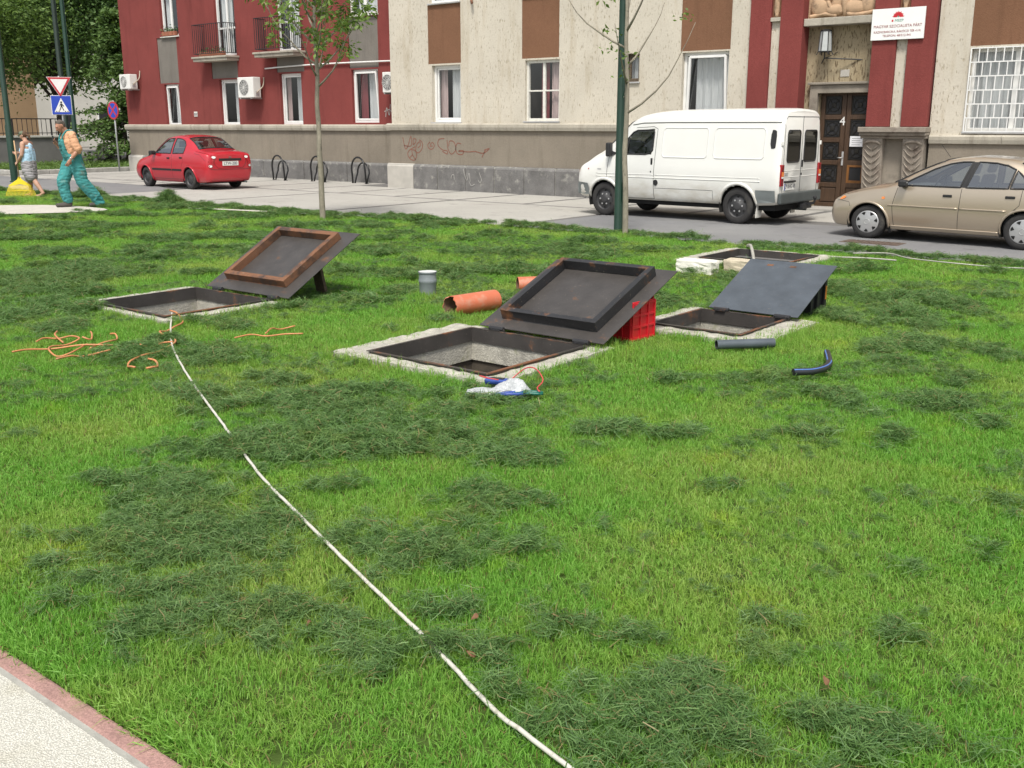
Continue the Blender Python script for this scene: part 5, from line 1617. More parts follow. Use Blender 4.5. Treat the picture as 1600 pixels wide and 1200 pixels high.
    mo.location = (.90, s * (vsh.side_y(.95, 1.2) + .14), 1.24); mo.rotation_euler = (0, 0, s * R(-10))
    MB().bar((.98, s * (vsh.side_y(.98, 1.18) - .02), 1.16), (.90, s * (vsh.side_y(.95, 1.2) + .1), 1.2), .05, .05).build('mirror_arm', M['black_plastic'], van)
    # rear lamps
    y0, y1 = .80, .905
    lb = vsh.end_patch('tail_lamp', [(s * y0, .68), (s * y1, .68), (s * y1, 1.03), (s * y0, 1.03)], M['lamp_red'], van, True, .03)
    MB().box(4.645, 4.656, min(s * y0, s * y1) + .008, max(s * y0, s * y1) - .008, .84, .915).build('indicator', M['lamp_amber'], van)
    MB().box(4.645, 4.654, min(s * y0, s * y1) + .008, max(s * y0, s * y1) - .008, .805, .835).build('reversing_lamp', M['lamp_clear'], van)
    q = sorted((s * .80, s * .905))
    MB().box(4.58, 4.65, q[0] - .004, q[1] + .004, .674, 1.036).build('lamp_housing', M['lamp_red'], van, bevel=.006)
    # rear door windows
    ya, yb_ = (.10, .66)
    rr = .06; pp_ = []
    for (cy, cz, a0) in ((yb_ - rr, 1.60 - rr, 0), (ya + rr, 1.60 - rr, 90), (ya + rr, 1.07 + rr, 180), (yb_ - rr, 1.07 + rr, 270)):
        pp_ += [(s * (cy + rr * math.cos(R(a0 + 18 * k))), cz + rr * math.sin(R(a0 + 18 * k))) for k in range(6)]
    gw = vsh.end_patch('rear_window', pp_, M['black_plastic'], van, True, .006)
    gw.data.materials[0] = M['car_glass_dark']
    vsh.end_patch('window_back', [(a * .98, b) for a, b in pp_], M['room'], gw, True, .002)
    vsh.end_line('window_seal', pp_, .012, M['rubber'], gw, True, .006, True)
    for hz in (.72, 1.35):
        MB().box(4.60, 4.64, s * .86 - .02, s * .86 + .02, hz, hz + .07).build('hinge', M['paint_white'], van, bevel=.006)
vsh.end_line('door_seam', [(0, .50), (0, 1.84)], .006, M['crease'], van)
vsh.end_line('door_seam', [(-.78, .50), (-.78, 1.75), (-.70, 1.83), (.70, 1.83), (.78, 1.75), (.78, .50), (-.78, .50)], .005, M['crease'], van)
for z in (.93, .82):
    vsh.end_line('body_crease', [(-.76, z), (-.03, z)], .006, M['paint_white'], van); vsh.end_line('body_crease', [(.03, z), (.76, z)], .006, M['paint_white'], van)
MB().box(4.62, 4.645, .02, .05, .98, 1.10).box(4.62, 4.636, .02, .04, .84, .88).build('door_handle', M['rubber'], van, bevel=.006)
vp = MB().box(4.622, 4.634, -.72, -.26, .60, .72).build('number_plate', M['plate'], van, bevel=.003)
MB().box(4.6345, 4.6355, -.72, -.68, .602, .718).build('plate_band', M['plate_blue'], vp)
text_obj('plate_text', 'LP·AHG·48', .10, M['ink'], vp, (4.6355, -.47, .66), (R(90), 0, R(90)))
MB().box(4.62, 4.66, -.72, -.26, .73, .76).build('plate_lamp', M['black_plastic'], van, bevel=.006)
MB().box(4.622, 4.634, -.72, -.58, .86, .90).build('badge', M['sill_metal'], van)
MB().box(4.60, 4.68, -.93, .93, .37, .56).build('bumper', M['bumper_dark'], van, bevel=.03, seg=3)
MB().box(-.03, .06, -.78, .78, .38, .60).build('bumper', M['bumper_grey'], van, bevel=.03, seg=3)
mb = MB(); mb.box(4.55, 4.72, .12, .2, .30, .36); mb.bar((4.7, .16, .33), (4.86, .16, .36), .05); mb.tube([(4.86, .16, .36), (4.88, .16, .40), (4.88, .16, .44)], .02, 8)
mb.lathe([(0, .0), (.03, .01), (.038, .035), (.03, .06), (0, .068)], 12, (4.88, .16, .42)); mb.box(4.68, 4.74, -.05, .36, .26, .34)
mb.build('tow_bar', M['black_plastic'], van)
for s in (-1, 1):
    MB().box(4.16, 4.18, s * .78 - .1, s * .78 + .1, .12, .38).build('mud_flap', M['old_white'], van, bevel=.004)
MB().box(.5, 4.5, -.8, .8, .25, .42).build('underbody', M['well'], van)
MB().box(1.0, 2.05, -.8, .8, .42, .7).box(.75, 1.15, -.8, .8, .7, 1.12).box(2.05, 2.1, -.86, .86, .4, 1.15).build('cab_floor', M['seat'], van, bevel=.03)
seats(van, [(1.7, (-.45, .45))], .62, .48, .62)
MB().tube([(1.3 + .1 * math.sin(2 * PI * k / 20), -.45 + .2 * math.cos(2 * PI * k / 20), 1.14 + .17 * math.sin(2 * PI * k / 20)) for k in range(20)], .016, 6, closed=True).build('steering_wheel', M['rubber'], van, smooth=True)
MB().tube([(4.1, .3, .24), (4.66, .3, .24)], .03, 8).build('exhaust', M['bumper_dark'], van, smooth=True)
# ------------------------------------------------------------------ people
def skin_blob(name, parts, m, parent, voxel=.011, smooth=6, folds=0.):
    """parts: list of ('tube', pts, radii) or ('ball', centre, (rx,ry,rz)); fused into one continuous surface"""
    mb = MB()
    for p in parts:
        if p[0] == 'tube':
            mb.tube(p[1], p[2], 14)
            for q, r in ((p[1][0], p[2][0]), (p[1][-1], p[2][-1])):
                mb.mesh(*lump(q, (r * .98,) * 3))
        elif p[0] == 'ball':
            mb.mesh(*lump(p[1], p[2]))
        elif p[0] == 'box':
            mb.bar(p[1], p[2], p[3], p[4], up=p[5])
    me = bpy.data.meshes.new(name); me.from_pydata(mb.v, [], mb.f)
    tmp = bpy.data.objects.new('tmp', me); COL.objects.link(tmp)
    md = tmp.modifiers.new('r', 'REMESH'); md.mode = 'VOXEL'; md.voxel_size = voxel; md.use_smooth_shade = True
    ms = tmp.modifiers.new('s', 'SMOOTH'); ms.factor = .5; ms.iterations = smooth
    bpy.context.view_layer.update()
    dg = bpy.context.evaluated_depsgraph_get()
    nm = bpy.data.meshes.new_from_object(tmp.evaluated_get(dg))
    bpy.data.objects.remove(tmp); bpy.data.meshes.remove(me)
    nm.name = name; nm.materials.clear(); nm.materials.append(m)
    nm.polygons.foreach_set('use_smooth', [True] * len(nm.polygons))
    if folds:
        co = np.zeros(len(nm.vertices) * 3, np.float32); nm.vertices.foreach_get('co', co); co = co.reshape(-1, 3)
        no = np.zeros(len(nm.vertices) * 3, np.float32); nm.vertices.foreach_get('normal', no); no = no.reshape(-1, 3)
        rf = np.random.default_rng(3); d = np.zeros(len(co))
        for q in range(9):
            k = rf.normal(size=3) * np.array([14, 14, 26]); d += np.sin(co @ k + rf.uniform(0, 6.28) + 1.5 * np.sin(co @ (rf.normal(size=3) * 9)))
        d = np.abs(d / 3) ** 1.2
        co = co - no * (d * folds)[:, None].astype(np.float32)
        nm.vertices.foreach_set('co', co.astype(np.float32).ravel()); nm.update()
    return link_obj(name, nm, parent)

def hand_parts(w, d, palm_n, side, curl=.5):
    """w wrist, d direction of the fingers, palm_n palm normal"""
    w = Vector(w); d = Vector(d).normalized(); n = Vector(palm_n).normalized(); s = d.cross(n).normalized() * side
    P = [('tube', [w, w + d * .04, w + d * .085], [.024, .032, .030]), ('tube', [w + d * .03 + s * .018, w + d * .085 + s * .022], [.022, .02]), ('tube', [w + d * .03 - s * .018, w + d * .085 - s * .022], [.022, .02])]
    for k, (o_, L) in enumerate(((-.033, .058), (-.011, .072), (.011, .078), (.033, .068))):
        b = w + d * .088 + s * o_
        m1 = b + (d * (1 - curl * .4) + n * curl * .6).normalized() * L * .5
        m2 = m1 + (d * (1 - curl) + n * curl * 1.3).normalized() * L * .5
        P.append(('tube', [b - d * .02, b, m1, m2], [.010, .0105, .0095, .008]))
    b = w + d * .03 + s * .035
    P.append(('tube', [b - s * .01, b + s * .018 + d * .03, b + s * .012 + d * .06 + n * .015], [.013, .012, .009]))
    return P

def head_parts(c, fwd, up, h=.23):
    """a head with brow, nose, chin, ears; c centre of the skull"""
    c = Vector(c); f = Vector(fwd).normalized(); u = Vector(up).normalized(); s = u.cross(f)
    k = h / .23
    return [('ball', c + u * .02 * k, (.080 * k, .074 * k, .09 * k)), ('ball', c + f * .03 * k + u * .0, (.068 * k, .062 * k, .085 * k)),
            ('tube', [c + f * .035 * k - u * .03 * k, c + f * .058 * k - u * .085 * k], [.052 * k, .030 * k]),
            ('tube', [c + f * .088 * k + u * .015 * k, c + f * .112 * k - u * .028 * k], [.010 * k, .016 * k]),
            ('tube', [c + f * .085 * k - u * .062 * k - s * .018 * k, c + f * .09 * k - u * .062 * k + s * .018 * k], [.008 * k, .008 * k]),
            ('tube', [c + f * .082 * k + u * .03 * k - s * .04 * k, c + f * .09 * k + u * .033 * k, c + f * .082 * k + u * .03 * k + s * .04 * k], [.012 * k, .012 * k, .012 * k]),
            ('tube', [c - f * .01 * k + s * .072 * k + u * .02 * k, c - f * .012 * k + s * .08 * k - u * .03 * k], [.012 * k, .010 * k]),
            ('tube', [c - f * .01 * k - s * .072 * k + u * .02 * k, c - f * .012 * k - s * .08 * k - u * .03 * k], [.012 * k, .010 * k])]

def eyes(parent, c, fwd, up, k=1.):
    c = Vector(c); f = Vector(fwd).normalized(); u = Vector(up).normalized(); s = u.cross(f)
    for e in (-1, 1):
        MB().mesh(*lump(c + f * .082 * k + s * e * .030 * k + u * .006 * k, (.011 * k,) * 3)).build('eye', M['eye'], parent, smooth=True)

def skinmat(name, col):
    m = mat(name, col, .55, .12, 9)
    b = [n for n in m.node_tree.nodes if n.type == 'BSDF_PRINCIPLED'][0]
    b.inputs['Subsurface Weight'].default_value = .12; b.inputs['Subsurface Radius'].default_value = (.02, .008, .005); b.inputs['Subsurface Scale'].default_value = .5
    return m
M['skin_m'] = skinmat('tanned_skin', (.40, .20, .13)); M['skin_w'] = skinmat('fair_skin', (.48, .28, .20))
M['eye'] = mat('eye', (.05, .04, .035), .3, .05, 4)
M['hair_grey'] = mat('grey_brown_hair', (.085, .072, .06), .8, .4, 60, stretch=(1, 1, .3))
M['hair_brown'] = mat('brown_hair', (.10, .055, .03), .8, .4, 60)
M['shirt_peach'] = mat('peach_cotton', (.62, .34, .20), .9, .1, 5, bscale=14, bstr=.5, bdist=.02)
M['teal'] = mat('teal_workwear', (.045, .235, .235), .9, .25, 4, bscale=12, bstr=.6, bdist=.02, dirt=(.20, .24, .20), dirt_amt=(.56, .74), dscale=5)
M['teal_dark'] = mat('dark_teal_pocket', (.03, .09, .09), .9, .2, 6)
M['shoe_grey'] = mat('grey_work_shoe', (.07, .062, .055), .8, .2, 10)
M['tank_blue'] = mat('light_blue_cotton', (.40, .60, .76), .9, .1, 5, bscale=14, bstr=.5, bdist=.02)
M['skirt_grey'] = mat('grey_cloth', (.27, .26, .27), .9, .2, 5, bscale=12, bstr=.6, bdist=.02)
M['cap_green'] = mat('olive_cap', (.13, .15, .10), .9, .15, 10)
M['sandal'] = mat('sandal_leather', (.16, .13, .10), .8, .2, 10)

# man in teal dungarees, walking to the left, head bowed
man = thing('person', 'person in teal dungarees and peach T-shirt walking with head bowed', 'person', (-19.95, 10.82, .03), R(258))
hc, hf, hu = (.175, 0, 1.585), (.86, .06, -.51), (.50, 0, .86)
hipL, kneeL, ankL = (0, .10, .92), (-.10, .12, .50), (-.36, .13, .11)
hipR, kneeR, ankR = (.02, -.10, .92), (.21, -.11, .50), (.15, -.11, .09)
shL, elL, wrL = (.03, .205, 1.40), (-.04, .275, 1.13), (.13, .27, .94)
shR, elR, wrR = (.07, -.205, 1.41), (.08, -.27, 1.12), (.24, -.15, 1.23)
body = [('tube', [(0, .07, .95), (.0, .075, 1.1), (.04, .085, 1.30), (.05, .09, 1.38)], [.12, .125, .125, .09]), ('tube', [(0, -.07, .95), (.0, -.075, 1.1), (.04, -.085, 1.30), (.05, -.09, 1.38)], [.12, .125, .125, .09]),
        ('tube', [(.03, 0, 1.2), (.05, 0, 1.38), (.085, 0, 1.47), (.13, 0, 1.54)], [.14, .12, .062, .058]), ('tube', [shL, (.05, 0, 1.43), shR], [.07, .08, .07]),
        ('tube', [shL, ((shL[0] + elL[0]) / 2 - .01, .25, 1.26), elL, ((elL[0] + wrL[0]) / 2, .28, 1.04), wrL], [.066, .054, .044, .042, .028]),
        ('tube', [shR, (.08, -.25, 1.26), elR, (.17, -.215, 1.17), wrR], [.066, .054, .044, .042, .028]),
        ('tube', [hipL, (-.06, .115, .7), kneeL, (-.22, .125, .36), ankL], [.10, .085, .062, .06, .042]), ('tube', [hipR, (.11, -.11, .7), kneeR, (.18, -.11, .33), ankR], [.10, .085, .062, .06, .042])]
body += head_parts(hc, hf, hu) + hand_parts(wrL, (.5, -.15, -.85), (.3, -.9, .1), 1, .45) + hand_parts(wrR, (.6, .3, .75), (-.3, .6, .3), -1, .8)
skin_blob('body', body, M['skin_m'], man, .009, 3)
eyes(man, hc, hf, hu)
hcV = Vector(hc); hfV = Vector(hf).normalized(); huV = Vector(hu).normalized()
skin_blob('hair', [('ball', hcV + huV * .052 - hfV * .022, (.080, .079, .066)), ('ball', hcV - hfV * .045 + huV * .0, (.052, .072, .075))], M['hair_grey'], man, .008, 3)
skin_blob('t_shirt', [('tube', [(0, .07, .98), (.0, .08, 1.1), (.045, .09, 1.30), (.055, .095, 1.385)], [.14, .145, .143, .098]), ('tube', [(0, -.07, .98), (.0, -.08, 1.1), (.045, -.09, 1.30), (.055, -.095, 1.385)], [.14, .145, .143, .098]),
        ('tube', [(.03, 0, 1.2), (.05, 0, 1.37), (.075, 0, 1.445)], [.155, .135, .082]), ('tube', [(shL[0], shL[1], 1.405), (.05, 0, 1.43), (shR[0], shR[1], 1.415)], [.084, .092, .084]),
        ('tube', [shL, (.005, .255, 1.22), (-.03, .275, 1.15)], [.086, .085, .088]), ('tube', [shR, (.085, -.25, 1.25), (.1, -.27, 1.17)], [.086, .085, .088])], M['shirt_peach'], man, .011, 3, .009)
skin_blob('dungarees', [('tube', [(0, .08, 1.06), (0, .085, .95), (hipL[0], .10, .86)], [.142, .15, .135]), ('tube', [(0.01, -.08, 1.06), (0.01, -.085, .95), (hipR[0] + .02, -.10, .86)], [.142, .15, .135]),
        ('tube', [hipL, (-.06, .12, .7), kneeL, (-.20, .13, .36), (-.32, .135, .20), (-.39, .135, .07)], [.15, .14, .128, .122, .116, .11]),
        ('tube', [hipR, (.11, -.115, .7), kneeR, (.19, -.115, .33), (.15, -.115, .16)], [.15, .14, .128, .118, .108]),
        ('ball', (.17, -.115, .2), (.1, .1, .05)), ('ball', (-.34, .135, .18), (.1, .1, .05)),
        ('tube', [(.13, -.09, 1.0), (.172, -.09, 1.12), (.192, -.085, 1.30)], [.05, .046, .042]), ('tube', [(.13, .09, 1.0), (.172, .09, 1.12), (.192, .085, 1.30)], [.05, .046, .042]), ('tube', [(.145, 0, 1.0), (.19, 0, 1.12), (.206, 0, 1.30)], [.055, .046, .042])],
        M['teal'], man, .011, 3, .012)
MB().tube(resample([(.195, .07, 1.28), (.185, .085, 1.38), (.09, .10, 1.50), (-.04, .09, 1.46), (-.12, .07, 1.30), (-.15, .05, 1.05)], .04), .017, 8).build('strap', M['teal'], man, smooth=True)
MB().tube(resample([(.195, -.07, 1.28), (.19, -.085, 1.38), (.10, -.10, 1.50), (-.03, -.09, 1.46), (-.11, -.07, 1.30), (-.15, -.05, 1.05)], .04), .017, 8).build('strap', M['teal'], man, smooth=True)
for z in (1.22, 1.13):
    MB().tube([(.240 - (1.22 - z) * .22, -.05, z), (.250 - (1.22 - z) * .22, 0, z), (.240 - (1.22 - z) * .22, .05, z)], [.012, .012, .012], 6).build('pocket', M['teal_dark'], man, smooth=True)
skin_blob('shoe', [('tube', [(.13, -.11, .06), (.24, -.115, .045), (.35, -.12, .04)], [.058, .052, .042]), ('tube', [(.12, -.11, .05), (.14, -.11, .13)], [.055, .055])], M['shoe_grey'], man, .011, 3)
skin_blob('shoe', [('tube', [(-.41, .13, .07), (-.32, .13, .045), (-.22, .13, .04)], [.055, .052, .042]), ('tube', [(-.41, .13, .07), (-.38, .13, .13)], [.05, .05])], M['shoe_grey'], man, .011, 3)
MB().tube([(wrL[0] - .012 + .034 * math.cos(a) * .9, wrL[1] + .034 * math.sin(a), wrL[2] + .02 + .03 * math.cos(a) * .6) for a in [2 * PI * k / 16 for k in range(16)]], .010, 6, closed=True).build('wrist_watch', M['chrome'], man, smooth=True)
ph = thing('handheld_radio', 'small black device held in the right hand of the person in dungarees', 'device', (-19.95, 10.82, .03), R(258))
MB().box(.305, .325, -.13, -.07, 1.28, 1.40).build('device_case', M['black_plastic'], ph, bevel=.008)

# woman with the yellow rake
wom = thing('person', 'person in light blue top and grey skirt raking by the green post', 'person', (-24.05, 11.95, .0), R(212))
wom.scale = (.93, .93, .93)
hc, hf, hu = (.06, 0, 1.50), (.93, .0, -.36), (.36, 0, .93)
hipL, kneeL, ankL = (0, .09, .84), (-.12, .10, .46), (-.36, .11, .10)
hipR, kneeR, ankR = (0, -.09, .84), (.09, -.09, .45), (.08, -.09, .07)
shL, elL, wrL = (.0, .185, 1.30), (.02, .235, 1.03), (.20, .13, .86)
shR, elR, wrR = (.02, -.185, 1.30), (.12, -.22, 1.08), (.27, -.06, 1.08)
body = [('tube', [(0, .07, .86), (-.01, .075, 1.0), (.01, .08, 1.18), (.01, .085, 1.27)], [.125, .115, .12, .085]), ('tube', [(0, -.07, .86), (-.01, -.075, 1.0), (.01, -.08, 1.18), (.01, -.085, 1.27)], [.125, .115, .12, .085]),
        ('tube', [(.01, 0, 1.1), (.01, 0, 1.28), (.02, 0, 1.36), (.04, 0, 1.43)], [.13, .11, .055, .052]), ('tube', [shL, (.01, 0, 1.32), shR], [.062, .075, .062]),
        ('tube', [shL, (.0, .215, 1.16), elL, (.12, .19, .93), wrL], [.062, .052, .044, .04, .027]), ('tube', [shR, (.06, -.21, 1.18), elR, (.2, -.15, 1.08), wrR], [.062, .052, .044, .04, .027]),
        ('tube', [hipL, (-.06, .1, .65), kneeL, (-.22, .105, .32), ankL], [.10, .085, .06, .062, .038]), ('tube', [hipR, (.05, -.095, .65), kneeR, (.075, -.09, .3), ankR], [.10, .085, .06, .062, .038]),
        ('tube', [ankL, (-.27, .11, .035), (-.18, .11, .03)], [.04, .034, .028]), ('tube', [ankR, (.15, -.09, .035), (.25, -.09, .03)], [.04, .034, .028])]
body += head_parts(hc, hf, hu, .215) + hand_parts(wrL, (.8, -.3, -.4), (0, -.5, -.6), 1, .85) + hand_parts(wrR, (.75, .5, -.1), (0, .6, .4), -1, .85)
skin_blob('body', body, M['skin_w'], wom, .009, 3)
eyes(wom, hc, hf, hu, .93)
hcV = Vector(hc); hfV = Vector(hf).normalized(); huV = Vector(hu).normalized()
skin_blob('hair', [('ball', hcV - hfV * .03 + huV * .02, (.078, .076, .085)), ('tube', [hcV - hfV * .08 + huV * .0, hcV - hfV * .13 - huV * .06, hcV - hfV * .13 - huV * .13], [.035, .032, .018])], M['hair_brown'], wom, .008, 3)
skin_blob('cap', [('ball', hcV + huV * .055, (.090, .083, .062)), ('tube', [hcV + huV * .045 + hfV * .06 - Vector((0, .04, 0)), hcV + huV * .035 + hfV * .13, hcV + huV * .045 + hfV * .06 + Vector((0, .04, 0))], [.018, .02, .018]),
                  ('ball', hcV + huV * .042 + hfV * .10, (.06, .06, .014))], M['cap_green'], wom, .008, 3)
skin_blob('tank_top', [('tube', [(0, .07, .86), (-.01, .08, 1.0), (.015, .085, 1.16), (.01, .09, 1.22)], [.142, .132, .138, .10]), ('tube', [(0, -.07, .86), (-.01, -.08, 1.0), (.015, -.085, 1.16), (.01, -.09, 1.22)], [.142, .132, .138, .10]),
        ('tube', [(-.03, 0, .86), (-.03, 0, 1.0), (-.02, 0, 1.22)], [.13, .125, .12]), ('ball', (.09, .06, 1.16), (.075, .08, .08)), ('ball', (.09, -.06, 1.16), (.075, .08, .08)),
        ('tube', [(.06, .10, 1.22), (.03, .115, 1.345), (-.06, .105, 1.24)], [.032, .03, .035]), ('tube', [(.06, -.10, 1.22), (.03, -.115, 1.345), (-.06, -.105, 1.24)], [.032, .03, .035])], M['tank_blue'], wom, .011, 3, .007)
skin_blob('skirt', [('tube', [(-.02, 0, .90), (-.02, 0, .76), (-.02, 0, .58), (-.02, 0, .50)], [.14, .16, .17, .165]), ('tube', [(0, .07, .90), (0, .08, .78), (-.03, .10, .62), (-.08, .11, .50)], [.140, .155, .15, .135]), ('tube', [(0, -.07, .90), (0, -.08, .78), (.03, -.10, .62), (.05, -.10, .48)], [.140, .155, .15, .135])], M['skirt_grey'], wom, .012, 3, .014)
for (a, b) in ((ankL, -1), (ankR, 1)):
    fx_ = a[0]
    MB().box(fx_ - .06, fx_ + .19, a[1] - .042, a[1] + .042, .0, .02).build('sandal', M['sandal'], wom, bevel=.008)
    MB().tube([(fx_ + .09, a[1] - .042, .015), (fx_ + .09, a[1], .072), (fx_ + .09, a[1] + .042, .015)], .012, 6).build('sandal', M['sandal'], wom, smooth=True)

# rake, its fan turned to the camera
M['rake_yellow'] = mat('yellow_plastic', (.85, .66, .03), .5, .08, 5)
M['rake_wood'] = mat('pale_wood', (.50, .33, .18), .7, .15, 4, stretch=(10, 10, 1))
rk = thing('leaf_rake', 'yellow fan-shaped leaf rake with pale wooden handle held by the raking person', 'rake', (-24.24, 11.78, .0), R(38.8))
MB().tube([(0.0, 0, .42), (-.03, .01, 1.28)], .014, 8).build('handle', M['rake_wood'], rk, smooth=True)
fan = MB()
fan.prism([(-.02, .46), (.02, .46), (.05, .40), (.27, .26), (.25, .245), (0.0, .285), (-.25, .245), (-.27, .26), (-.05, .40)], -.006, .006, 'y')
fo = fan.build('fan', M['rake_yellow'], rk, bevel=.003)
for k in range(23):
    u = (k - 11) / 11
    MB().tube([(u * .25, 0, .262), (u * .33, -.005, .10), (u * .345, -.02, .03), (u * .345, -.045, .008)], [.006, .006, .005, .004], 5).build('tine', M['rake_yellow'], rk, smooth=True)
MB().tube([(-.315, 0, .13), (0, 0, .145), (.315, 0, .13)], .006, 5).build('tine_brace', M['rake_yellow'], rk, smooth=True)
# ------------------------------------------------------------------ trees, posts, signs, left background
def leaf_mat(name, c0, c1, trans=.25):
    m = bpy.data.materials.new(name); m.use_nodes = True
    t = m.node_tree; t.nodes.clear()
    o = t.nodes.new('ShaderNodeOutputMaterial')
    g = t.nodes.new('ShaderNodeNewGeometry')
    v = coords(t, 'World')
    n = noise(t, v, .9, 3)
    wn = t.nodes.new('ShaderNodeTexWhiteNoise'); wn.noise_dimensions = '1D'
    t.links.new(g.outputs['Random Per Island'], wn.inputs['W'])
    mx = t.nodes.new('ShaderNodeMath'); mx.operation = 'ADD'; t.links.new(n, mx.inputs[0]); t.links.new(wn.outputs['Value'], mx.inputs[1])
    c = mixc(t, ramp(t, mx.outputs[0], .5, 1.4), c0, c1)
    d = t.nodes.new('ShaderNodeBsdfPrincipled'); d.inputs['Roughness'].default_value = .55; d.inputs['Specular IOR Level'].default_value = .3
    t.links.new(c, d.inputs['Base Color'])
    tr = t.nodes.new('ShaderNodeBsdfTranslucent'); t.links.new(mixc(t, 1., c, (1.3, 1.4, .6), 'MULTIPLY'), tr.inputs['Color'])
    ms = t.nodes.new('ShaderNodeMixShader'); ms.inputs[0].default_value = trans
    t.links.new(d.outputs[0], ms.inputs[1]); t.links.new(tr.outputs[0], ms.inputs[2]); t.links.new(ms.outputs[0], o.inputs[0])
    return m
M['bark_young'] = mat('young_bark', (.25, .225, .175), .9, .25, 12, bscale=50, bstr=.6, dirt=(.11, .10, .08), dirt_amt=(.58, .68), dscale=14, stretch=(1, 1, .5))
M['bark_dark'] = mat('dark_bark', (.06, .048, .036), .95, .3, 6, bscale=20, bstr=.8)
M['leaf_young'] = leaf_mat('young_leaf', (.085, .15, .035), (.17, .26, .065), .3)
M['leaf_dark'] = leaf_mat('dark_leaf', (.04, .085, .022), (.11, .20, .055), .2)
M['leaf_mid'] = leaf_mat('mid_leaf', (.065, .125, .03), (.15, .235, .06), .25)
M['leaf_fir'] = leaf_mat('fir_needle', (.055, .11, .03), (.12, .20, .055), .15)
M['post_green'] = mat('dark_green_post', (.008, .038, .022), .45, .15, 5, coat=.2)
M['post_dark'] = mat('dark_post', (.015, .03, .022), .55, .15, 5)
M['galv'] = mat('galvanised_steel', (.32, .34, .34), .5, .12, 6, metal=.4)

def leaves_np(pts, size, seed, droop=.3, aspect=.5, fold=.15):
    """pts (n,3) -> folded rhombic leaves as one mesh (numpy)"""
    r = np.random.default_rng(seed); n = len(pts)
    d = r.normal(size=(n, 3)); d[:, 2] = d[:, 2] * .5 - droop
    d /= np.linalg.norm(d, axis=1)[:, None]
    q = r.normal(size=(n, 3)); u = np.cross(d, q); u /= np.linalg.norm(u, axis=1)[:, None] + 1e-9
    nn = np.cross(d, u)
    s = size * r.uniform(.6, 1.35, n)[:, None]
    a = pts - d * s * .5; b = pts + d * s * .5
    l = pts + u * s * aspect * .5 + nn * s * fold; k = pts - u * s * aspect * .5 + nn * s * fold
    V = np.stack([a, l, b, k], 1).reshape(-1, 3)
    F = np.arange(4 * n).reshape(-1, 4)
    return V, F
def mesh_np(name, V, F, m, parent):
    me = bpy.data.meshes.new(name)
    me.vertices.add(len(V)); me.vertices.foreach_set('co', V.astype(np.float32).ravel())
    k = F.shape[1]
    me.loops.add(F.size); me.loops.foreach_set('vertex_index', F.astype(np.int32).ravel())
    me.polygons.add(len(F)); me.polygons.foreach_set('loop_start', np.arange(0, F.size, k, dtype=np.int32)); me.polygons.foreach_set('loop_total', np.full(len(F), k, dtype=np.int32))
    me.update(calc_edges=True); me.materials.append(m)
    return link_obj(name, me, parent)

def young_tree(label, loc, seed, fork, top, nb, spread, leafn, r0, leafsize=.085, lean=(0, 0)):
    rnd = random.Random(seed)
    t = thing('young_tree', label, 'tree', loc)
    path = [(0, 0, -.1)]
    z = 0
    k = 0
    while z < top:
        z += .4; k += 1
        path.append((lean[0] * z + rnd.uniform(-.02, .02), lean[1] * z + rnd.uniform(-.02, .02), z))
    n = len(path)
    MB().tube(resample(path, .12), [max(.008, r0 * (1 - .8 * (i / (len(resample(path, .12)) - 1)) ** 1.2)) for i in range(len(resample(path, .12)))], 10).build('trunk', M['bark_young'], t, smooth=True)
    tips = []
    for b in range(nb):
        zb = fork + (top - fork) * (b / nb) ** 1.1 * .85
        an = b * 2.4 + rnd.uniform(-.4, .4)
        L = spread * rnd.uniform(.7, 1.2) * (1 - .45 * (zb - fork) / (top - fork))
        base = Vector((lean[0] * zb, lean[1] * zb, zb))
        pts = [base]
        d = Vector((math.cos(an), math.sin(an), rnd.uniform(.35, .9))).normalized()
        p = base
        for s in range(6):
            d = (d + Vector((rnd.uniform(-.15, .15), rnd.uniform(-.15, .15), .16))).normalized()
            p = p + d * L / 5
            pts.append(p)
            if s >= 1 and leafn:
                dd = (d + Vector((rnd.uniform(-1, 1), rnd.uniform(-1, 1), rnd.uniform(-.3, .4)))).normalized()
                q = p + dd * rnd.uniform(.18, .4)
                tips.append(q)
                MB().tube([p, (p + q) / 2 + Vector((0, 0, .02)), q], [.005, .004, .002], 5).build('twig', M['bark_young'], t, smooth=True)
        MB().tube(pts, [max(.004, .020 * (1 - i / 6.5)) for i in range(len(pts))], 6).build('branch', M['bark_young'], t, smooth=True)
        tips.append(p)
    if leafn:
        P = []
        rr = np.random.default_rng(seed)
        for q in tips:
            m_ = max(1, int(leafn * rnd.uniform(.4, 1.3)))
            P.append(np.array(q) + rr.normal(size=(m_, 3)) * np.array([.085, .085, .06]))
        V, F = leaves_np(np.concatenate(P), leafsize, seed, .45, .42)
        mesh_np('crown', V, F, M['leaf_young'], t)
    return t
young_tree('slim young tree with a leafy crown standing at the lawn edge left of centre', (-14.0, 12.1, 0), 3, 2.25, 5.2, 22, 1.15, 31, .052, .105)
young_tree('slim almost bare young tree tied beside the green post', (-8.45, 13.25, 0), 12, 1.8, 5.4, 12, 1.15, 0, .046, lean=(-.02, .0))
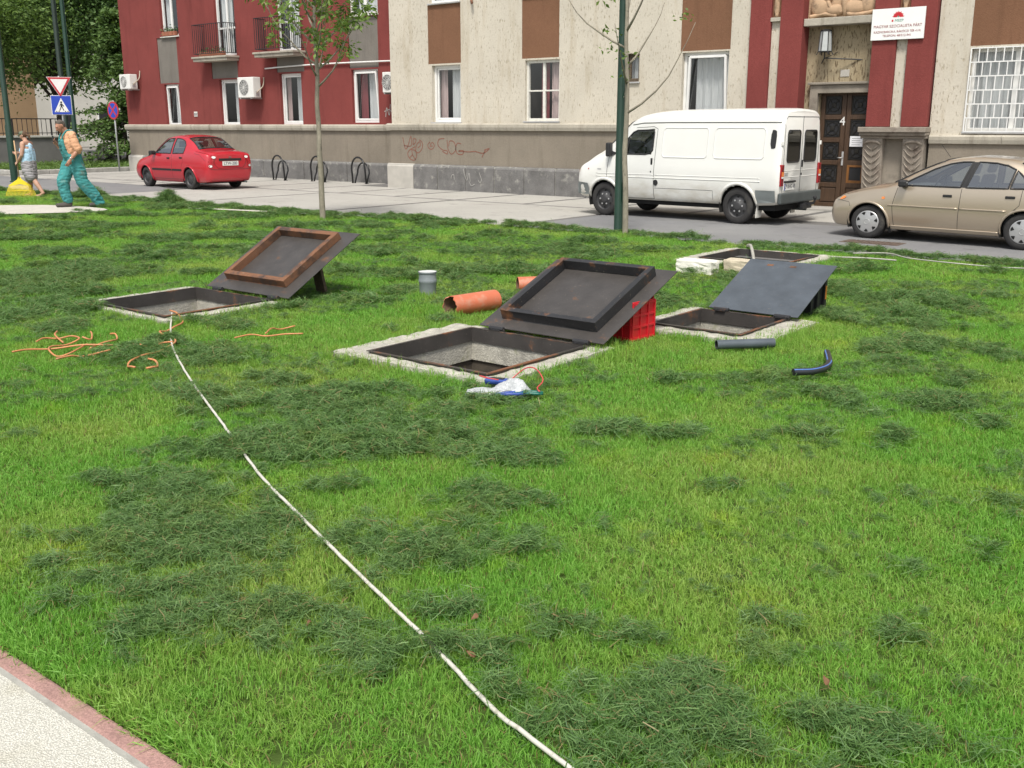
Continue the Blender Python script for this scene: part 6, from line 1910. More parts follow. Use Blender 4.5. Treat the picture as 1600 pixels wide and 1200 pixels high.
# sparse leaf sprays on the bare tree
bt = [o for o in bpy.data.objects if o.name == 'young_tree.001'][0]
rr = np.random.default_rng(5)
P = []
for c in ((-.38, .1, 3.0), (-.45, .05, 3.45), (-.3, 0, 2.75), (.75, .1, 3.12), (-.05, 0, 2.35), (.35, .1, 3.9), (-.2, .1, 4.2), (0, -.1, 2.6)):
    P.append(np.array(c) + rr.normal(size=(12, 3)) * np.array([.09, .09, .06]))
V, F = leaves_np(np.concatenate(P), .085, 9, .4, .42)
mesh_np('crown', V, F, M['leaf_young'], bt)
MB().tube([(-.06, .0, 2.05), (-.16, .16, 2.06), (-.24, .24, 2.05), (-.14, .08, 2.04)], .006, 5, closed=True).build('tie', M['old_white'], bt, smooth=True)

def big_tree(name, label, loc, seed, crown, n, leaf, m, trunk_h, trunk_r, clumps=40, fir=False):
    """crown: (cx,cy,cz, rx,ry,rz) relative to loc"""
    rnd = random.Random(seed); r = np.random.default_rng(seed)
    t = thing(name, label, 'tree', loc, group='trees behind the grey wall')
    cx, cy, cz, rx, ry, rz_ = crown
    tp = [(0, 0, -.2), (rnd.uniform(-.1, .1), rnd.uniform(-.1, .1), trunk_h * .5), (cx * .4, cy * .4, trunk_h), (cx * .8, cy * .8, cz + rz_ * .4)]
    MB().tube(resample(tp, .5), [max(.05, trunk_r * (1 - .8 * i / len(resample(tp, .5)))) for i in range(len(resample(tp, .5)))], 10).build('trunk', M['bark_dark'], t, smooth=True)
    P = []
    if fir:
        for k in range(clumps):
            u = rnd.random() ** .8
            z = cz - rz_ + 2 * rz_ * u
            rad = (1 - u) * rx + .25
            an = rnd.uniform(0, 6.28); L = rad * rnd.uniform(.75, 1.1)
            a0 = np.array([cx, cy, z]); tip = np.array([cx + L * math.cos(an), cy + L * math.sin(an), z - .28 * L + .15])
            MB().tube([tuple(a0), tuple((a0 + tip) / 2 + np.array([0, 0, .08])), tuple(tip)], [.03, .02, .006], 5).build('limb', M['bark_dark'], t, smooth=True)
            q = r.uniform(.15, 1, (n // clumps, 1))
            pts = a0 + (tip - a0) * q + r.normal(size=(n // clumps, 3)) * np.array([.16, .16, .06]) * (.5 + q)
            P.append(pts)
    else:
        for k in range(clumps):
            v = r.normal(size=3); v /= np.linalg.norm(v)
            rad = r.uniform(.45, 1.0)
            c = np.array([cx, cy, cz]) + v * rad * np.array([rx, ry, rz_])
            s = r.uniform(.5, 1.15) * .30 * (rx + ry + rz_) / 3
            kk = int(n / clumps * r.uniform(.6, 1.4))
            pts = c + r.normal(size=(kk, 3)) * np.array([s, s, s * .55])
            P.append(pts)
            if k % 3 == 0:
                b0 = Vector((cx * .5, cy * .5, trunk_h * .9 + rnd.uniform(0, 1.5)))
                MB().tube([b0, (b0 + Vector(c)) / 2 + Vector((0, 0, .3)), Vector(c)], [.09, .06, .02], 6).build('limb', M['bark_dark'], t, smooth=True)
    V, F = leaves_np(np.concatenate(P), leaf, seed, .25, .5)
    mesh_np('crown', V, F, m, t)
    return t
big_tree('broadleaf_tree', 'broad dark tree overhanging the left edge behind the wall', (-47, 19.8, 0), 21, (.5, 1.2, 6.2, 3.2, 3.6, 3.2), 34000, .17, M['leaf_mid'], 2.6, .28, 75)
big_tree('broadleaf_tree', 'tall dark tree behind the crossing signs', (-49.5, 26.5, 0), 22, (0, 0, 6.8, 3.4, 3.6, 4.0), 34000, .17, M['leaf_dark'], 2.6, .3, 75)
big_tree('broadleaf_tree', 'dark tree nearest the red wing corner, high crown', (-50, 32, 0), 23, (0, 0, 7.6, 3.4, 3.6, 4.0), 30000, .17, M['leaf_dark'], 3, .3, 65)
big_tree('fir_tree', 'lighter green fir with sweeping branches beside the no-stopping sign', (-40.2, 24.2, 0), 24, (0, 0, 3.3, 2.3, 2.3, 2.7), 15000, .17, M['leaf_fir'], 1.0, .12, 130, True)
big_tree('broadleaf_tree', 'far tree crown filling the gap above the railing', (-60, 30, 0), 25, (0, 0, 6.6, 4.2, 4.2, 3.6), 9000, .34, M['leaf_mid'], 3, .3, 45)

# green posts
def post(label, loc, r, h, m, base=1.0):
    p = thing('lamp_post', label, 'post', loc)
    sh_ = MB().lathe([(0, 0), (r * 1.25, 0), (r * 1.25, base), (r, base + .06), (r * .85, h), (0, h)], 18).build('shaft', m, p, smooth=True)
    smooth_angle(sh_, 40)
    MB().lathe([(r * 1.7, 0), (r * 1.7, .02), (r * 1.3, .04)], 18).build('base_plate', m, p)
    MB().box(r * 1.2, r * 1.3, -.04, .04, .5, .8).build('service_door', m, p, bevel=.003)
    MB().lathe([(r * .9, h), (r * 2.4, h + .1), (r * 2.6, h + .45), (r * 2.2, h + .5), (0, h + .62)], 16).build('lamp_head', m, p)
    return p
post('dark green lamp post beside the almost bare young tree', (-8.70, 13.44, 0), .070, 6.5, M['post_green'], .0001)
post('dark green lamp post at the left edge behind the raking person', (-30.85, 14.85, -.01), .082, 6.5, M['post_green'], 1.6)
post('green lamp post rising behind the walking person', (-38.2, 20.9, .06), .085, 9, M['post_green'], 1.2)
post('dark lamp post left of the crossing sign', (-39.0, 21.0, .06), .10, 9, M['post_dark'], 1.2)

# traffic signs
M['sign_blue'] = mat('traffic_blue', (.02, .06, .42), .4, .06, 4)
M['sign_rim_red'] = mat('traffic_red', (.45, .03, .04), .4, .06, 4)
ts = thing('crossing_sign', 'red-rimmed triangle sign above a blue pedestrian crossing sign on a grey post', 'traffic sign', (-37.3, 20.0, .05), R(58))
MB().tube([(0, 0, 0), (0, 0, 3.3)], .035, 10).build('pole', M['galv'], ts, smooth=True)
def flat(name, poly, y0, y1, m, parent): return MB().prism(poly, y0, y1, 'y').build(name, m, parent)
def tri(cx, cz, s): return [(cx - s, cz + s * .58), (cx + s, cz + s * .58), (cx, cz - s * 1.15)]
tr_ = flat('give_way_triangle', tri(0, 3.02, .40), -.06, -.045, M['sign_rim_red'], ts)
flat('give_way_rim', tri(0, 3.02, .425), -.044, -.036, M['white_frame'], tr_)
flat('white_field', tri(0, 3.02, .29), -.064, -.0605, M['white_frame'], tr_)
sq = flat('crossing_square', [(-.33, 1.95), (.33, 1.95), (.33, 2.6), (-.33, 2.6)], -.06, -.045, M['sign_blue'], ts)
flat('white_edge', [(-.35, 1.93), (.35, 1.93), (.35, 2.62), (-.35, 2.62)], -.044, -.036, M['white_frame'], sq)
flat('white_field', [(-.25, 2.03), (.25, 2.03), (0, 2.53)], -.064, -.0605, M['white_frame'], sq)
for pts in ([(-.03, 2.33), (.03, 2.33), (.03, 2.20), (-.03, 2.20)], [(-.03, 2.22), (.0, 2.22), (-.06, 2.08), (-.09, 2.08)], [(.0, 2.22), (.03, 2.22), (.08, 2.08), (.05, 2.08)], [(-.08, 2.22), (-.06, 2.24), (.0, 2.33), (-.03, 2.33)], [(.03, 2.32), (.09, 2.24), (.07, 2.22), (.02, 2.28)]):
    flat('walking_figure', pts, -.067, -.0645, M['iron'], sq)
flat('walking_figure', [(.035 * math.cos(2 * PI * k / 12), 2.375 + .035 * math.sin(2 * PI * k / 12)) for k in range(12)], -.067, -.0645, M['iron'], sq)
for x in (-.2, -.12, .10, .18):
    flat('stripe', [(x, 2.04), (x + .04, 2.04), (x + .035, 2.07), (x + .005, 2.07)], -.067, -.0645, M['iron'], sq)
ns = thing('no_stopping_sign', 'round blue and red no-stopping sign on a grey post by the red wing', 'traffic sign', (-34.55, 20.45, .0), R(5))
MB().tube([(0, 0, 0), (0, 0, 2.45)], .03, 10).build('pole', M['galv'], ns, smooth=True)
def disc(r, z, n=28): return [(r * math.cos(2 * PI * k / n), z + r * math.sin(2 * PI * k / n)) for k in range(n)]
dk = flat('disc', disc(.31, 2.12), -.05, -.035, M['sign_rim_red'], ns)
flat('blue_field', disc(.25, 2.12), -.054, -.0505, M['sign_blue'], dk)
for a in (45, 135):
    c, s = math.cos(R(a)), math.sin(R(a))
    flat('red_bar', [(.25 * c - .03 * s, 2.12 + .25 * s + .03 * c), (.25 * c + .03 * s, 2.12 + .25 * s - .03 * c), (-.25 * c + .03 * s, 2.12 - .25 * s - .03 * c), (-.25 * c - .03 * s, 2.12 - .25 * s + .03 * c)], -.057 - a * 1e-5, -.0545, M['sign_rim_red'], dk)

# grey wall with railing, bank, stones
M['wall_grey'] = mat('grey_wall_render', (.17, .165, .16), .93, .15, 1.5, bscale=30, bstr=.3)
M['coping'] = mat('pale_coping', (.50, .49, .45), .9, .12, 3)
gw = thing('garden_wall', 'low grey rendered wall with pale coping and iron railing on the left', 'wall', (-42.2, 0, 0))
MB().box(0, .3, 6, 22.6, -.05, 1.12).build('wall', M['wall_grey'], gw)
MB().box(-.06, .36, 5.9, 22.7, 1.121, 1.2).build('coping', M['coping'], gw, bevel=.01)
MB().bar((.15, 6, 1.3), (.15, 22.6, 1.3), .03).build('bottom_rail', M['iron'], gw)
rlo = MB().bar((.15, 6, 1.86), (.15, 22.6, 1.86), .04).build('top_rail', M['iron'], gw)
for k in range(84):
    y = 6 + k * .2
    MB().bar((.15, y, 1.2), (.15, y, 1.86), .018 if k % 8 else .05).build('baluster', M['iron'], rlo)
M['rubble'] = mat('grey_rubble', (.20, .195, .18), .95, .3, 6, bscale=20, bstr=.6)
rnd = random.Random(31)
for k in range(34):
    sz = rnd.uniform(.12, .32)
    bm = bmesh.new(); bmesh.ops.create_icosphere(bm, subdivisions=2, radius=1)
    f = [rnd.uniform(.7, 1.1) for _ in range(3)]
    for v in bm.verts:
        v.co *= rnd.uniform(.85, 1.1); v.co = Vector((v.co.x * sz * f[0], v.co.y * sz * f[1], v.co.z * sz * .6))
    me = bpy.data.meshes.new('rubble_stone'); bm.to_mesh(me); bm.free(); me.materials.append(M['rubble'])
    o = link_obj('rubble_stone', me); u = rnd.random()
    o.location = (-41.6 + rnd.uniform(-.5, .5), 22.9 + u * 3.4, .10 + rnd.random() * .7 * (1 - abs(u - .5))); o.rotation_euler = (rnd.random() * 3, 0, rnd.random() * 6)
    tag(o, 'rough grey stone in the heap under the fir', 'stone', 'stones heaped under the fir')
# low plants along the verge
V, F = leaves_np(np.stack([RNG.uniform(-41.8, -36, 9000), RNG.uniform(17.5, 27, 9000), .08 + np.abs(RNG.normal(0, .06, 9000))], 1), .13, 77, -.6, .22)
tag(mesh_np('verge_plants', V, F, M['leaf_mid'], None), 'low rough grass and weeds on the verge by the wall', 'grass', kind='stuff')

# houses beyond
M['house_peach'] = plaster('peach_plaster', (.48, .33, .20), None, 0, (.8, .8, .8), .06)
M['house_white'] = plaster('pale_plaster', (.62, .60, .54), None, 0, (.85, .85, .85), .06)
def house(label, x0, x1, y0, y1, h, m, wins):
    hs_ = thing('house', label, 'house', (x0, y0, 0))
    MB().box(0, x1 - x0, 0, y1 - y0, 0, h).build('wall', m, hs_)
    MB().prism([(-.4, h + .001), (y1 - y0 + .4, h + .001), ((y1 - y0) / 2, h + 2.6)], -.4, x1 - x0 + .4, 'x').build('roof', M['roof'], hs_)
    for (u, z, ww, hh) in wins:      # on the face towards +X
        f = MB().box(x1 - x0 + .002, x1 - x0 + .06, u, u + ww, z, z + hh).build('window', M['white_frame'], hs_)
        MB().box(x1 - x0 + .061, x1 - x0 + .066, u + .1, u + ww - .1, z + .1, z + hh - .1).build('pane', M['black_plastic'], f)
    return hs_
house('peach plastered house half hidden by the trees at the left edge', -68, -56, 10, 28.6, 9, M['house_peach'], [(3, 1.2, 1.4, 1.8), (8, 1.2, 1.4, 1.8), (13, 1.2, 1.4, 1.8), (3, 5, 1.4, 1.8), (8, 5, 1.4, 1.8), (13, 5, 1.4, 1.8)])
house('pale house showing through gaps behind the dark trees', -88, -74, 33, 62, 8, M['house_white'], [(3 + 3.2 * k, z, 1.4, 1.7) for k in range(8) for z in (1.2, 4.6)])
# ------------------------------------------------------------------ grass and clippings (scattered with geometry nodes)
YAW = R(38.8)
RIGHT = np.array([math.cos(YAW), math.sin(YAW)]); FWD = np.array([-math.sin(YAW), math.cos(YAW)])

def blade_mat(name, cols, yellow, patch, trans=.35, rough=.5, spec=.35):
    m = bpy.data.materials.new(name); m.use_nodes = True
    t = m.node_tree; t.nodes.clear()
    o = t.nodes.new('ShaderNodeOutputMaterial'); g = t.nodes.new('ShaderNodeNewGeometry')
    v = coords(t, 'World')
    oi = t.nodes.new('ShaderNodeObjectInfo')
    ad = t.nodes.new('ShaderNodeMath'); ad.operation = 'ADD'
    t.links.new(g.outputs['Random Per Island'], ad.inputs[0]); t.links.new(oi.outputs['Random'], ad.inputs[1])
    fr = t.nodes.new('ShaderNodeMath'); fr.operation = 'FRACT'; t.links.new(ad.outputs[0], fr.inputs[0])
    c = mixc(t, fr.outputs[0], cols[0], cols[1])
    # lawn patches: lush and yellowish areas
    n1 = ramp(t, noise(t, v, .8, 5, .62), .44, .66)
    c = mixc(t, n1, c, mixc(t, fr.outputs[0], patch[0], patch[1]))
    n2 = ramp(t, noise(t, coords(t, 'World', (1, 1, 1)), 2.3, 4, .65), .56, .74)
    c = mixc(t, n2, c, mixc(t, 1., c, (1.3, 1.1, .75), 'MULTIPLY'))
    # a few straw-coloured blades
    st = ramp(t, fr.outputs[0], 1 - yellow, 1 - yellow + .01)
    c = mixc(t, st, c, (.26, .20, .09))
    d = t.nodes.new('ShaderNodeBsdfPrincipled'); d.inputs['Roughness'].default_value = rough; d.inputs['Specular IOR Level'].default_value = spec
    t.links.new(c, d.inputs['Base Color'])
    tr = t.nodes.new('ShaderNodeBsdfTranslucent'); t.links.new(mixc(t, 1., c, (1.2, 1.3, .7), 'MULTIPLY'), tr.inputs['Color'])
    ms = t.nodes.new('ShaderNodeMixShader'); ms.inputs[0].default_value = trans
    t.links.new(d.outputs[0], ms.inputs[1]); t.links.new(tr.outputs[0], ms.inputs[2]); t.links.new(ms.outputs[0], o.inputs[0])
    return m
M['blade'] = blade_mat('grass_blade', ((.14, .335, .045), (.25, .485, .085)), .06, ((.265, .41, .075), (.37, .48, .125)), .42)
M['clip'] = blade_mat('cut_grass', ((.058, .135, .036), (.155, .27, .08)), .05, ((.066, .14, .038), (.175, .28, .088)), .25)

def proto_collection(name, meshes):
    c = bpy.data.collections.new(name)
    for k, me in enumerate(meshes):
        c.objects.link(bpy.data.objects.new('%s_sprig' % name, me))
    return c

def tuft_mesh(seed, n, rad, hmin, hmax, w, mat_):
    r = np.random.default_rng(seed)
    V, F = [], []
    for k in range(n):
        a = r.uniform(0, 2 * PI); rr = rad * math.sqrt(r.random())
        b = np.array([rr * math.cos(a), rr * math.sin(a), -.005])
        h = r.uniform(hmin, hmax); ww = w * r.uniform(.7, 1.25)
        la = r.uniform(0, 2 * PI); lean = abs(r.normal(0, .45)) + .08
        ld = np.array([math.cos(la), math.sin(la), 0]); s = np.array([-ld[1], ld[0], 0])
        tw = r.uniform(-.8, .8); s = s * math.cos(tw) + ld * math.sin(tw)
        p1 = b + ld * lean * h * .28 + np.array([0, 0, h * .55]); p2 = b + ld * lean * h * 1.0 + np.array([0, 0, h * max(.35, 1 - lean * .45)])
        i = len(V)
        V += [b - s * ww * .5, b + s * ww * .5, p1 - s * ww * .42, p1 + s * ww * .42, p2]
        F += [(i, i + 1, i + 3, i + 2), (i + 2, i + 3, i + 4)]
    me = bpy.data.meshes.new('sprig'); me.from_pydata([tuple(v) for v in V], [], F); me.materials.append(mat_)
    return me

def clump_mesh(seed, n, rad, hz, mat_, w=.0026, lmin=.03, lmax=.095):
    r = np.random.default_rng(seed)
    V, F = [], []
    for k in range(n):
        a = r.uniform(0, 2 * PI); rr = rad * abs(r.normal(0, .5))
        c = np.array([rr * math.cos(a), rr * math.sin(a), hz * max(0, 1 - (rr / rad) ** 2) * r.uniform(.1, 1.0)])
        L = r.uniform(lmin, lmax); la = r.uniform(0, 2 * PI); el = r.normal(.10, .30)
        d = np.array([math.cos(la) * math.cos(el), math.sin(la) * math.cos(el), math.sin(el)])
        s = np.cross(d, [0, 0, 1.]); s /= np.linalg.norm(s) + 1e-9
        roll = r.uniform(-1, 1); up = np.cross(s, d); s = s * math.cos(roll) + up * math.sin(roll)
        ww = w * r.uniform(.7, 1.3)
        bend = np.array([0, 0, r.uniform(-.012, .012)]) + s * r.uniform(-.01, .01)
        p0 = c - d * L * .5; p1 = c + bend; p2 = c + d * L * .5
        i = len(V)
        V += [p0 - s * ww * .4, p0 + s * ww * .4, p1 - s * ww * .5, p1 + s * ww * .5, p2]
        F += [(i, i + 1, i + 3, i + 2), (i + 2, i + 3, i + 4)]
    me = bpy.data.meshes.new('sprig'); me.from_pydata([tuple(v) for v in V], [], F); me.materials.append(mat_)
    return me

def scatter(name, label, P, rot, scl, idx, coll, cat):
    me = bpy.data.meshes.new(name)
    me.vertices.add(len(P)); me.vertices.foreach_set('co', P.astype(np.float32).ravel())
    a = me.attributes.new('spin', 'FLOAT_VECTOR', 'POINT'); a.data.foreach_set('vector', rot.astype(np.float32).ravel())
    a = me.attributes.new('size', 'FLOAT_VECTOR', 'POINT'); a.data.foreach_set('vector', scl.astype(np.float32).ravel())
    a = me.attributes.new('pick', 'INT', 'POINT'); a.data.foreach_set('value', idx.astype(np.int32))
    o = link_obj(name, me)
    ng = bpy.data.node_groups.new(name, 'GeometryNodeTree')
    ng.interface.new_socket('Geometry', in_out='INPUT', socket_type='NodeSocketGeometry'); ng.interface.new_socket('Geometry', in_out='OUTPUT', socket_type='NodeSocketGeometry')
    N = ng.nodes; L = ng.links
    gi = N.new('NodeGroupInput'); go = N.new('NodeGroupOutput')
    ci = N.new('GeometryNodeCollectionInfo'); ci.inputs['Collection'].default_value = coll
    ci.inputs['Separate Children'].default_value = True; ci.inputs['Reset Children'].default_value = True
    ip = N.new('GeometryNodeInstanceOnPoints'); ip.inputs['Pick Instance'].default_value = True
    def na(nm, dt):
        n = N.new('GeometryNodeInputNamedAttribute'); n.data_type = dt; n.inputs['Name'].default_value = nm
        return [s for s in n.outputs if s.enabled and s.name == 'Attribute'][0]
    L.new(gi.outputs[0], ip.inputs['Points']); L.new(ci.outputs[0], ip.inputs['Instance'])
    L.new(na('pick', 'INT'), ip.inputs['Instance Index'])
    e2r = N.new('FunctionNodeEulerToRotation'); L.new(na('spin', 'FLOAT_VECTOR'), e2r.inputs[0]); L.new(e2r.outputs[0], ip.inputs['Rotation'])
    L.new(na('size', 'FLOAT_VECTOR'), ip.inputs['Scale']); L.new(ip.outputs[0], go.inputs[0])
    md = o.modifiers.new('scatter', 'NODES'); md.node_group = ng
    return tag(o, label, cat, kind='stuff')

def inside_np(x, y, poly):
    c = np.zeros(len(x), bool); n = len(poly); j = n - 1
    for i in range(n):
        xi, yi = poly[i]; xj, yj = poly[j]
        if yi != yj:
            cond = ((yi > y) != (yj > y)) & (x < (xj - xi) * (y - yi) / (yj - yi) + xi)
            c ^= cond
        j = i
    return c

def vnoise(x, y, s, seed):
    rr = np.random.default_rng(seed); v = np.zeros_like(x)
    for k in range(7):
        a = rr.uniform(0, 2 * PI); f = s * rr.uniform(.5, 2.2); v += np.sin((x * math.cos(a) + y * math.sin(a)) * f + rr.uniform(0, 6.28))
    return v / 7 * 1.8
r = np.random.default_rng(42)
def lawn_points(n, box):
    x = r.uniform(box[0], box[1], n); y = r.uniform(box[2], box[3], n)
    ok = inside_np(x, y, LAWN) & ~inside_np(x, y, smooth_poly(FAR_PATH)) & ~inside_np(x, y, smooth_poly(PATH_STRIP))
    for ((o0, o1, p0, p1), _) in HATCH:
        ok &= ~((x > o0 - .04) & (x < o1 + .04) & (y > p0 - .04) & (y < p1 + .04))
    for k, (_, (a0, a1, b0, b1)) in enumerate(HATCH):
        e = np.abs(r.normal(0, .03, n)) + .15 * np.clip(.5 + .8 * vnoise(x, y, 6, 33 + k), 0, 1)
        if k in (0,):
            f = .11; ok &= ~((x > a0 + e * .4) & (x < a1 - e - .06) & (y > b0 + e * .6 + .02) & (y < b1 - e))
        else:
            ok &= ~((x > a0 + e) & (x < a1 - e) & (y > b0 + e * 1.6 + .03) & (y < b1 - e))
    return x[ok], y[ok]
box = (-27.5, 1.5, 1.318, 13.5); area = (box[1] - box[0]) * (box[3] - box[2])
x, y = lawn_points(int(area * 1700), box)
rel = np.stack([x, y], 1); fw = rel @ FWD; rt = rel @ RIGHT; dist = np.hypot(x, y)
dens = np.where(dist < 6, 1700, np.where(dist < 10, 1000, np.where(dist < 16, 480, 300)))
inview = (np.abs(rt) < fw * .62 + 1.2)
dens = np.where(inview, dens, 70)
keep = r.random(len(x)) < dens / 1700
x, y, dist = x[keep], y[keep], dist[keep]
n = len(x)
hgt = .68 + .20 * vnoise(x, y, 2.2, 1) + .10 * vnoise(x, y, 7, 2) + r.normal(0, .12, n)
wid = np.clip(.85 + dist * .028, .9, 1.5)
hgt = np.clip(hgt, .45, 1.4)
sc = np.stack([wid, wid, hgt], 1)
rot = np.stack([r.normal(0, .14, n), r.normal(0, .14, n), r.uniform(0, 2 * PI, n)], 1)
P = np.stack([x, y, np.zeros(n)], 1)
# taller uncut tufts round the hatches and the pipes
tx, ty = [], []
for k, (_, (a0, a1, b0, b1)) in enumerate(HATCH):
    for _i in range(420):
        s = r.integers(0, 4); u = r.random(); o_ = r.normal(.03, .05)
        if s == 0: px, py = a0 + (a1 - a0) * u, b0 - o_
        elif s == 1: px, py = a1 + o_, b0 + (b1 - b0) * u
        elif s == 2: px, py = a0 + (a1 - a0) * u, b1 + o_
        else: px, py = a0 - o_, b0 + (b1 - b0) * u
        tx.append(px); ty.append(py)
for (cx, cy, rx_, ry_, m_) in ((-6.82, 7.1, .16, .16, 90), (-6.2, 6.65, .3, .25, 150), (-3.95, 6.2, .3, .2, 110), (-3.25, 7.5, .2, .4, 90), (-14.0, 12.1, .16, .16, 60), (-8.5, 13.2, .2, .12, 60), (-5.9, 6.5, .1, .1, 40)):
    tx += list(r.normal(cx, rx_ * .6, m_)); ty += list(r.normal(cy, ry_ * .6, m_))
tx += list(r.uniform(-5.5, -.5, 500)); ty += list(r.normal(1.345, .02, 500))
tx = np.array(tx); ty = np.array(ty)
okt = np.ones(len(tx), bool)
for ((o0, o1, p0, p1), _) in HATCH:
    okt &= ~((tx > o0 - .05) & (tx < o1 + .05) & (ty > p0 - .05) & (ty < p1 + .05))
tx, ty = tx[okt], ty[okt]; m_ = len(tx)
P = np.concatenate([P, np.stack([tx, ty, np.zeros(m_)], 1)])
tw = r.uniform(1.0, 1.3, m_)
sc = np.concatenate([sc, np.stack([tw, tw, np.where(ty < 1.45, r.uniform(.7, 1.2, m_), r.uniform(1.1, 2.0, m_))], 1)])
rot = np.concatenate([rot, np.stack([np.where(ty < 1.45, .35, 0) + r.normal(0, .2, m_), r.normal(0, .2, m_), np.where(ty < 1.45, r.normal(0, .4, m_), r.uniform(0, 6.28, m_))], 1)])
protos = [tuft_mesh(100 + k, 15, .032, .032, .072, .0036, M['blade']) for k in range(8)]
scatter('grass', 'short green lawn grass', P, rot, sc, r.integers(0, 8, len(P)), proto_collection('grass', protos), 'grass')

# clippings: heaps left by the mower
HEAPS = [(-4.19, 3.22, .5, .45), (-3.82, 3.66, .41, .4), (-3.98, 4.34, .46, .28), (-4.67, 3.79, .46, .29), (-3.8, 2.35, .31, .49), (-3.52, 2.05, .26, .34), (-3.37, 2.25, .31, .34), (-3.33, 2.54, .24, .22), (-2.93, 1.94, .39, .26), (-2.59, 2.09, .24, .22), (-2.78, 1.75, .28, .16), (-2.37, 2.12, .17, .18), (-2.22, 1.99, .16, .16), (-1.91, 2.24, .18, .12), (-2.7, 2.71, .36, .26), (-2.49, 2.56, .24, .23), (-3.11, 3.82, .32, .31), (-2.84, 3.73, .19, .19), (-2.78, 3.28, .26, .24), (-2.27, 3.03, .15, .08), (-2.27, 3.39, .08, .14), (-1.36, 2.22, .29, .16), (-1.35, 2.49, .12, .15), (-1.57, 2.62, .1, .09), (-1.32, 2.39, .23, .21), (-1.21, 2.8, .12, .1), (-.87, 2.62, .27, .2), (-.72, 2.54, .26, .12), (-1.01, 2.31, .17, .12), (-.95, 3.17, .13, .08), (-1.05, 3.73, .07, .07), (-.65, 2.88, .15, .15), (-1.3, 3.0, .09, .06), (-2.45, 7.35, .19, .4), (-2.76, 6.19, .13, .21), (-2.8, 8.99, .28, .71), (-2.94, 10.16, .25, .56), (-2.69, 9.9, .17, .67), (-1.66, 6.21, .27, .34), (-1.68, 5.38, .15, .15), (-3.24, 8.64, .22, .31), (-1.99, 5.85, .19, .18), (-2.34, 6.04, .24, .19), (-1.79, 6.91, .17, .26), (-3.47, 9.73, .31, .39), (-4.02, 10.31, .27, .36), (-2.34, 7.86, .24, .29), (-2.59, 4.65, .24, .16), (-3.26, 5.72, .17, .14), (-2.92, 4.53, .21, .14), (-6.25, 4.29, .33, .44), (-5.32, 4.07, .25, .25), (-5.4, 3.59, .2, .19), (-10.51, 5.38, .41, .78), (-11.1, 5.19, .21, .72), (-9.33, 4.57, .36, .38), (-11.46, 6.2, .3, .48), (-8.83, 4.15, .22, .4), (-8.12, 4.17, .21, .27), (-4.62, 4.21, .32, .22), (-6.72, 3.91, .28, .36), (-3.56, 3.87, .21, .18), (-3.5, 3.02, .18, .18), (-1.95, 2.79, .12, .07), (-1.79, 2.5, .15, .09), (-1.47, 6.02, .18, .23), (-1.79, 7.87, .14, .32), (-2.06, 4.07, .12, .07), (-2.03, 5.1, .17, .1), (-1.21, 2.11, .21, .09), (-1.51, 2.06, .11, .09), (-2.21, 2.39, .16, .12), (-3.68, 1.69, .1, .08), (-3.3, 1.58, .09, .05), (-4.35, 2.34, .15, .13), (-.94, 4.66, .08, .12), (-.87, 4.1, .1, .08)]
CP, CS = [], []
def heap(cx, cy, a, b, dens, hmax, s0):
    k = max(3, int(PI * a * b * dens))
    u = r.normal(0, .5, k); v = r.normal(0, .5, k)
    lump_ = np.clip(1.2 - np.hypot(u, v), 0, 1)
    px = cx + RIGHT[0] * u * a + FWD[0] * v * b; py = cy + RIGHT[1] * u * a + FWD[1] * v * b
    nz = np.clip(vnoise(px, py, 9, 5) * .5 + .55, .1, 1)
    ok = nz > .28 + .25 * (np.hypot(u, v) > .8)
    z = .03 + hmax * lump_ * nz * r.uniform(.4, 1, k)
    CP.append(np.stack([px, py, z], 1)[ok]); CS.append((s0 * r.uniform(.75, 1.35, k))[ok])
for h in HEAPS:
    d = math.hypot(h[0], h[1])
    heap(h[0], h[1], h[2] * 1.12, h[3] * 1.12, 190 if d < 4.5 else 165, .024 if d < 5 else .05, .8 if d < 5 else .95)
# small heaps in mown rows over the far part of the lawn
rr2 = np.random.default_rng(8)
for k in range(900):
    X_ = rr2.uniform(-23, -2); Y_ = rr2.uniform(4.5, 13)
    d = math.hypot(X_, Y_); f_ = X_ * FWD[0] + Y_ * FWD[1]; t_ = X_ * RIGHT[0] + Y_ * RIGHT[1]
    if f_ < 8.2 or abs(t_) > .56 * f_ + .5: continue
    row = math.sin(f_ * 3.4 + .35 * math.sin(t_ * .7)) 
    if row < rr2.uniform(-.9, .7): continue
    if t_ > 1.2 and rr2.random() < .45: continue
    heap(X_, Y_, rr2.uniform(.12, .5), rr2.uniform(.06, .16), 150, rr2.uniform(.03, .10), 1.15)
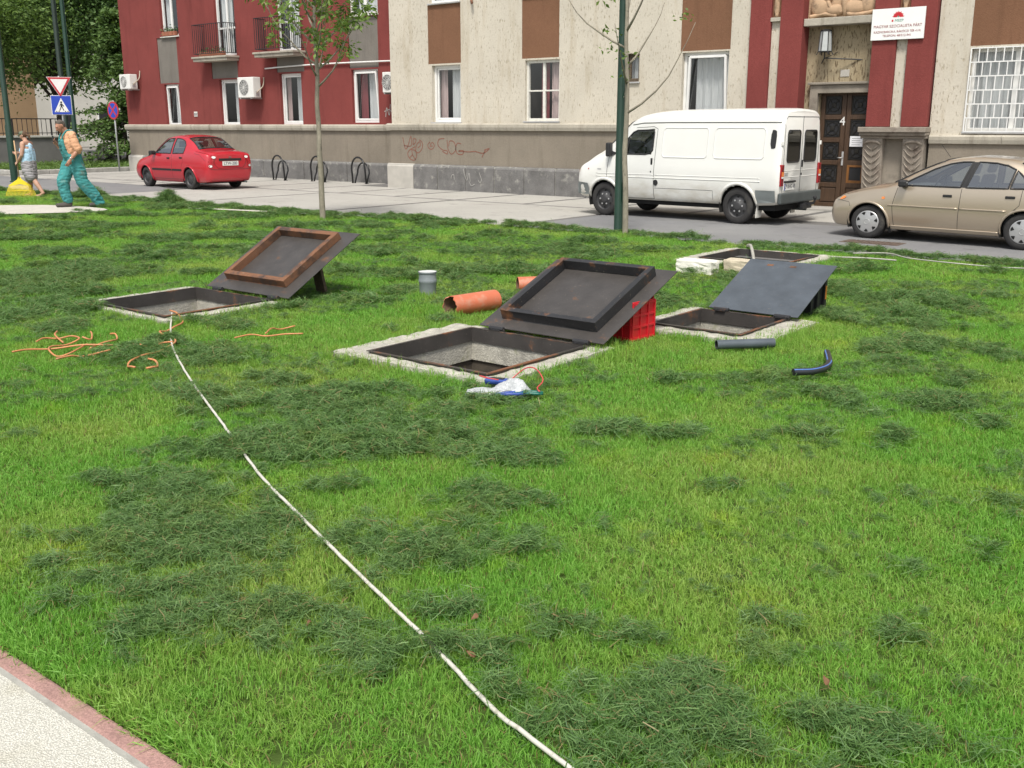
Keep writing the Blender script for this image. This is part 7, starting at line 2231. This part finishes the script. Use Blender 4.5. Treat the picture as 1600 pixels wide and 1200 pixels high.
# thin loose scatter between the heaps
k_ = 15000
sx_ = rr2.uniform(-12, 0, k_); sy_ = rr2.uniform(1.45, 12.5, k_)
sf_ = sx_ * FWD[0] + sy_ * FWD[1]; st_ = sx_ * RIGHT[0] + sy_ * RIGHT[1]
okk = (np.abs(st_) < .56 * sf_ + .4) & (vnoise(sx_, sy_, 2.0, 17) + .5 * vnoise(sx_ * RIGHT[0] + sy_ * RIGHT[1], 3.5 * (sx_ * FWD[0] + sy_ * FWD[1]), 1.6, 19) > .10) & inside_np(sx_, sy_, LAWN)
okk &= (np.hypot(sx_, sy_) > 4.6) | (rr2.random(k_) < .35)
CP.append(np.stack([sx_, sy_, np.full(k_, .028)], 1)[okk]); CS.append((rr2.uniform(.35, .8, k_) * np.where(np.hypot(sx_, sy_) < 4.6, .75, 1.))[okk])
for (px, py, a_, b_) in ((-4.30, 3.06, .16, .10), (-2.03, 2.16, .09, .06), (-1.72, 2.05, .08, .05), (-6.9, 4.4, .2, .1)):
    heap(px, py, a_, b_, 520, .085, .9)
# ridge of clippings along the road edge
for (a, b) in zip(LAWN_EDGE[:-1], LAWN_EDGE[1:]):
    L_ = math.hypot(b[0] - a[0], b[1] - a[1])
    for k in range(int(L_ / .16)):
        u = k / (L_ / .16)
        px = a[0] + (b[0] - a[0]) * u; py = a[1] + (b[1] - a[1]) * u - .06
        if px > 1: continue
        amp = max(0, .5 + .5 * math.sin(px * 2.3) + .4 * math.sin(px * 5.1 + 1)) 
        heap(px, py + rr2.normal(0, .05), .16, .10, 260, .03 + .06 * amp, 1.1)
for (px, py, a, hm) in ((-19.35, 12.55, .35, .28), (-22.6, 12.45, .5, .3), (-15.6, 12.6, .25, .12), (-12.6, 13.1, .25, .12)):
    heap(px, py, a, .25, 500, hm, 1.3)
CP = np.concatenate(CP); CS = np.concatenate(CS)
ok = np.ones(len(CP), bool)
for (_, (a0, a1, b0, b1)) in HATCH:
    ok &= ~((CP[:, 0] > a0 + .03) & (CP[:, 0] < a1 - .03) & (CP[:, 1] > b0 + .03) & (CP[:, 1] < b1 - .03))
ok &= ~inside_np(CP[:, 0], CP[:, 1], smooth_poly(FAR_PATH)) & (CP[:, 1] > 1.38)
CP, CS = CP[ok], CS[ok]
n = len(CP)
protos = [clump_mesh(200 + k, 80, .095, .024, M['clip']) for k in range(8)]
scatter('grass_clippings', 'dark heaps of cut grass lying on the lawn', CP, np.stack([r.normal(0, .15, n), r.normal(0, .15, n), r.uniform(0, 6.28, n)], 1),
        np.stack([CS, CS, CS * r.uniform(.8, 1.3, n)], 1), r.integers(0, 8, n), proto_collection('grass_clippings', protos), 'grass')
print('grass tufts', len(P), 'clip clumps', n)
